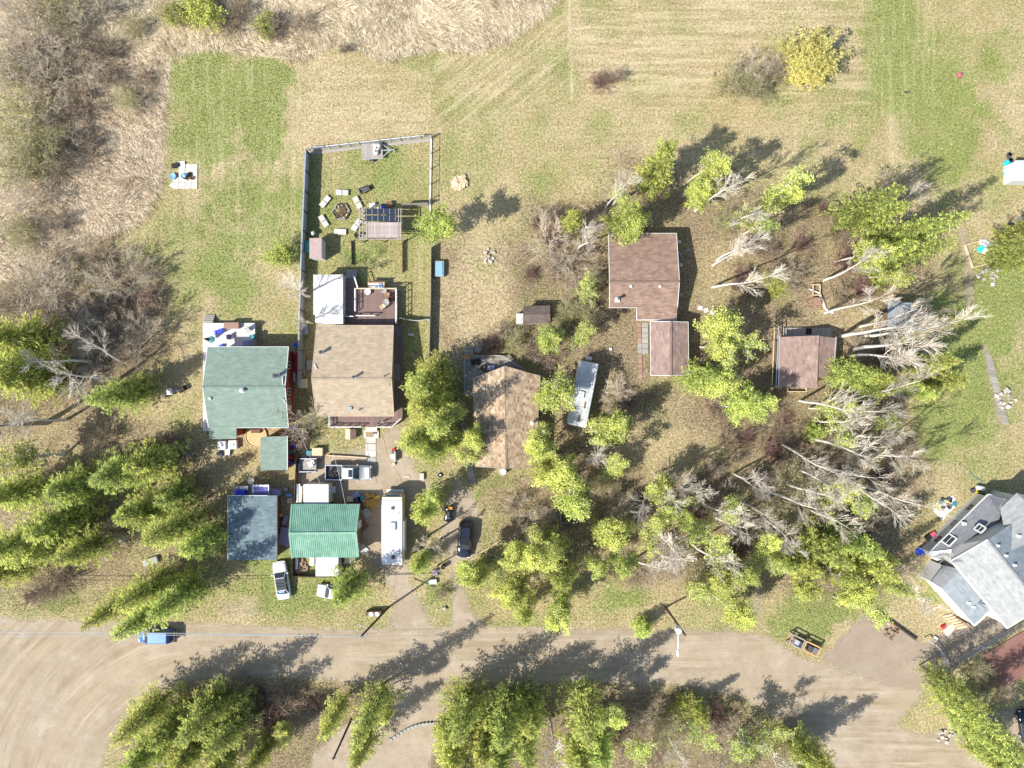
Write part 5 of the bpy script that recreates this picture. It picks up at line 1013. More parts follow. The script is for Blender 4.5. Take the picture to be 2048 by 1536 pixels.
# lower entrance wing
Le0, Le1 = W3(1883, 1178, 3.3), W3(1948, 1251, 3.3); Lr0, Lr1 = W3(1921, 1139, 4.3), W3(1985, 1217, 4.3)
roof_plane(t, Le0, Le1, Lr1, Lr0, 'shingle_blue', .22, slab='white', seed=81, flat=False); Ld0, Ld1 = W3(1861, 1164, 2.8), W3(1887, 1131, 2.9)
roof_plane(t, Le0, Ld0, Ld1, Lr0, 'shingle_grey', .22, slab='white', seed=82, flat=False)
uin2 = (Lr0 - Le0); uin2.z = 0; uin2.normalize(); wall4([Ld0 + uin2 * .1, Le0 + uin2 * .1, Le1 + uin2 * .1, Lr1], [2.7, 3.2, 3.2, 3.9]); trim(t, [Ld0, Le0, Le1, Lr1], .2, .2, 'white'); wall4([Ld1, Ld0 + uin2 * .1], [2.7, 2.7])
for px, py in ((1937, 1205), (1946, 1213)): vent(t, on_plane(px, py, Le0, Le1, Lr0), .4)
p = on_plane(1957, 1206, Me0, Me1, Mr0); MB().bar(p, p + Vector((.5, -.5, .6)), .12).bar(p + Vector((0, 0, .3)), p + Vector((.1, .4, .5)), .12).build('stove_pipe', 'steel', t)
for k in range(6): piece('step', 'wood_pale', (*W(1922 - k * 4.5, 1254 - k * 4, .6), .75 - k * .12), (1.3, .28, .05), R(12), t)
for s in (0, 1): MB().bar(W3(1915, 1237, .6), W3(1945, 1256, .6), .1, .5).build('stair_stringer', 'wood', t) if s == 0 else None
single('concrete_pad', MB().poly([W(1885, 1262), (W(1899, 1248)), (W(1914, 1250)), (W(1905, 1262)), W(1895, 1274)], 0, .08), 'concrete', 'pale concrete landing at the foot of the white house stairs', 'landing', (*W(1898, 1260), 0))

# --- grey roofed hut under aspens, white hut at the right edge
t = thing('hut', 'grey-roofed hut veiled by leafless aspens', 'hut', (*W(1808, 628), 0))
roof_plane(t, W3(1775, 655, 2.0), W3(1840, 660, 2.0), W3(1836, 606, 2.6), W3(1776, 602, 2.6), 'shingle_blue', .25, seed=91)
c0, c1 = W3(1778, 652, 1.9), W3(1834, 608, 1.9); MB().box((c0.x + c1.x) / 2, (c0.y + c1.y) / 2, 1.0, c1.x - c0.x - .2, c1.y - c0.y - .3, 2.05).build('wall', 'wall_brown', t)
t = thing('hut', 'white flat-roofed hut beside the blue tarp', 'hut', (*W(2050, 342), 0))
c0, c1 = W3(2030, 361, 2.2), W3(2075, 322, 2.2); MB().box((c0.x + c1.x) / 2, (c0.y + c1.y) / 2, 1.05, c1.x - c0.x - .1, c1.y - c0.y - .1, 2.2).build('wall', 'wall_white', t); MB().box((c0.x + c1.x) / 2, (c0.y + c1.y) / 2, 2.2, c1.x - c0.x + .1, c1.y - c0.y + .1, .12).build('roof', 'paint_white', t)
b = MB(); rr = random.Random(3)
for k in range(9): b.box(*W(2018 + rr.uniform(-6, 6), 338 + rr.uniform(-14, 14), .15), .12 + .05 * k % .2, rr.uniform(.4, 1.0), rr.uniform(.3, .6), .18, rr.uniform(0, 3))
single('tarp', b, 'cyan', 'crumpled bright blue tarp beside the white flat-roofed hut', 'tarp', (*W(2018, 338), 0))
b = MB()
for k in range(6): b.box(*W(2018 + rr.uniform(-4, 4), 314 + rr.uniform(-8, 8), .2), .15, .5, .3, .3, rr.uniform(0, 3))
single('scrap_pile', b, 'dark_grey', 'dark scrap heap above the crumpled blue tarp', 'scrap', (*W(2018, 314), 0))
# --- red terrace and its fence at the lower right
t = thing('terrace', 'red plank terrace beyond the thin wire fence', 'terrace', (*W(2020, 1330), 0))
for i in range(24):
    f = i / 24; piece('plank', 'red_deck', (*W(1985 + 88 * f, 1342 - 50 * f), .12), (.36, 5.2, .05), R(-8) + R(35), t)
b = MB(); pts = [W3(1908, 1318), W3(1960, 1290), W3(2010, 1262), W3(2075, 1225)]
for a, c in zip(pts[:-1], pts[1:]):
    b.bar(a, a + Vector((0, 0, 1.1)), .07)
    for z in (.3, .7, 1.1): b.bar(a + Vector((0, 0, z)), c + Vector((0, 0, z)), .035)
single('wire_fence', b, 'steel_pale', 'thin wire fence between the white house drive and the red terrace', 'fence', (*W(1960, 1290), 0))
# ------------------------------------------------------------------ vehicles (local axes: x forward, y left, z up)
def loft(st, n_top=5):
    """st: (x, half width, z bottom, z shoulder, z top) stations -> rounded body"""
    b = MB(); rings = []
    for x, w, zb, zs, zt in st:
        ring = [(x, -w * .92, zb), (x, -w, zb + (zs - zb) * .35), (x, -w, zs), (x, -w * .94, zs + (zt - zs) * .62), (x, -w * .78, zt - .02), (x, -w * .35, zt), (x, w * .35, zt), (x, w * .78, zt - .02), (x, w * .94, zs + (zt - zs) * .62), (x, w, zs), (x, w, zb + (zs - zb) * .35), (x, w * .92, zb)]
        rings.append(ring)
    k = len(rings[0]); vs = [p for r in rings for p in r]; fs = []
    for i in range(len(rings) - 1):
        for j in range(k): a = i * k + j; c = i * k + (j + 1) % k; fs.append((a, c, c + k, a + k))
    fs += [tuple(range(k)), tuple(reversed(range((len(rings) - 1) * k, len(rings) * k)))]
    return b.add(vs, [tuple(reversed(f)) for f in fs])
def cabin(t, xs, ws, z0, z1, paint, roof=None, roofname='roof'):
    """xs: windscreen base, roof front, roof rear, rear window base; ws: half width at belt, at roof"""
    a, b_, c, d = xs; wb, wr = ws
    lo = [Vector((a, -wb, z0)), Vector((a, wb, z0)), Vector((d, wb, z0)), Vector((d, -wb, z0))]; hi = [Vector((b_, -wr, z1)), Vector((b_, wr, z1)), Vector((c, wr, z1)), Vector((c, -wr, z1))]
    MB().add(lo + hi, [(0, 1, 5, 4), (1, 2, 6, 5), (2, 3, 7, 6), (3, 0, 4, 7), (4, 5, 6, 7)]).build('cabin', paint, t, world_co=False, bevel=.05)
    def pane(name, p, q, r, s, ins=.08):
        cen = (p + q + r + s) / 4; n = (q - p).cross(s - p).normalized(); pts = []
        if (cen - Vector(((a + d) / 2, 0, (z0 + z1) / 2))).dot(n) < 0: n = -n
        for v in (p, q, r, s): pts.append(v.lerp(cen, ins) + n * .012)
        MB().quad(*pts).build(name, 'glass_car', t, world_co=False)
    pane('windscreen', lo[0], lo[1], hi[1], hi[0], .1); pane('rear_window', lo[3], lo[2], hi[2], hi[3], .12)
    for s, (p, q, r, u) in enumerate(((lo[1], lo[2], hi[2], hi[1]), (lo[3], lo[0], hi[0], hi[3]))):
        m1, m2 = p.lerp(q, .5), u.lerp(r, .5); pane('side_window', p, m1, m2, u, .1); pane('side_window', m1, q, r, m2, .1)
    if roof: MB().box((b_ + c) / 2, 0, z1 + .012, abs(b_ - c) * .94, wr * 1.86, .03).build(roofname, roof, t, world_co=False, bevel=.012)
def wheels(t, xs, y, r=.34, w=.22):
    for x in xs:
        for s in (-1, 1):
            o = MB().tube((x, s * (y - w / 2), r), (x, s * (y + w / 2), r), r, r, 18).build('wheel', 'rubber', t, world_co=False)
            MB().tube((x, s * (y + w / 2 - .03), r), (x, s * (y + w / 2 + .012), r), r * .62, r * .55, 12).build('rim', 'steel_pale', o, world_co=False)
def lights(t, xf, xr, y, z, w=.34):
    for s in (-1, 1):
        MB().box(xf, s * y, z, .16, w, .14).build('headlight', 'steel_pale', t, world_co=False, bevel=.03); MB().box(xr, s * y, z + .06, .12, w * .8, .18).build('tail_light', 'red', t, world_co=False, bevel=.03)
def mirrors(t, x, y, z, paint):
    for s in (-1, 1): MB().box(x, s * (y + .1), z, .14, .24, .16).build('wing_mirror', paint, t, world_co=False, bevel=.03)
def car_body(t, L, w, paint, hood=.86, deck=.92, belt=.9, bottom=.24):
    h = L / 2
    loft([(h, w * .62, .34, .5, .58), (h - .08, w * .8, bottom + .04, .55, .70), (h - .35, w * .93, bottom, .62, hood - .08), (h - 1.0, w, bottom, .66, hood), (h - 1.45, w, bottom, .68, belt), (0, w, bottom, .7, belt), (-h + 1.1, w, bottom, .7, belt), (-h + .45, w * .97, bottom, .7, deck), (-h + .1, w * .88, bottom + .05, .64, deck - .06), (-h, w * .72, .36, .55, .7)]).build('body', paint, t, True, False)
# white two-door with dark soft top
t = thing('car', 'white coupe with dark fabric top parked on the grass by the green metal roof', 'car', (*W(564, 1160, .5), 0), heading(-12, -77))
car_body(t, 4.95, .93, 'paint_white', .88, .95, .9); cabin(t, (1.12, .45, -1.15, -1.75), (.80, .62), .9, 1.36, 'paint_white', 'soft_top', 'soft_top'); wheels(t, (1.5, -1.45), .82); lights(t, 2.35, -2.36, .62, .62); mirrors(t, .9, .9, .98, 'paint_white')
MB().box(-1.3, 0, 1.31, .34, .75, .02).build('rear_glass', 'blue_pale', t, world_co=False)
# white hatchback under the spruce
t = thing('car', 'white hatchback half hidden beneath the bushy spruce', 'car', (*W(667, 1184, .5), 0), heading(-26, -4))
car_body(t, 4.2, .88, 'paint_white', .92, .98, .95); cabin(t, (1.0, .3, -1.5, -1.95), (.78, .62), .95, 1.46, 'paint_white'); wheels(t, (1.3, -1.25), .77); lights(t, 1.98, -2.0, .6, .66); mirrors(t, .8, .86, 1.02, 'paint_white')
# black crossover
t = thing('car', 'glossy black crossover parked on the shaded driveway', 'car', (*W(930, 1079, .7), 0), heading(-5, 70))
car_body(t, 4.75, .94, 'paint_black', 1.0, 1.06, 1.04, .28); cabin(t, (1.15, .45, -1.75, -2.2), (.84, .66), 1.04, 1.66, 'paint_black', 'paint_black'); wheels(t, (1.45, -1.4), .82, .36); lights(t, 2.27, -2.27, .64, .76); mirrors(t, .95, .92, 1.12, 'paint_black')
for s in (-1, 1): MB().bar((.4, s * .58, 1.74), (-1.6, s * .58, 1.74), .05).build('roof_rail', 'black', t, world_co=False)
# blue minivan
t = thing('car', 'bright blue minivan with rear bike rack on the gravel road edge', 'car', (*W(312, 1271, .7), 0), heading(-70, -1))
car_body(t, 4.5, .92, 'paint_blue', 1.02, 1.1, 1.06, .28); cabin(t, (1.35, .55, -1.85, -2.12), (.84, .7), 1.06, 1.72, 'paint_blue', 'paint_blue'); wheels(t, (1.4, -1.35), .8, .34); lights(t, 2.14, -2.14, .62, .8); mirrors(t, 1.1, .9, 1.14, 'paint_blue')
b = MB()
for s in (-.6, 0, .6): b.bar((-2.2, s, .7), (-2.75, s, .85), .08)
b.bar((-2.7, -.75, .85), (-2.7, .75, .85), .16); b.bar((-2.45, -.7, 1.0), (-2.45, .7, 1.0), .3, .1); b.build('bike_rack', 'black', t, world_co=False)
# red car at the lower right edge
t = thing('car', 'dark red car at the lane edge beside the spruces', 'car', (*W(2052, 1452, .5), 0), heading(-10, -60))
car_body(t, 4.4, .9, 'paint_black'); cabin(t, (1.0, .35, -1.2, -1.8), (.78, .62), .92, 1.4, 'paint_black', 'red'); wheels(t, (1.35, -1.3), .8); lights(t, 2.1, -2.1, .6, .62); mirrors(t, .8, .87, 1.0, 'paint_black')
# silver pickup with tyres in the bed
t = thing('pickup_truck', 'silver-white crew cab pickup on the dirt yard with an open bed', 'pickup', (*W(697, 945, .8), 0), heading(90, 1)); PICK = t
h = 2.95; w = .98
loft([(h, w * .7, .45, .66, .82), (h - .1, w * .86, .4, .74, .98), (h - .4, w * .96, .38, .82, 1.06), (h - 1.2, w, .36, .86, 1.12), (h - 1.55, w, .36, .88, 1.14), (.3, w, .36, .88, 1.14), (-.72, w, .36, .88, 1.14)]).build('body', 'paint_silver', t, True, False)
loft([(h - .25, w * .7, .95, 1.02, 1.075), (h - .5, w * .8, .95, 1.06, 1.115), (h - 1.4, w * .84, 1.0, 1.08, 1.165)]).build('bonnet', 'paint_white', t, True, False)
cabin(t, (1.5, .78, -.55, -.72), (.86, .70), 1.14, 1.78, 'paint_silver', 'paint_white'); MB().box(.45, 0, 1.815, .5, .95, .02).build('sunroof', 'glass_car', t, world_co=False)
b = MB().box(-1.85, 0, .62, 2.2, 1.9, .12); b.build('bed_floor', 'dark_grey', t, world_co=False)
for s in (-1, 1): MB().box(-1.85, s * .93, .82, 2.2, .13, .62).build('bed_side', 'paint_silver', t, world_co=False, bevel=.02)
MB().box(-2.92, 0, .84, .09, 1.86, .58).build('tailgate', 'paint_silver', t, world_co=False, bevel=.02); MB().box(-.78, 0, .86, .08, 1.8, .55).build('bed_front', 'paint_silver', t, world_co=False)
MB().box(h + .02, 0, .52, .16, 1.7, .22).build('bumper', 'steel_pale', t, world_co=False, bevel=.03); MB().box(h - .02, 0, .8, .1, 1.05, .24).build('grille', 'black', t, world_co=False)
wheels(t, (1.85, -1.75), .85, .40, .26); lights(t, h - .08, -2.94, .72, .84, .36); mirrors(t, 1.25, .95, 1.22, 'paint_silver')
def tyre(label, px, py, z, r=.36, flat=True, grp=None):
    b = MB(); n = 18; k = 8; vs = []; fs = []
    for i in range(n):
        a = 2 * math.pi * i / n
        for j in range(k):
            q = 2 * math.pi * j / k; rr = r - .11 + .11 * math.cos(q); zz = .1 * math.sin(q); vs.append((rr * math.cos(a), rr * math.sin(a), zz + .1))
    for i in range(n):
        for j in range(k): fs.append((i * k + j, ((i + 1) % n) * k + j, ((i + 1) % n) * k + (j + 1) % k, i * k + (j + 1) % k))
    x, y = W(px, py, z); b.add(vs, fs); o = b.build('tyre', 'rubber', None, True); o.location = (x, y, z); return tag(o, label, 'tyre', grp)
for px, py, z in ((661, 946, .68), (668, 938, .68), (671, 950, .68)): tyre('spare tyre lying in the bed of the silver pickup', px, py, z, .34, True, 'tyres in the pickup bed')
tyre('pale-hubbed tyre on the ground by the driveway trees', 880.5, 950, .0, .33); MB().lathe(*W(880.5, 950), [(.2, .02), (.2, .12), (.05, .14)], 12).build('tyre_hub', 'offwhite')
bpy.data.objects['tyre_hub'].parent = [o for o in bpy.data.objects if o.name.startswith('tyre') and o.type == 'MESH' and o.get('label', '').startswith('pale')][0]
hb = bpy.data.objects['tyre_hub']; hb.location = -Vector(parent_origin(hb.parent))
# black motorcycle-like quad behind the strip
t = thing('quad_bike', 'black quad bike with an orange flag edge beside the driveway spruce', 'quad bike', (*W(897, 1029, .5), 0), heading(-2, 20))
loft([(.95, .2, .5, .6, .72), (.5, .42, .45, .7, .85), (0, .35, .45, .72, .92), (-.5, .45, .45, .7, .86), (-.95, .3, .5, .66, .78)]).build('body', 'paint_black', t, True, False)
wheels(t, (.65, -.65), .45, .28, .22); MB().bar((.35, -.4, 1.05), (.35, .4, 1.05), .05).bar((.45, 0, .8), (.35, 0, 1.05), .05).build('handlebar', 'steel', t, world_co=False); MB().box(-.2, 0, .95, .8, .32, .12).build('seat', 'dark_grey', t, world_co=False, bevel=.04); MB().box(-.9, .15, .88, .35, .6, .05).build('rear_rack', 'orange', t, world_co=False)
# white motorhome
t = thing('motorhome', 'long white motorhome parked beside the green metal roof', 'motorhome', (*W(786, 1061, 0), 0), heading(0, 70)); RV = t
def box8(x0, x1, y0, y1, z0, z1): return MB().box((x0 + x1) / 2, (y0 + y1) / 2, (z0 + z1) / 2, x1 - x0, y1 - y0, z1 - z0)
c = W3(784, 1062, 3.1); t.location = (c.x, c.y, 0)
box8(-4.3, 4.35, -1.27, 1.27, .55, 3.02).build('body', 'cream', t, world_co=False, bevel=.08)
box8(-3.85, 4.2, -1.29, 1.29, 3.02, 3.1).build('roof', 'paint_white', t, world_co=False, bevel=.03)
box8(-4.5, -3.9, -1.2, 1.2, .8, 2.75).build('front_cap', 'wall_tan', t, world_co=False, bevel=.12)
box8(-4.56, -4.1, -.85, .85, 2.55, 2.8).build('windscreen', 'glass_car', t, world_co=False)
box8(-1.2, 2.8, 1.27, 1.5, 1.0, 2.9).build('slide_out', 'offwhite', t, world_co=False)   # side facing the yard
for x, y, s in ((-2.9, .1, .38), (3.3, .15, .42)): MB().box(x, y, 3.15, s, s, .14).build('roof_vent', 'dark_grey', t, world_co=False, bevel=.02)
MB().box(-.6, .1, 3.24, 1.05, .75, .3).build('air_conditioner', 'paint_white', t, world_co=False, bevel=.08)
MB().bar((2.2, .9, 3.14), (3.0, .9, 3.14), .06).build('antenna', 'steel', t, world_co=False); MB().box(-2.3, .85, 3.14, .3, .12, .05).build('vent_cap', 'steel', t, world_co=False)
box8(-3.2, 3.8, -1.42, -1.28, 2.7, 2.86).build('awning', 'wood_grey', t, world_co=False)
for x in (-2.8, -.6, 1.5, 3.2): box8(x - .45, x + .45, -1.292, -1.272, 1.7, 2.4).build('window', 'glass', t, world_co=False)
box8(4.36, 4.5, -.95, .95, 2.6, 2.7).build('rear_spoiler', 'dark_grey', t, world_co=False); box8(4.3, 4.6, -1.2, 1.2, .5, .75).build('bumper', 'steel_pale', t, world_co=False)
box8(-4.9, -4.5, -1.1, 1.1, .5, .72).build('bumper', 'steel_pale', t, world_co=False)
for s in (-.3, .3): MB().bar((4.42, s - .7, .8), (4.42, s - .7, 3.1), .05).build('ladder_rail', 'steel_pale', t, world_co=False)
wheels(t, (-3.2, 2.2), 1.12, .42, .28)
# old silver travel trailer
c = W3(1166.5, 787, 2.6); t = thing('travel_trailer', 'old silver travel trailer with patched roof beneath poplars', 'trailer', (c.x, c.y, 0), heading(26, -132))
box8(-4.25, 4.1, -1.25, 1.25, .5, 2.52).build('body', 'offwhite', t, world_co=False, bevel=.15); box8(-4.15, 4.0, -1.2, 1.2, 2.5, 2.58).build('roof', 'silver_roof', t, world_co=False, bevel=.04)
for x in (-3.3, -1.7, .2, 2.2): box8(x - .02, x + .02, -1.2, 1.2, 2.58, 2.595).build('roof_seam', 'steel', t, world_co=False)
MB().box(2.7, .15, 2.65, .42, .42, .14).build('roof_vent', 'silver_roof', t, world_co=False, bevel=.02); MB().box(-.2, .2, 2.72, .9, .7, .28).build('air_conditioner', 'paint_white', t, world_co=False, bevel=.08)
for x, y in ((-1.4, -.5), (-3.2, -.1)): MB().box(x, y, 2.6, .9, .22, .02).build('leaf_patch', 'rust', t, world_co=False)
box8(4.1, 5.0, -.06, .06, .4, .55).build('tongue', 'steel', t, world_co=False); MB().tube((4.62, -.4, .75), (4.62, .4, .75), .28, .28, 14).build('propane_tank', 'paint_white', t, True, False)
MB().bar((4.95, 0, 0), (4.95, 0, .5), .1).build('jack', 'steel', t, world_co=False)
wheels(t, (-.6, .3), 1.1, .36, .22)
for x in (-3, 0, 2.6): box8(x - .5, x + .5, -1.268, -1.25, 1.4, 2.0).build('window', 'glass', t, world_co=False)
# flatbed utility trailers
c = W3(744, 302, .6); t = thing('utility_trailer', 'flat grey utility trailer with tongue by the top fence', 'trailer', (c.x, c.y, 0), heading(41, -3))
for i in range(11): MB().box(-1.25 + i * .25, 0, .58, .235, 2.0, .05).build('bed_plank', 'wood_grey', t, world_co=False)
for s in (-1, 1): MB().bar((-1.4, s * 1.05, .66), (1.4, s * 1.05, .66), .07, .14).build('side_rail', 'steel_pale' if s < 0 else 'steel', t, world_co=False)
MB().bar((1.4, 0, .5), (2.9, 0, .5), .1).bar((1.4, .8, .5), (2.3, 0, .5), .08).bar((1.4, -.8, .5), (2.3, 0, .5), .08).bar((2.85, 0, 0), (2.85, 0, .5), .08).bar((2.85, -.3, .04), (2.85, .3, .04), .1).build('tongue', 'steel_pale', t, world_co=False); wheels(t, (-.1,), 1.15, .3, .2)
b = MB(); rr = random.Random(8)
for k in range(7): b.lathe(*W(754 + rr.uniform(-3, 3), 297 + rr.uniform(-9, 9), .8), [(.1, .62), (.34, .72), (.36, .9), (.15, 1.05)], 9)
single('bag_heap', b, 'offwhite', 'heap of white sacks on the grey utility trailer', 'sacks', (*W(754, 297, .7), 0), smooth=True)
c = W3(617, 930, .6); t = thing('utility_trailer', 'small wooden box trailer with white gear inside', 'trailer', (c.x, c.y, 0), heading(30, 0))
for i in range(8): MB().box(0, -.7 + i * .2, .5, 2.2, .19, .05).build('bed_plank', 'wood_grey', t, world_co=False)
for s in (-1, 1): MB().box(0, s * .85, .72, 2.3, .07, .45).build('side_board', 'steel_pale', t, world_co=False); MB().box(s * 1.12, 0, .72, .07, 1.7, .45).build('end_board', 'dark_grey', t, world_co=False)
wheels(t, (0,), .98, .28, .18); MB().bar((-1.1, 0, .45), (-1.9, 0, .45), .09).bar((-1.85, 0, 0), (-1.85, 0, .5), .07).build('tongue', 'steel', t, world_co=False)
b = MB()
for k in range(6): b.box(*W(622 + rr.uniform(-4, 5), 929 + rr.uniform(-6, 6), .7), .68 + .06 * k, .5, .3, .12, rr.uniform(0, 3))
single('gear_heap', b, 'offwhite', 'jumble of white gear lying in the small box trailer', 'gear', (*W(622, 929, .6), 0))
# ------------------------------------------------------------------ fences, poles, wires
def fence_run(t, pts, h, picket, w=.14):
    for a, c in zip(pts[:-1], pts[1:]):
        a = Vector((*a, 0)); c = Vector((*c, 0)); L = (c - a).length; n = max(1, int(L / w)); rz = math.atan2(c.y - a.y, c.x - a.x)
        for i in range(n): p = a.lerp(c, (i + .5) / n); piece('picket', picket, (p.x, p.y, h / 2), (w - .012, .025, h + TG.uniform(-.02, .02)), rz, t)
        for z in (.35, h - .35): MB().bar(a + Vector((0, 0, z)), c + Vector((0, 0, z)), .05, .09).build('rail', picket, t)
t = thing('board_fence', 'tall grey-blue board fence along the west side of the fenced yard', 'fence', (*W(606, 540), 0))
FH = 1.85
fp = [W(611, 297, FH), W(601, 540, FH), W(598, 640, FH), W(596, 775, FH)]
fence_run(t, fp, FH, 'fence_blue', .15)
for a, c in zip(fp[:-1], fp[1:]):
    a3, c3 = Vector((*a, FH + .02)), Vector((*c, FH + .02)); MB().bar(a3, c3, .2, .05).build('cap_board', 'fence_blue' if a is fp[0] else 'wood_grey', t)
for py in range(300, 780, 40):
    f = (py - 297) / 478; x = 611 - 15 * min(1, f * 1.3); p = W3(x + 1.6, py, FH); MB().bar((p.x, p.y, 0), (p.x, p.y, FH + .1), .12).build('post', 'rust', t)
t = thing('rail_fence', 'low white-railed mesh fence closing the top of the yard', 'fence', (*W(740, 280), 0))
a, c = W3(616, 296, 1.1), W3(862, 269, 1.1)
for i in range(13): p = a.lerp(c, i / 12); MB().bar((p.x, p.y, 0), (p.x, p.y, 1.15), .1).build('post', 'rust' if i % 2 else 'wood_grey', t)
MB().bar(a.lerp(c, .14), a.lerp(c, .94), .10, .08).build('top_rail', 'offwhite', t); MB().bar(a.lerp(c, .0), a.lerp(c, .13), .16, .1).build('top_rail', 'fence_blue', t); MB().bar(a - Vector((0, 0, .9)), c - Vector((0, 0, .9)), .1, .12).build('bottom_rail', 'wood_grey', t)
b = MB()
for i in range(80): p = a.lerp(c, i / 79); b.bar((p.x, p.y, .15), (p.x, p.y, 1.05), .015)
for z in (.3, .5, .7, .9): b.bar((a.x, a.y, z), (c.x, c.y, z), .015)
o = b.build('wire_mesh', 'steel_pale', t); o['kind'] = 'stuff'
piece('base_board', 'wood_grey', ((a.x + c.x) / 2, (a.y + c.y) / 2 - .3, .03), ((c - a).length, .4, .05), math.atan2(c.y - a.y, c.x - a.x), t)
t = thing('wire_fence', 'wire fence on slim posts along the east side of the fenced yard', 'fence', (*W(860, 480), 0))
pts = [W3(863, 278), W3(861, 400), W3(862, 488)]
for a, c in zip(pts[:-1], pts[1:]):
    n = int(round((c - a).length / 1.9))
    for i in range(n): p = a.lerp(c, i / n); MB().bar(p, p + Vector((0, 0, 1.35)), .085).build('post', 'wood_grey', t)
    for z in (.3, .6, .9, 1.25): MB().bar(a + Vector((0, 0, z)), c + Vector((0, 0, z)), .012).build('wire', 'steel_pale', t)
    MB().bar(a + Vector((0, 0, 1.3)), c + Vector((0, 0, 1.3)), .05, .03).build('top_rail', 'offwhite', t)
    MB().bar(a + Vector((0, 0, .08)), c + Vector((0, 0, .08)), .14, .16).build('bottom_board', 'offwhite', t)
t = thing('board_fence', 'weathered board fence beside the tan house, across from the dry lawn', 'fence', (*W(860, 600), 0)); fence_run(t, [W(862, 490, 1.3), W(861, 600, 1.3), W(858, 712, 1.3)], 1.3, 'wood_grey', .16)
t = thing('screen_fence', 'slatted privacy screen between pergola and wire fence', 'fence', (*W(835, 410), 0))
fence_run(t, [W(806, 414), W(858, 412)], 1.7, 'wood_grey', .22)
t = thing('screen_fence', 'dark low board edge left of the grass square below the pergola', 'fence', (*W(704, 505), 0)); fence_run(t, [W(704, 482), W(705, 530)], .5, 'wood_dark', .3)
t = thing('screen_fence', 'brown low board edge right of the grass square below the pergola', 'fence', (*W(806, 510), 0)); fence_run(t, [W(806, 482), W(806, 546)], .7, 'wood', .3)
t = thing('windbreak', 'sagging white cloth windbreak between deck and wire fence', 'windbreak', (*W(830, 637), 0))
b = MB(); a, c = W3(800, 636, 1.2), W3(858, 638, 1.2); pv = None
for i in range(9):
    f = i / 8; p = a.lerp(c, f); p.y -= math.sin(f * math.pi) * .25
    if pv is not None: b.add([(pv.x, pv.y, .1), (p.x, p.y, .1), (p.x, p.y, 1.2), (pv.x, pv.y, 1.2), (pv.x, pv.y + .03, .1), (p.x, p.y + .03, .1), (p.x, p.y + .03, 1.2), (pv.x, pv.y + .03, 1.2)], [(0, 1, 2, 3), (7, 6, 5, 4), (3, 2, 6, 7)])
    pv = p
b.build('cloth', 'offwhite', t)
for p in (a, c): MB().bar((p.x, p.y, 0), (p.x, p.y, 1.3), .08).build('post', 'wood_grey', t)
t = thing('yard_fence', 'dark board fence around the little yard below the green metal roof', 'fence', (*W(610, 1152), 0))
fence_run(t, [W(584, 1118, 1.2), W(584, 1153, 1.2), W(674, 1155, 1.2)], 1.2, 'wood_dark', .2)
t = thing('yard_fence', 'brown board fence between shed barrels and box trailer', 'fence', (*W(594, 940), 0)); fence_run(t, [W(592, 905, 1.3), W(588, 1005, 1.3)], 1.3, 'wall_brown', .2)
t = thing('garden_wall', 'curved low timber retaining edge above the pickup', 'wall', (*W(690, 915), 0))
for k in range(8): a, c = W3(655 + k * 10, 913 + (k - 4) * .6, .2), W3(665 + k * 10, 913 + (k - 3) * .6, .2); MB().bar(a, c, .14, .4).build('timber', 'wood_pale', t)
t = thing('split_rail', 'long fallen rail fence line running past the black car', 'rail fence', (*W(975, 1110), 0))
for a, c in (((918, 1135), (960, 1108)), ((958, 1107), (1003, 1080)), ((966, 1121), (999, 1117))): MB().bar(W3(*a, .25), W3(*c, .25), .13, .13).build('rail', 'wood_pale' if a[1] < 1120 or a[0] < 930 else 'wood_grey', t)
for a in ((918, 1135), (959, 1107), (1003, 1080), (966, 1121), (999, 1117)): MB().bar(W3(*a, 0), W3(*a, 0) + Vector((0, 0, .35)), .12).build('post', 'wood_grey', t)
# poles
def pole(label, b0, top, h, r=.15): 
    t = thing('utility_pole', label, 'pole', (*W(*b0), 0)); a = W3(*b0); c = W3(*top, h); MB().tube(a - Vector((0, 0, .2)), c, r, r * .75, 10).build('shaft', 'wood_dark', t); return t, a, c
P1, a1, c1 = pole('leaning utility pole with a crossarm beside the two bins', (778, 1214), (722, 1273), 9.5)
d = (c1 - a1).normalized(); q = a1.lerp(c1, .72); MB().bar(q + Vector((-1.5, .5, .1)), q + Vector((1.4, -.6, .1)), .12, .12).build('crossarm', 'wood_grey', P1)
MB().bar(c1 - d * .5 + Vector((-.6, -.05, 0)), c1 - d * .5 + Vector((.6, .05, 0)), .1, .1).build('crossarm', 'wood_grey', P1)
for s in (-.5, 0, .5): MB().tube(c1 - d * .45 + Vector((s, 0, .02)), c1 - d * .45 + Vector((s, 0, .3)), .05, .04, 8).build('insulator', 'white', P1)
P2, a2, c2 = pole('street lamp pole with white transformer and long lamp arm', (1331, 1214), (1371, 1271), 9.0)
q = a2.lerp(c2, .86); p = W3(1356, 1259, 8.2); MB().tube(p - Vector((0, 0, .5)), p + Vector((0, 0, .5)), .38, .38, 14).lathe(p.x, p.y, [(.38, p.z + .5), (.3, p.z + .62), (.1, p.z + .66)], 14).build('transformer', 'paint_white', P2); MB().bar(p, q, .12).build('bracket', 'steel', P2)
e = W3(1356, 1300, 8.4); MB().tube(p + Vector((0, -.2, .2)), e, .06, .05, 8).build('lamp_arm', 'steel_pale', P2); MB().lathe(e.x, e.y - .35, [(.1, e.z - .1), (.26, e.z - .04), (.24, e.z + .06), (.08, e.z + .12)], 12, (.75, 2.0)).build('lamp_head', 'paint_white', P2, True)
P3, a3, c3 = pole('leaning utility pole at the gravel side lane', (703, 1438), (666, 1519), 9.0)
MB().bar(c3 + Vector((-.4, 0, -.3)), c3 + Vector((.4, 0, -.3)), .1).build('crossarm', 'wood_grey', P3)
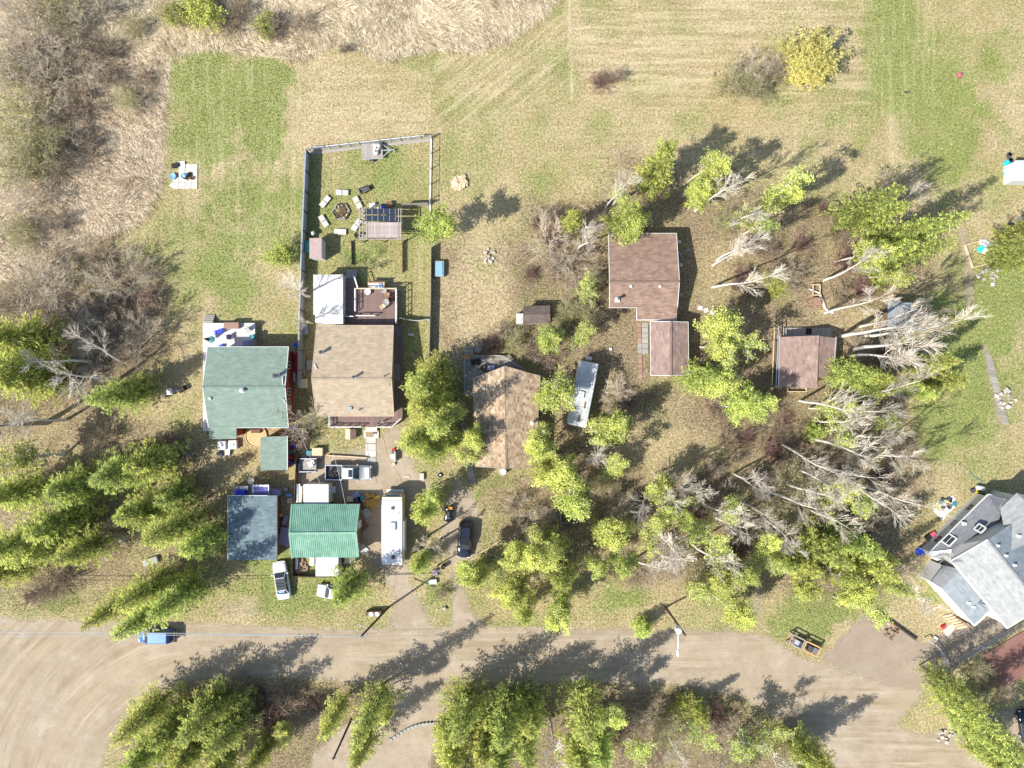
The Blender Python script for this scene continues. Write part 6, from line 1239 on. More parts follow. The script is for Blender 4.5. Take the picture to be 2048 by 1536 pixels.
def cable(label, a, c, sag, r=.022, m='steel_pale'):
    b = MB(); pv = None
    for i in range(25):
        f = i / 24; p = Vector(a).lerp(Vector(c), f); p.z -= sag * 4 * f * (1 - f)
        if pv: b.tube(pv, p, r, r, 4, False)
        pv = p
    return single('cable', b, m, label, 'cable', a)
cable('thin overhead wire above the wide gravel road, upper of the pair', c1 - d * .2 + Vector((-.5, 0, .3)), W3(-140, 1264, 8.6), .5, .04); cable('thin overhead wire above the wide gravel road, lower of the pair', c1 - d * .3 + Vector((.4, 0, .3)), W3(-140, 1275, 8.6), .6, .04)
cable('overhead wire from the crossarm pole to the lamp pole', c1 + Vector((0, 0, .1)), c2 + Vector((0, 0, .1)), .8, .014, 'steel')
cable('service wire from roof mast to the box trailer yard', W3(568, 800, 5.2), W3(596, 852, 2.2), .3, .02, 'offwhite'); cable('service wire crossing the yard above the pickup', W3(655, 868, 4.5), W3(691, 1010, 3.9), .5, .022, 'offwhite'); cable('service wire from the bare tree to the box shed', W3(594, 858, 5), W3(640, 968, 2.6), .5, .022, 'offwhite')
single('garden_hose', (lambda b: [b.tube(W3(755 + i * 2.6 + 3 * math.sin(i * .5), 860 + i * 6, .03), W3(755 + (i + 1) * 2.6 + 3 * math.sin((i + 1) * .5), 860 + (i + 1) * 6, .03), .03, .03, 5) for i in range(18)] and b)(MB()), 'orange_pale', 'thin orange cord lying from the front deck past the pickup', 'cord', (*W(755, 860), 0))

# ------------------------------------------------------------------ loose things
def boxed(name, px, py, dims, z, m, label, cat, rz=0.0, group=None, bevel=.02):
    x, y = W(px, py, z + dims[2] / 2); b = MB().box(0, 0, dims[2] / 2, *dims); o = b.build(name, m, None, bevel=bevel); o.location = (x, y, z); o.rotation_euler = (0, 0, rz); return tag(o, label, cat, group)
def barrel(px, py, label, m='blue', r=.29, h=.88, lid=None, name='barrel', group=None, z=0.0):
    x, y = W(px, py, h + z); b = MB().lathe(0, 0, [(r * .93, 0), (r, .08), (r, h * .33), (r * 1.03, h * .36), (r, h * .4), (r, h * .66), (r * 1.03, h * .7), (r, h * .74), (r, h - .04), (r * .9, h), (r * .86, h - .03), (r * .2, h - .03)], 16); o = b.build(name, m, None, True); o.location = (x, y, z); return tag(o, label, cat=name, group=group)
def chair(px, py, rz, m, label, z=0.0, name='chair', w=.6):
    x, y = W(px, py, z + .4); t = thing(name, label, 'chair', (x, y, z), rz)
    MB().box(0, 0, .4, w, .55, .06).build('seat', m, t, world_co=False, bevel=.02); MB().box(0, -.3, .72, w, .06, .6).build('backrest', m, t, world_co=False, bevel=.02)
    for i in (-1, 1):
        MB().box(i * w * .5, 0, .58, .06, .55, .05).build('armrest', m, t, world_co=False)
        for j in (-1, 1): MB().bar((i * w * .45, j * .25, 0), (i * w * .45, j * .25, .4 if j > 0 else .58), .05).build('leg', m, t, world_co=False)
    return t
# fire pit ring with pale benches
x, y = W(683, 424); t = thing('fire_pit', 'six-sided timber fire pit filled with dark soil', 'fire pit', (x, y, 0))
for i in range(6):
    a = R(60 * i); b0 = Vector((x + math.cos(a) * 1.12, y + math.sin(a) * 1.12, .14)); a2_ = R(60 * i + 60); b1 = Vector((x + math.cos(a2_) * 1.12, y + math.sin(a2_) * 1.12, .14)); MB().bar(b0, b1, .13, .28).build('timber', 'wood_dark' if i % 2 else 'wood_grey', t)
b = MB(); rr = random.Random(2)
for i in range(14): b.lathe(x + rr.uniform(-.55, .55), y + rr.uniform(-.55, .55), [(.3, .0), (.26, .16), (.08, .24)], 8)
b.build('soil_mound', 'soil', t, True)
for i in range(10): a = R(36 * i + 8); MB().lathe(x + math.cos(a) * .82, y + math.sin(a) * .82, [(.12, 0), (.14, .08), (.05, .16)], 7).build('stone', 'stone', t)
for k, (px, py, dx, dy, where) in enumerate(((684, 385, 22, 1, 'above the fire pit'), (650, 403, 12, -15, 'at the upper left of the fire pit'), (647, 442, 10, 16, 'at the lower left of the fire pit'), (682, 463.5, 22, 1, 'below the fire pit'), (715, 405, 9, 17, 'between fire pit and wheelbarrow'), (713, 450, 11, -16, 'tucked at the pergola corner'))):
    x, y = W(px, py, .3); a = heading(dx, dy); t = thing('slab_bench', 'pair of pale slabs forming a low bench ' + where, 'bench', (x, y, 0), a)
    for s in (-1, 1) if k != 3 else (-1.15, .2, 1.05):
        l = .78 if k != 3 else (.75 if s < -1 else .42); MB().box(s * .43, 0, .3, l, .72, .08).build('slab', 'concrete', t, world_co=False, bevel=.015)
        for q in (-.2, .2): MB().box(s * .43, q, .13, l * .6, .14, .27).build('block', 'concrete_grey', t, world_co=False)
# wheelbarrow-like cart
x, y = W(731, 381); t = thing('wheelbarrow', 'dark wheelbarrow tipped on the fenced lawn', 'wheelbarrow', (x, y, 0), R(25))
MB().add([(-.55, -.3, .35), (.45, -.22, .3), (.45, .22, .3), (-.55, .3, .35), (-.7, -.42, .62), (.6, -.34, .66), (.6, .34, .66), (-.7, .42, .62)], [(3, 2, 1, 0), (0, 1, 5, 4), (1, 2, 6, 5), (2, 3, 7, 6), (3, 0, 4, 7)]).build('tray', 'dark_grey', t, world_co=False)
MB().tube((.75, -.06, .2), (.75, .06, .2), .2, .2, 14).build('wheel', 'rubber', t, world_co=False)
for s in (-1, 1): MB().bar((.78, s * .1, .2), (-1.2, s * .3, .55), .05).build('handle', 'wood_grey', t, world_co=False); MB().bar((-.4, s * .25, 0), (-.35, s * .25, .38), .05).build('leg', 'steel', t, world_co=False)
for k, (px, py, m_, lb) in enumerate(((745, 411, 'offwhite', 'white plastic tote beside the pergola roof edge'), (757, 414, 'wood_pale', 'tan crate between tote and red planter'), (766, 415, 'blue', 'blue bucket behind the pergola'))): boxed('tote', px, py, (.8 if k < 2 else .45, .55, .5), 0, m_, lb, 'tote', .2)
barrel(779, 408, 'round dark red planter pot behind the pergola', 'rust', .4, .6, name='planter'); barrel(713, 470, 'black rain barrel at the pergola corner', 'black', .32, .9, name='rain_barrel')
boxed('bin', 879, 538, (1.2, 2.0, .7), 0, 'concrete_grey', 'grey crate frame holding a blue sheet by the wire fence', 'crate', 0.0); boxed('blue_sheet', 878.5, 538, (.85, 1.75, .08), .72, 'blue_pale', 'bright blue plastic sheet on the crate by the wire fence', 'sheet', .03)
boxed('paver', 822, 669, (.75, .28, .1), 0, 'concrete', 'single white paver on the shaded side lawn', 'paver')
# stone heaps
def heap(name, px, py, r, n, label, cat, m='stone', s=(.2, .45), seed=1, sxy=(1, 1)):
    rr = random.Random(seed); t = thing(name, label, cat, (*W(px, py), 0))
    for i in range(n):
        a = rr.uniform(0, 6.28); q = r * math.sqrt(rr.random()); x, y = W(px, py); x += math.cos(a) * q * sxy[0]; y += math.sin(a) * q * sxy[1]; k = rr.uniform(*s)
        o = piece('rock' if 'rock' in name or 'stone' in name else 'log', m if rr.random() < .7 else ('concrete' if 'stone' in name else m), (x, y, k * .3 + rr.uniform(0, .2) * (1 - q / r)), (k, k * rr.uniform(.5, 1), k * rr.uniform(.4, .8)), rr.uniform(0, 3), t, rr.uniform(-.4, .4), rr.uniform(-.4, .4))
    return t
heap('log_pile', 920, 366, .95, 46, 'square heap of split firewood on the dry lawn', 'firewood', 'wood_pale', (.3, .6), 5); heap('stone_heap', 978, 512, 1.0, 18, 'small ring of pale stones and brush on the dry lawn', 'stones', 'stone', (.15, .4), 6)
heap('stone_heap', 1975, 548, 1.5, 26, 'heap of pale stones beneath the sand box', 'stones', 'stone', (.2, .5), 7); heap('rock_row', 1785, 1262, 1.2, 16, 'line of brown rocks at the gate post of the white house drive', 'rocks', 'rock_brown', (.25, .5), 8); heap('stone_heap', 1890, 1470, 1.3, 16, 'scatter of stones on the lane edge by the spruces', 'stones', 'stone', (.2, .5), 9); heap('stone_heap', 2010, 800, 1.4, 22, 'stone pile at the end of the plank path', 'stones', 'stone', (.2, .55), 10); heap('rock_row', 1440, 150, .0 + 1.0, 8, 'few dark rocks near the island clump', 'rocks', 'rock_brown', (.15, .3), 11)
t = thing('block_row', 'curving row of grey blocks edging the gravel side lane', 'kerb blocks', (*W(828, 1462), 0))
for i in range(14): f = i / 13; px = 782 + 92 * f; py = 1478 - 32 * f - 10 * math.sin(f * 3.1); piece('block', 'concrete_grey', (*W(px, py), .14), (.42, .34, .3), R(20) + .2 * i % .3, t)
# slab pile with stools on the green lawn
t = thing('slab_patio', 'white paving slabs laid in a square on the green lawn', 'patio', (*W(370, 352), 0)); rr = random.Random(11)
for i in range(4):
    for j in range(4):
        if (i, j) in ((0, 3), (0, 2)): continue
        piece('slab', 'concrete' if rr.random() < .8 else 'offwhite', (*W(352 + 12.4 * i, 372 - 12.4 * j), .05 + rr.uniform(0, .04)), (.78, .78, .08), rr.uniform(-.03, .03), t)
piece('slab', 'white', (*W(365, 331), .16), (.8, 1.0, .08), .05, t); piece('slab', 'white', (*W(345, 371), .1), (.5, .5, .08), .7, t)
g_ = barrel(367, 351, 'black kettle grill with a pale domed lid on the slab patio', 'black', .34, .7, name='grill'); MB().lathe(.12, .03, [(.33, .69), (.3, .82), (.12, .9)], 14).build('lid', 'blue_pale', g_, True, False)
barrel(345, 352, 'white tub with blue water beside the slab patio', 'blue_pale', .42, .4, name='tub'); boxed('cushion', 351, 331, (.9, .55, .45), 0, 'black', 'black bag at the corner of the slab patio', 'bag', .2); heap('log_pile', 382, 357, .5, 12, 'few dark sticks lying across the slab patio', 'sticks', 'rust', (.25, .5), 12)
# white house side: toys, hose, blue tub
barrel(1843, 1104, 'round blue water tub at the white house corner', 'blue', .5, .55, name='tub'); boxed('toy_car', 1865, 1068, (.7, .5, .4), 0, 'pink', 'pink toy wagon by the white house wall', 'toy', .5); boxed('toy_cart', 1856, 1074, (.8, .6, .4), 0, 'black', 'black cart near the pink toy wagon', 'cart', .7)
t = thing('tarp_pile', 'white tarp heaped with dark gear beside the slate-grey roof', 'tarp', (*W(1890, 1015), 0)); rr = random.Random(14)
MB().poly([W(1866, 1022), W(1880, 1008), W(1905, 990), W(1916, 1008), W(1895, 1028), W(1886, 1042)], 0, .07).build('sheet', 'paint_white', t)
for k in range(16): piece('gear', rr.choice(['dark_grey', 'black', 'steel', 'yellow', 'teal']), (*W(1890 + rr.uniform(-14, 18), 1010 + rr.uniform(-12, 10)), .2), (rr.uniform(.3, .8), rr.uniform(.15, .35), .25), rr.uniform(0, 3), t)
boxed('propane_tank', 1961, 976, (1.2, .6, .7), 0, 'paint_white', 'white propane tank at the tip of the slate-grey roof', 'tank', -.2, bevel=.25); boxed('crate', 1952, 982, (.35, .4, .4), 0, 'yellow', 'yellow crate next to the white propane tank', 'crate', .2); boxed('crate', 1946, 981, (.5, .5, .4), 0, 'dark_grey', 'dark crate next to the yellow crate', 'crate', .4)
single('hose_reel', (lambda b: [b.tube(W3(1938 + i * 3.4, 942 + i * 3.2 + 3 * math.sin(i * .6), .05), W3(1938 + (i + 1) * 3.4, 942 + (i + 1) * 3.2 + 3 * math.sin((i + 1) * .6), .05), .05, .05, 5) for i in range(8)] and b)(MB()), 'teal', 'green garden hose trailing off the white house lawn', 'hose', (*W(1938, 942), 0))
boxed('sled', 1886, 1253, (.5, .4, .35), 0, 'red', 'small red sled by the white house steps', 'sled', .4); boxed('tub', 1871, 1276, (.55, .35, .3), 0, 'paint_white', 'white tub by the drive of the white house', 'tub', -.6)
t = thing('drive_gate', 'pale pole gate swung along the white house drive', 'gate', (*W(1875, 1305), 0)); pts = [W3(1856, 1280, .9), W3(1876, 1294, .9), W3(1889, 1312, .9), W3(1897, 1338, .9)]
for a, c in zip(pts[:-1], pts[1:]): MB().bar(a, c, .12).build('rail', 'steel_pale', t); MB().bar((a.x, a.y, 0), a, .1).build('post', 'steel_pale', t)
t = thing('timber_edge', 'dark timber edge along the lawn of the white house', 'edging', (*W(1790, 1248), 0))
for a, c in (((1750, 1222), (1790, 1250)), ((1790, 1250), (1832, 1280))): MB().bar(W3(*a, .25), W3(*c, .25), .16, .5).build('timber', 'wood_dark', t)
# bin stand by the road
c = W3(1609, 1291, 1.0); t = thing('bin_stand', 'open timber stand for waste bins, half grey-green and half orange', 'bin stand', (c.x, c.y, 0), heading(56, 27))
for k, (xa, xb, m_) in enumerate(((-2.0, -.25, 'teal'), (.0, 2.0, 'orange_pale'))):
    mm = 'concrete_grey' if k == 0 else 'orange_pale'
    for x_ in (xa, xb):
        for y_ in (-.62, .62): MB().bar((x_, y_, 0), (x_, y_, 1.15), .12).build('post', mm, t, world_co=False)
        MB().bar((x_, -.62, 1.12), (x_, .62, 1.12), .12).build('rail', mm, t, world_co=False)
    for y_ in (-.62, .62): MB().bar((xa, y_, 1.14), (xb, y_, 1.14), .12).build('rail', mm, t, world_co=False); MB().bar((xa, y_, .5), (xb, y_, .5), .06, .25).build('slat', mm, t, world_co=False)
    MB().box((xa + xb) / 2, 0, .08, xb - xa, 1.2, .08).build('floor', 'wood', t, world_co=False)
for k, (px, py, m_) in enumerate(((1592, 1284, 'steel_pale'), (1600, 1287, 'dark_grey'), (1619, 1296, 'dark_grey'), (1629, 1300, 'steel'))): boxed('waste_bin', px, py, (.62, .72, .85), .12, m_, ('pale bin in the grey-green half of the bin stand', 'dark bin in the grey-green half of the bin stand', 'dark bin in the orange half of the bin stand', 'grey bin in the orange half of the bin stand')[k], 'bin', heading(56, 27), bevel=.05)
# trash cans by pole
for px in (741.5, 753.5): barrel(px, 1229, 'pale round trash can beside the crossarm pole', 'offwhite', .33, .95, name='trash_can', group='trash cans by the crossarm pole')
boxed('bin_rack', 748, 1225, (2.0, .5, .9), 0, 'rust', 'dark red rack behind the two pale trash cans', 'rack', .05)
# barrels by shed
for px, py, m_, lb in ((580, 890, 'blue', 'blue barrel, topmost of the row by the lean-to shed'), (589, 892, 'blue', 'blue barrel squeezed against the brown board fence'), (580, 904, 'teal', 'dark teal barrel in the row by the lean-to shed'), (581, 915, 'red', 'red barrel in the row by the lean-to shed'), (580, 926, 'blue', 'blue barrel, lowest of the row by the lean-to shed'), (587, 857, 'blue', 'blue barrel beneath the bare tree by the tan house'), (591, 690, 'blue', 'blue barrel outside the board fence')): barrel(px, py, lb, m_)
for k, (px, py) in enumerate(((445, 890.5), (467, 889))): boxed('insulated_box', px, py, (1.05, 1.15, .7), 0, 'paint_white', ('white lidded box, the one nearer the deck walk, under the green eave', 'white lidded box, the one nearer the round pool base, under the green eave')[k], 'box', .03, bevel=.04); boxed('lid_handle', px, py, (.16, .16, .06), .7, 'dark_grey', ('dark round knob on the lidded box nearer the deck walk', 'dark round knob on the lidded box nearer the round pool base')[k], 'knob')
boxed('bench', 457, 897, (.6, 1.7, .4), 0, 'steel', 'grey plank bench between the two white lidded boxes', 'bench', -.1); t = heap('log_pile', 440, 905, .45, 14, 'small dark scrap heap under the white lidded box', 'scrap', 'dark_grey', (.2, .4), 15)
x, y = W(513, 872); t = thing('pool_base', 'round tan pool base of sand with a timber ring', 'pool base', (x, y, 0)); MB().lathe(x, y, [(1.35, 0), (1.35, .14), (1.1, .17), (.2, .16)], 28).build('sand_bed', 'sand', t)
b = MB()
for i in range(28): a0, a1_ = 2 * math.pi * i / 28, 2 * math.pi * (i + 1) / 28; b.bar((x + 1.38 * math.cos(a0), y + 1.38 * math.sin(a0), .12), (x + 1.38 * math.cos(a1_), y + 1.38 * math.sin(a1_), .12), .08, .26)
b.build('ring', 'wood_pale', t)
boxed('planter', 512, 862, (1.2, .5, .4), .15, 'rust', 'dark rusty trough on the round tan pool base', 'trough')
# deck furniture, green-shingled house
chair(438, 663, .3, 'blue', 'blue draped lounge chair on the whitewashed deck', .82, 'lounge_chair', 1.0); chair(461, 674, -1.5, 'purple_grey', 'grey patio chair in the middle of the whitewashed deck', .82); boxed('deck_box', 464, 651, (1.95, .75, .6), .82, 'brown_box', 'brown deck box on the whitewashed deck', 'deck box'); chair(495, 659, 2.3, 'steel', 'folded grey lounge chair at the far corner of the whitewashed deck', .82, 'lounge_chair', .5)
x, y = W(413, 678, 2.2); t = thing('parasol', 'closed black parasol in its stand at the deck corner', 'parasol', (x, y, .82)); MB().tube((0, 0, 0), (0, 0, 2.1), .03, .03, 8).build('pole', 'steel', t, world_co=False); MB().lathe(0, 0, [(.42, 0), (.42, .08), (.1, .14)], 16).build('stand', 'teal', t, world_co=False); MB().lathe(0, 0, [(.05, .7), (.24, .9), (.14, 1.6), (.03, 2.15)], 12).build('canopy', 'black', t, world_co=False)
barrel(503, 674, 'blue drum on the whitewashed deck', 'teal', .33, .7, name='drum', z=.82); boxed('storage_box', 494, 687, (.9, .7, .45), .82, 'purple_grey', 'grey cushion box beside the blue drum', 'box'); boxed('storage_box', 505, 687, (.4, .7, .45), .82, 'wood_grey', 'narrow wooden box at the whitewashed deck edge', 'box'); boxed('chest', 443, 692, (.6, .3, .4), .82, 'blue', 'small blue chest at the green eave edge', 'chest')
# between houses: ladder, planks, red canoe-like items
t = thing('ladder', 'aluminium ladder lying on the side deck of the tan house', 'ladder', (*W(795, 745), 0))
for s in (-.2, .2): MB().bar((W(795, 0, .7)[0] + s, W(0, 762, .7)[1], .69), (W(794, 0, .7)[0] + s, W(0, 728, .7)[1], .69), .05).build('rail', 'steel_pale', t)
for i in range(8): y = W(0, 760 - i * 4.2, .7)[1]; MB().bar((W(795, 0, .7)[0] - .2, y, .69), (W(795, 0, .7)[0] + .2, y, .69), .04).build('rung', 'steel_pale', t)
boxed('canoe', 591, 725, (.6, 2.6, .4), 0, 'red', 'red sled boat standing between the houses', 'boat', 0, bevel=.15); boxed('panel_stack', 587, 745, (.5, 2.4, .3), 0, 'offwhite', 'white sheet leaning in the gap between the houses', 'sheet', .03); boxed('plank_stack', 607, 727, (.35, 2.8, .3), 0, 'wood_grey', 'stack of grey planks behind the board fence', 'planks', 0); boxed('trough', 609, 660, (1.0, 1.2, .5), 0, 'steel', 'steel frame and gear behind the board fence', 'frame', .1); boxed('crate_stack', 607, 767, (.9, 1.2, .8), 0, 'cream', 'cream crate with white bag behind the board fence', 'crate', 0); boxed('slab_stack', 620, 730, (.8, 1.2, .3), 0, 'concrete_grey', 'grey slab stack at the tan house wall', 'slabs', .1)
boxed('tool_table', 636, 903, (1.35, 1.0, .75), 0, 'wood_pale', 'tan work table on the yard above the pickup', 'table', 0); boxed('pipe_stack', 620, 905, (1.8, .5, .4), 0, 'teal', 'teal pipes stacked beside the tan work table', 'pipes', 0); boxed('board_stack', 625, 913, (2.6, .45, .3), 0, 'wood_grey', 'grey board stack beneath the tan work table', 'boards', 0)
# hot tub, deck furniture at the tan house
x, y = W(752, 571, 1.3); t = thing('hot_tub', 'pale cushioned hot tub nook beyond the brown rear deck', 'hot tub', (x, y, 0)); MB().box(0, 0, .55, 2.0, 1.0, 1.1).build('cabinet', 'wood', t, world_co=False); MB().box(-.25, -.05, 1.13, 1.35, .78, .1).build('cover', 'offwhite', t, world_co=False, bevel=.03); MB().box(.65, -.05, 1.13, .3, .75, .1).build('cover', 'blue_pale', t, world_co=False, bevel=.03)
for s in (-1, 1): MB().bar((s * 1.0, -.5, 1.1), (s * 1.0, .55, 1.1), .12, .16).build('side_rail', 'wood_pale', t, world_co=False)
MB().bar((-1.1, .55, 1.15), (1.2, .55, 1.15), .14, .16).build('back_rail', 'wood_dark', t, world_co=False)
barrel(735, 583, 'white round side table on the brown rear deck', 'white', .42, .5, name='side_table', z=1.12); chair(768, 582, 2.8, 'concrete_grey', 'grey cushioned chair by the hot tub nook', 1.12); chair(775, 590, 1.2, 'wood', 'tan wicker chair on the brown rear deck', 1.12); chair(783, 600, -1.2, 'rust', 'dark wire chair on the brown rear deck', 1.12); chair(766, 613, .6, 'wood_pale', 'pale wooden chair at the lower side of the brown rear deck', 1.12); barrel(772, 604, 'round stone table in the middle of the brown rear deck', 'concrete_grey', .45, .7, name='table', z=1.12)
x, y = W(762, 845, 1.0); t = thing('bicycle', 'bicycle leaning on the front deck railing', 'bicycle', (x, y, .64), R(20))
for s in (-.5, .5):
    b = MB()
    for i in range(14): a0, a1_ = 2 * math.pi * i / 14, 2 * math.pi * (i + 1) / 14; b.bar((s + .32 * math.cos(a0), 0, .33 + .32 * math.sin(a0)), (s + .32 * math.cos(a1_), 0, .33 + .32 * math.sin(a1_)), .04)
    b.build('wheel', 'rubber', t, world_co=False)
MB().bar((-.5, 0, .33), (-.1, 0, .8), .04).bar((-.1, 0, .8), (.4, 0, .85), .04).bar((.4, 0, .85), (.5, 0, .33), .04).bar((-.05, 0, .3), (.4, 0, .8), .04).bar((-.5, 0, .33), (-.05, 0, .3), .04).build('frame', 'steel_pale', t, world_co=False); MB().bar((.4, -.28, 1.0), (.4, .28, 1.0), .04).bar((.4, 0, .85), (.4, 0, 1.0), .04).build('handlebar', 'steel', t, world_co=False); MB().box(-.14, 0, .9, .25, .14, .06).build('saddle', 'black', t, world_co=False)
x, y = W(702, 868, .6); t = thing('dog_house', 'little wooden dog house with a gable roof at the front deck', 'dog house', (x, y, 0)); MB().box(0, 0, .4, 1.1, 1.1, .8).build('wall', 'cream', t, world_co=False)
for s in (-1, 1): MB().add([(0, -.65, 1.15), (0, .65, 1.15), (s * .68, .65, .75), (s * .68, -.65, .75), (0, -.65, 1.09), (0, .65, 1.09), (s * .68, .65, .69), (s * .68, -.65, .69)], [(0, 1, 2, 3), (7, 6, 5, 4), (0, 3, 7, 4), (1, 5, 6, 2), (2, 6, 7, 3)]).build('roof', 'wood_pale' if s < 0 else 'brown_box', t, world_co=False)
for py in (880, 894, 907, 921): boxed('path_slab', 741.5, py, (1.35, .82, .08), 0, 'concrete' if py < 915 else 'concrete_grey', 'square pale slab of the front path to the tan house', 'slab', 0, 'front path slabs', .01)
barrel(785, 913, 'white milk can on the driveway lawn', 'paint_white', .38, .8, name='milk_can'); barrel(787, 905, 'green bucket next to the white milk can', 'wall_teal', .3, .55, name='bucket'); barrel(787, 900, 'red pot above the white milk can', 'red', .22, .7, name='pot'); barrel(787, 929, 'small white stool at the driveway edge', 'white', .2, .4, name='stool'); boxed('sign_post', 791, 913, (.12, 1.3, .9), 0, 'offwhite', 'white plank standing beside the milk can', 'plank')
boxed('block', 844, 953, (.55, .9, .4), 0, 'concrete', 'white concrete block at the end of the dirt yard', 'block'); boxed('plank', 813, 953, (.8, .25, .1), 0, 'concrete', 'short white plank on the dirt yard', 'plank')
t = heap('sawdust_heap', 739.5, 1001, .9, 40, 'heap of orange wood chips beside the green metal roof', 'wood chips', 'sawdust', (.3, .55), 21); barrel(755, 994, 'yellow-green ball bucket by the wood chip heap', 'yellow', .22, .35, name='bucket')
for k, (px, py, m_, lb) in enumerate(((700, 998, 'wood_pale', 'tan crate by the engine hoist'), (715, 999, 'dark_grey', 'black generator by the wood chip heap'), (723, 996, 'teal', 'teal tool box by the wood chip heap'), (712, 990, 'purple_grey', 'grey metal sheet above the tool box'), (733, 1026, 'concrete_grey', 'grey pallet in the shade of the motorhome'), (727, 1050, 'rust', 'red-brown mat beside the green metal roof wall'), (727, 1099, 'offwhite', 'white drum lying beside the green metal roof wall'))): boxed('yard_crate', px, py, (.9, .7 if k < 4 else 1.2, .4 if k < 5 else .2), 0, m_, lb, 'crate', .15 * k)
for k, (px, py, m_, lb) in enumerate(((596, 985, 'steel_pale', 'white pipe rack behind the box shed, the longer one'), (601, 985, 'steel', 'grey pipe rack behind the box shed'), (604, 990, 'offwhite', 'pale post leaning behind the box shed'))): boxed('pipe_rack', px, py, (.22, 2.4, 1.0), 0, m_, lb, 'rack', 0)
# north side of the slate cabin
t = thing('solar_table', 'blue solar panel table behind the slate-roofed cabin', 'solar panel', (*W(521, 982), 0)); p = W3(521, 983, 2.2)
for i in range(3):
    for j in range(2): piece('solar_cell', 'solar_blue', (p.x + (i - 1) * .62, p.y + (j - .5) * .58, 2.2), (.58, .54, .05), 0, t)
b = MB().box(p.x, p.y + .1, 2.14, 2.1, 1.5, .06); b.build('frame', 'steel_pale', t)
for s in (-1, 1):
    for q in (-1, 1): MB().bar((p.x + s * .9, p.y + q * .6, 0), (p.x + s * .9, p.y + q * .6, 2.1), .08).build('leg', 'steel', t)
boxed('tarp_box', 482, 985, (1.2, .8, .7), 1.3, 'blue', 'bright blue tarp bundle on the bench behind the slate cabin', 'tarp', 0.0); boxed('work_bench', 489, 982, (2.6, 1.4, 1.3), 0, 'wood_grey', 'grey bench behind the slate-roofed cabin', 'bench', 0); boxed('metal_sheet', 549, 983, (1.7, .7, 1.4), 0, 'purple_grey', 'corrugated grey sheet stack at the cabin corner', 'sheet', -.15); boxed('cooler', 489, 976, (1.1, .5, .4), 1.3, 'steel', 'grey cooler on the bench behind the slate cabin', 'cooler')
x, y = W(501, 962, 2.4); t = thing('satellite_dish', 'pale satellite dish on a short mast behind the slate cabin', 'satellite dish', (x, y, 0)); MB().tube((0, 0, 0), (0, 0, 2.1), .05, .05, 8).build('mast', 'steel', t, world_co=False); MB().lathe(0, 0, [(.05, 2.1), (.3, 2.16), (.42, 2.3), (.40, 2.31), (.28, 2.2), (.02, 2.14)], 18).build('dish', 'cream', t, True, False); MB().bar((0, -.35, 2.2), (0, -.1, 2.6), .04).build('feed_arm', 'steel', t, world_co=False)
for k, (px, py, d_, m_, lb) in enumerate(((571, 1040, (.55, 1.3, .5), 'purple_grey', 'grey tarp bundle between cabin and green metal roof'), (570, 1072, (1.3, 2.3, .7), 'purple_grey', 'flat grey tarpaulin deck between cabin and green metal roof'), (563, 1030, (.5, .4, .5), 'orange_pale', 'small tan box between cabin and green metal roof'), (579, 990, (.8, .4, .4), 'blue_pale', 'light blue board near the pipe racks'), (580, 1001, (.7, .7, .3), 'wood_pale', 'tan pallet near the pipe racks'), (573, 978, (.4, .4, .6), 'concrete_grey', 'grey pot beneath the light blue board'))): boxed('bundle', px, py, d_, 0, m_, lb, 'bundle', .1 * k - .3)
t = heap('debris_heap', 602, 1132, .9, 46, 'heap of brown branches in the little fenced yard', 'debris', 'rock_brown', (.2, .5), 31); boxed('yard_chest', 625, 1122, (.6, 1.1, .6), 0, 'offwhite', 'pale chest beside the white cargo trailer', 'chest'); boxed('down_pipe', 594, 1124, (.3, 1.8, .5), 0, 'steel_pale', 'upright grey panel in the little fenced yard', 'panel'); boxed('freezer', 701, 1119, (1.4, .7, .8), 0, 'paint_white', 'white chest freezer under the green metal eave', 'freezer')
# prow house deck things, barrels
boxed('deck_mat', 951, 724, (1.15, .75, .35), .72, 'black', 'black padded ottoman on the weathered grey deck', 'ottoman', .08); chair(934, 714, 1.0, 'orange', 'small orange chair at the top of the weathered deck', .72, w=.45); barrel(966, 736, 'black kettle barbecue on the weathered grey deck', 'black', .38, .8, name='barbecue', z=.72); boxed('side_table', 982, 736, (.9, .6, .5), .72, 'purple_grey', 'grey side table next to the kettle barbecue', 'table'); barrel(957, 699, 'pale round drum beyond the weathered deck', 'concrete_grey', .42, .8, name='drum'); barrel(1006, 944, 'pale round water barrel at the prow house rear', 'paint_white', .45, 1.0, name='water_barrel')
boxed('white_box', 1221, 698, (.35, .35, .25), 0, 'paint_white', 'tiny white box on the shaded lawn left of the pavers', 'box')
# pavers by garage
t = thing('paver_path', 'two columns of grey and red pavers beside the garage', 'pavers', (*W(1285, 675), 0))
for i in range(6): piece('paver', 'concrete_grey', (*W(1290, 650 + i * 10.6), .04), (.78, .64, .08), TG.uniform(-.03, .03), t)
for i in range(11): piece('paver', 'paver_red' if i not in (5, 4) else 'concrete_grey', (*W(1278 + i * .3, 650 + i * 10.3), .04), (.5, .62, .08), TG.uniform(-.08, .08), t)
t = thing('stepping_stones', 'pale stepping stones crossing the dry ground behind the garage', 'stepping stones', (*W(1430, 622), 0))
for i in range(5): piece('stone_slab', 'concrete', (*W(1400 + i * 12, 616 + i * 4.5), .04), (.65, .6, .08), TG.uniform(-.3, .3), t)
for k, (px, py) in enumerate(((1358, 484), (1376, 500), (1359, 507), (1361, 530), (1362, 590))): boxed('boulder', px, py, (.5, .5, .3), 0, ('concrete', 'stone', 'purple_grey', 'concrete', 'concrete_grey')[k], ('pale boulder by the upper house corner', 'beige boulder out in the house shade', 'bluish boulder against the red-brown house', 'short white block against the red-brown house', 'grey boulder at the lower side of the red-brown house')[k], 'boulder', .4 * k, bevel=.1)
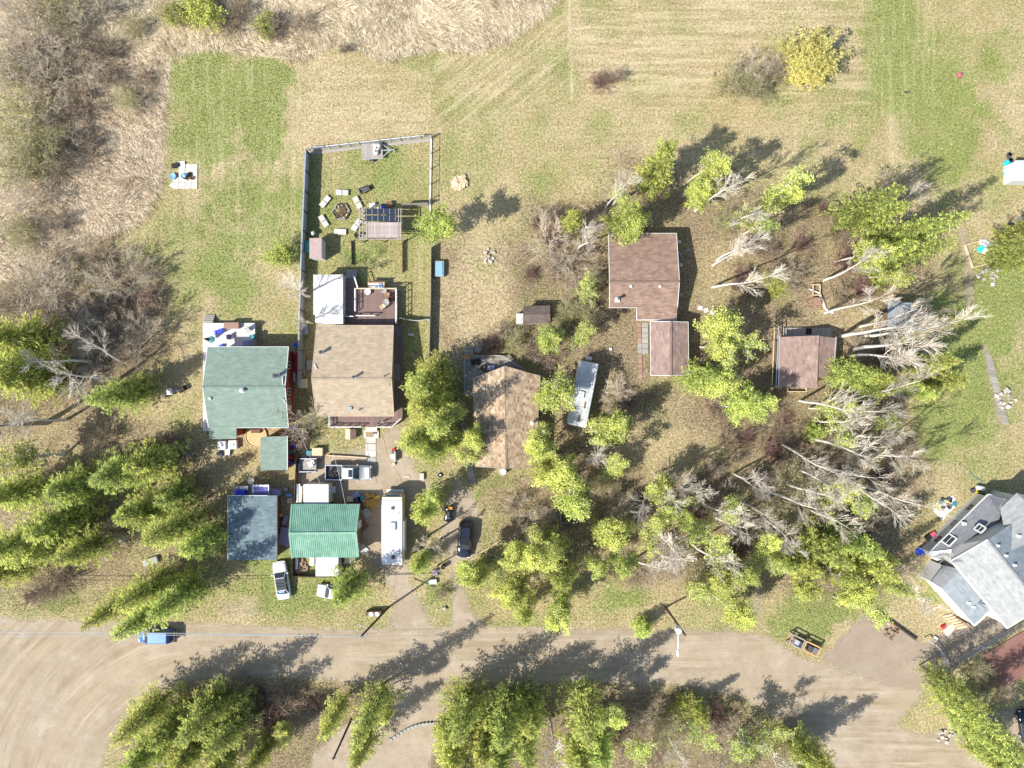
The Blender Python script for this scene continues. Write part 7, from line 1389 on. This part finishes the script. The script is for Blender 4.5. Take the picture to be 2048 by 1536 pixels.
# wooded right half: play frame, birch log, bench frame
t = thing('play_frame', 'upright timber frame with a red-brown crate beneath it', 'frame', (*W(1632, 590), 0)); c0, c1 = W3(1626, 590, .6), W3(1640, 569, .6)
for a, c in (((c0.x, c0.y), (c1.x, c0.y)), ((c1.x, c0.y), (c1.x, c1.y)), ((c1.x, c1.y), (c0.x, c1.y)), ((c0.x, c1.y), (c0.x, c0.y))): MB().bar((*a, .6), (*c, .6), .1, .1).build('beam', 'wood_pale', t); MB().bar((*a, 0), (*a, .6), .1).build('leg', 'wood_pale', t)
piece('crate', 'brown_box', (*W(1631, 604), .35), (.95, 1.0, .7), 0, t)
b = MB(); pts = [W3(1638, 585, .25), W3(1646, 604, .2), W3(1651, 618, .16), W3(1667, 626, .14)]
for a, c in zip(pts[:-1], pts[1:]): b.tube(a, c, .16, .14, 8)
b.tube(W3(1619, 578, .25), W3(1638, 586, .25), .09, .1, 6); single('birch_log', b, 'birch_log', 'crooked white fallen birch log beside the timber frame', 'log', (*W(1650, 610), 0))
t = thing('timber_bin', 'dark open-topped timber bin under the trees above the grove', 'timber bin', (*W(1138, 1030), 0)); c0, c1 = W3(1121, 1046, .7), W3(1155, 1014, .7)
for a, c in (((c0.x, c0.y), (c1.x, c0.y + .1)), ((c1.x, c0.y + .1), (c1.x + .1, c1.y)), ((c0.x, c1.y - .4), (c0.x, c0.y))): MB().bar((*a, .4), (*c, .4), .1, .75).build('side_board', 'wood_dark', t); MB().bar((*a, .79), (*c, .79), .14, .04).build('cap_board', 'wood_grey', t)
boxed('sled', 1230, 876, (1.8, .5, .3), 0, 'steel_pale', 'pale sheet metal strip below the poplars', 'sheet', -.1); boxed('trailer_part', 1208, 872, (.8, .5, .4), 0, 'offwhite', 'white cabinet below the poplars', 'cabinet', .2)
boxed('grill_cart', 341, 783, (.7, .8, .8), 0, 'steel_pale', 'steel grill cart on the dappled ground west of the deck walk', 'grill'); boxed('grill_cart', 364, 778, (.8, .6, .8), 0, 'black', 'black grill lying near the steel grill cart', 'grill', .4); boxed('plank', 353, 780, (1.0, .5, .3), 0, 'wood_grey', 'grey board between the two grills', 'board', .2)
b = MB(); b.bar(W3(337, 881, .2), W3(385, 916, .2), .14, .12); single('fallen_pole', b, 'wood_grey', 'thin fallen pole on the grass below the green-shingled house', 'pole', (*W(360, 898), 0))
# road verge junk behind the minivan
boxed('boat_hull', 302, 1122, (2.0, .9, .5), 0, 'concrete_grey', 'grey boat hull half under the verge spruces', 'boat', .3, bevel=.15); t = thing('lumber_rack', 'dark lumber rack with posts under the verge spruces', 'rack', (*W(385, 1170), 0))
for a, c in (((372, 1150), (400, 1150)), ((402, 1158), (402, 1200)), ((340, 1165), (375, 1190)), ((350, 1160), (385, 1186))): MB().bar(W3(*a, .5), W3(*c, .5), .14, .14).build('beam', 'wood_grey' if a[0] < 360 else 'wood_dark', t); MB().bar(W3(*a, 0), W3(*a, .0) + Vector((0, 0, .5)), .12).build('leg', 'wood_dark', t)
boxed('cabinet', 240, 1080, (1.1, .5, .5), 0, 'offwhite', 'white slatted crate in the spruce wood clearing', 'crate', -.3); boxed('cabinet', 396, 1150, (.6, .5, .9), 0, 'concrete_grey', 'grey post box by the lumber rack', 'box')
# far right sand box, path planks, ball
t = thing('sand_box', 'square sand box with pale timber edges and bags inside', 'sand box', (*W(1962, 505), 0)); pts = [W3(1930, 490, .15), W3(1958, 482, .15), W3(1998, 524, .15), W3(1945, 535, .15)]
for a, c in ((pts[0], pts[1]), (pts[0], pts[3]), (pts[3], W3(1985, 525, .15))): MB().bar(a, c, .14, .3).build('timber', 'wood_pale', t)
rr = random.Random(17)
for k, (px, py, m_, lb) in enumerate(((1966, 484, 'paint_white', 'white sack, topmost in the sand box'), (1972, 489, 'paint_white', 'white sack beside the blue bag'), (1962, 497, 'cyan', 'bright blue bag in the sand box'), (1971, 501, 'paint_white', 'white sack below the blue bag'), (1984, 490, 'paint_white', 'long white roll at the sand box edge'))): boxed('sack', px, py, (.95, .7, .3) if k != 4 else (.4, 1.2, .35), .02, m_, lb, 'sack', .4 * k, bevel=.12)
boxed('pallet', 2034, 441, (1.6, .9, .3), 0, 'wood_pale', 'tan pallet leaning above the sand box spruces', 'pallet', .8); boxed('stump', 2022, 450, (.6, .6, .5), 0, 'dark_grey', 'dark stump beside the tan pallet', 'stump', .2)
single('ball', MB().lathe(*W(1916, 152), [(.02, 0), (.22, .06), (.3, .24), (.3, .34), (.22, .52), (.02, .6)], 14), 'pink', 'red ball lying on the right-hand field', 'ball', (*W(1916, 152), 0), smooth=True); boxed('tray', 1814, 184, (.7, .22, .12), 0, 'dark_grey', 'dark board lying on the right-hand field', 'board', .1)
t = thing('plank_path', 'pale plank path on the lawn right of the aspens', 'path', (*W(1990, 770), 0))
for i in range(22): f = i / 21; piece('plank', 'deck_grey', (*W(1976 + 34 * f, 712 + 134 * f), .05), (.95, .36, .05), R(-12), t)
for px, py in ((853, 1214),): boxed('rock', 889, 1217, (.5, .45, .35), 0, 'stone', 'pale rock on the grass tip between the two driveways', 'rock', .3, bevel=.12)
boxed('mailbox', 870, 1145, (.6, .7, .5), 0, 'purple_grey', 'pale box in the dark gap of the driveway strip', 'box', .2); boxed('tote', 866, 1163, (1.0, .6, .4), 0, 'steel_pale', 'white tote on the driveway strip', 'tote', .1); barrel(886, 1135, 'black upright drum on the driveway strip', 'black', .28, .9, name='drum')
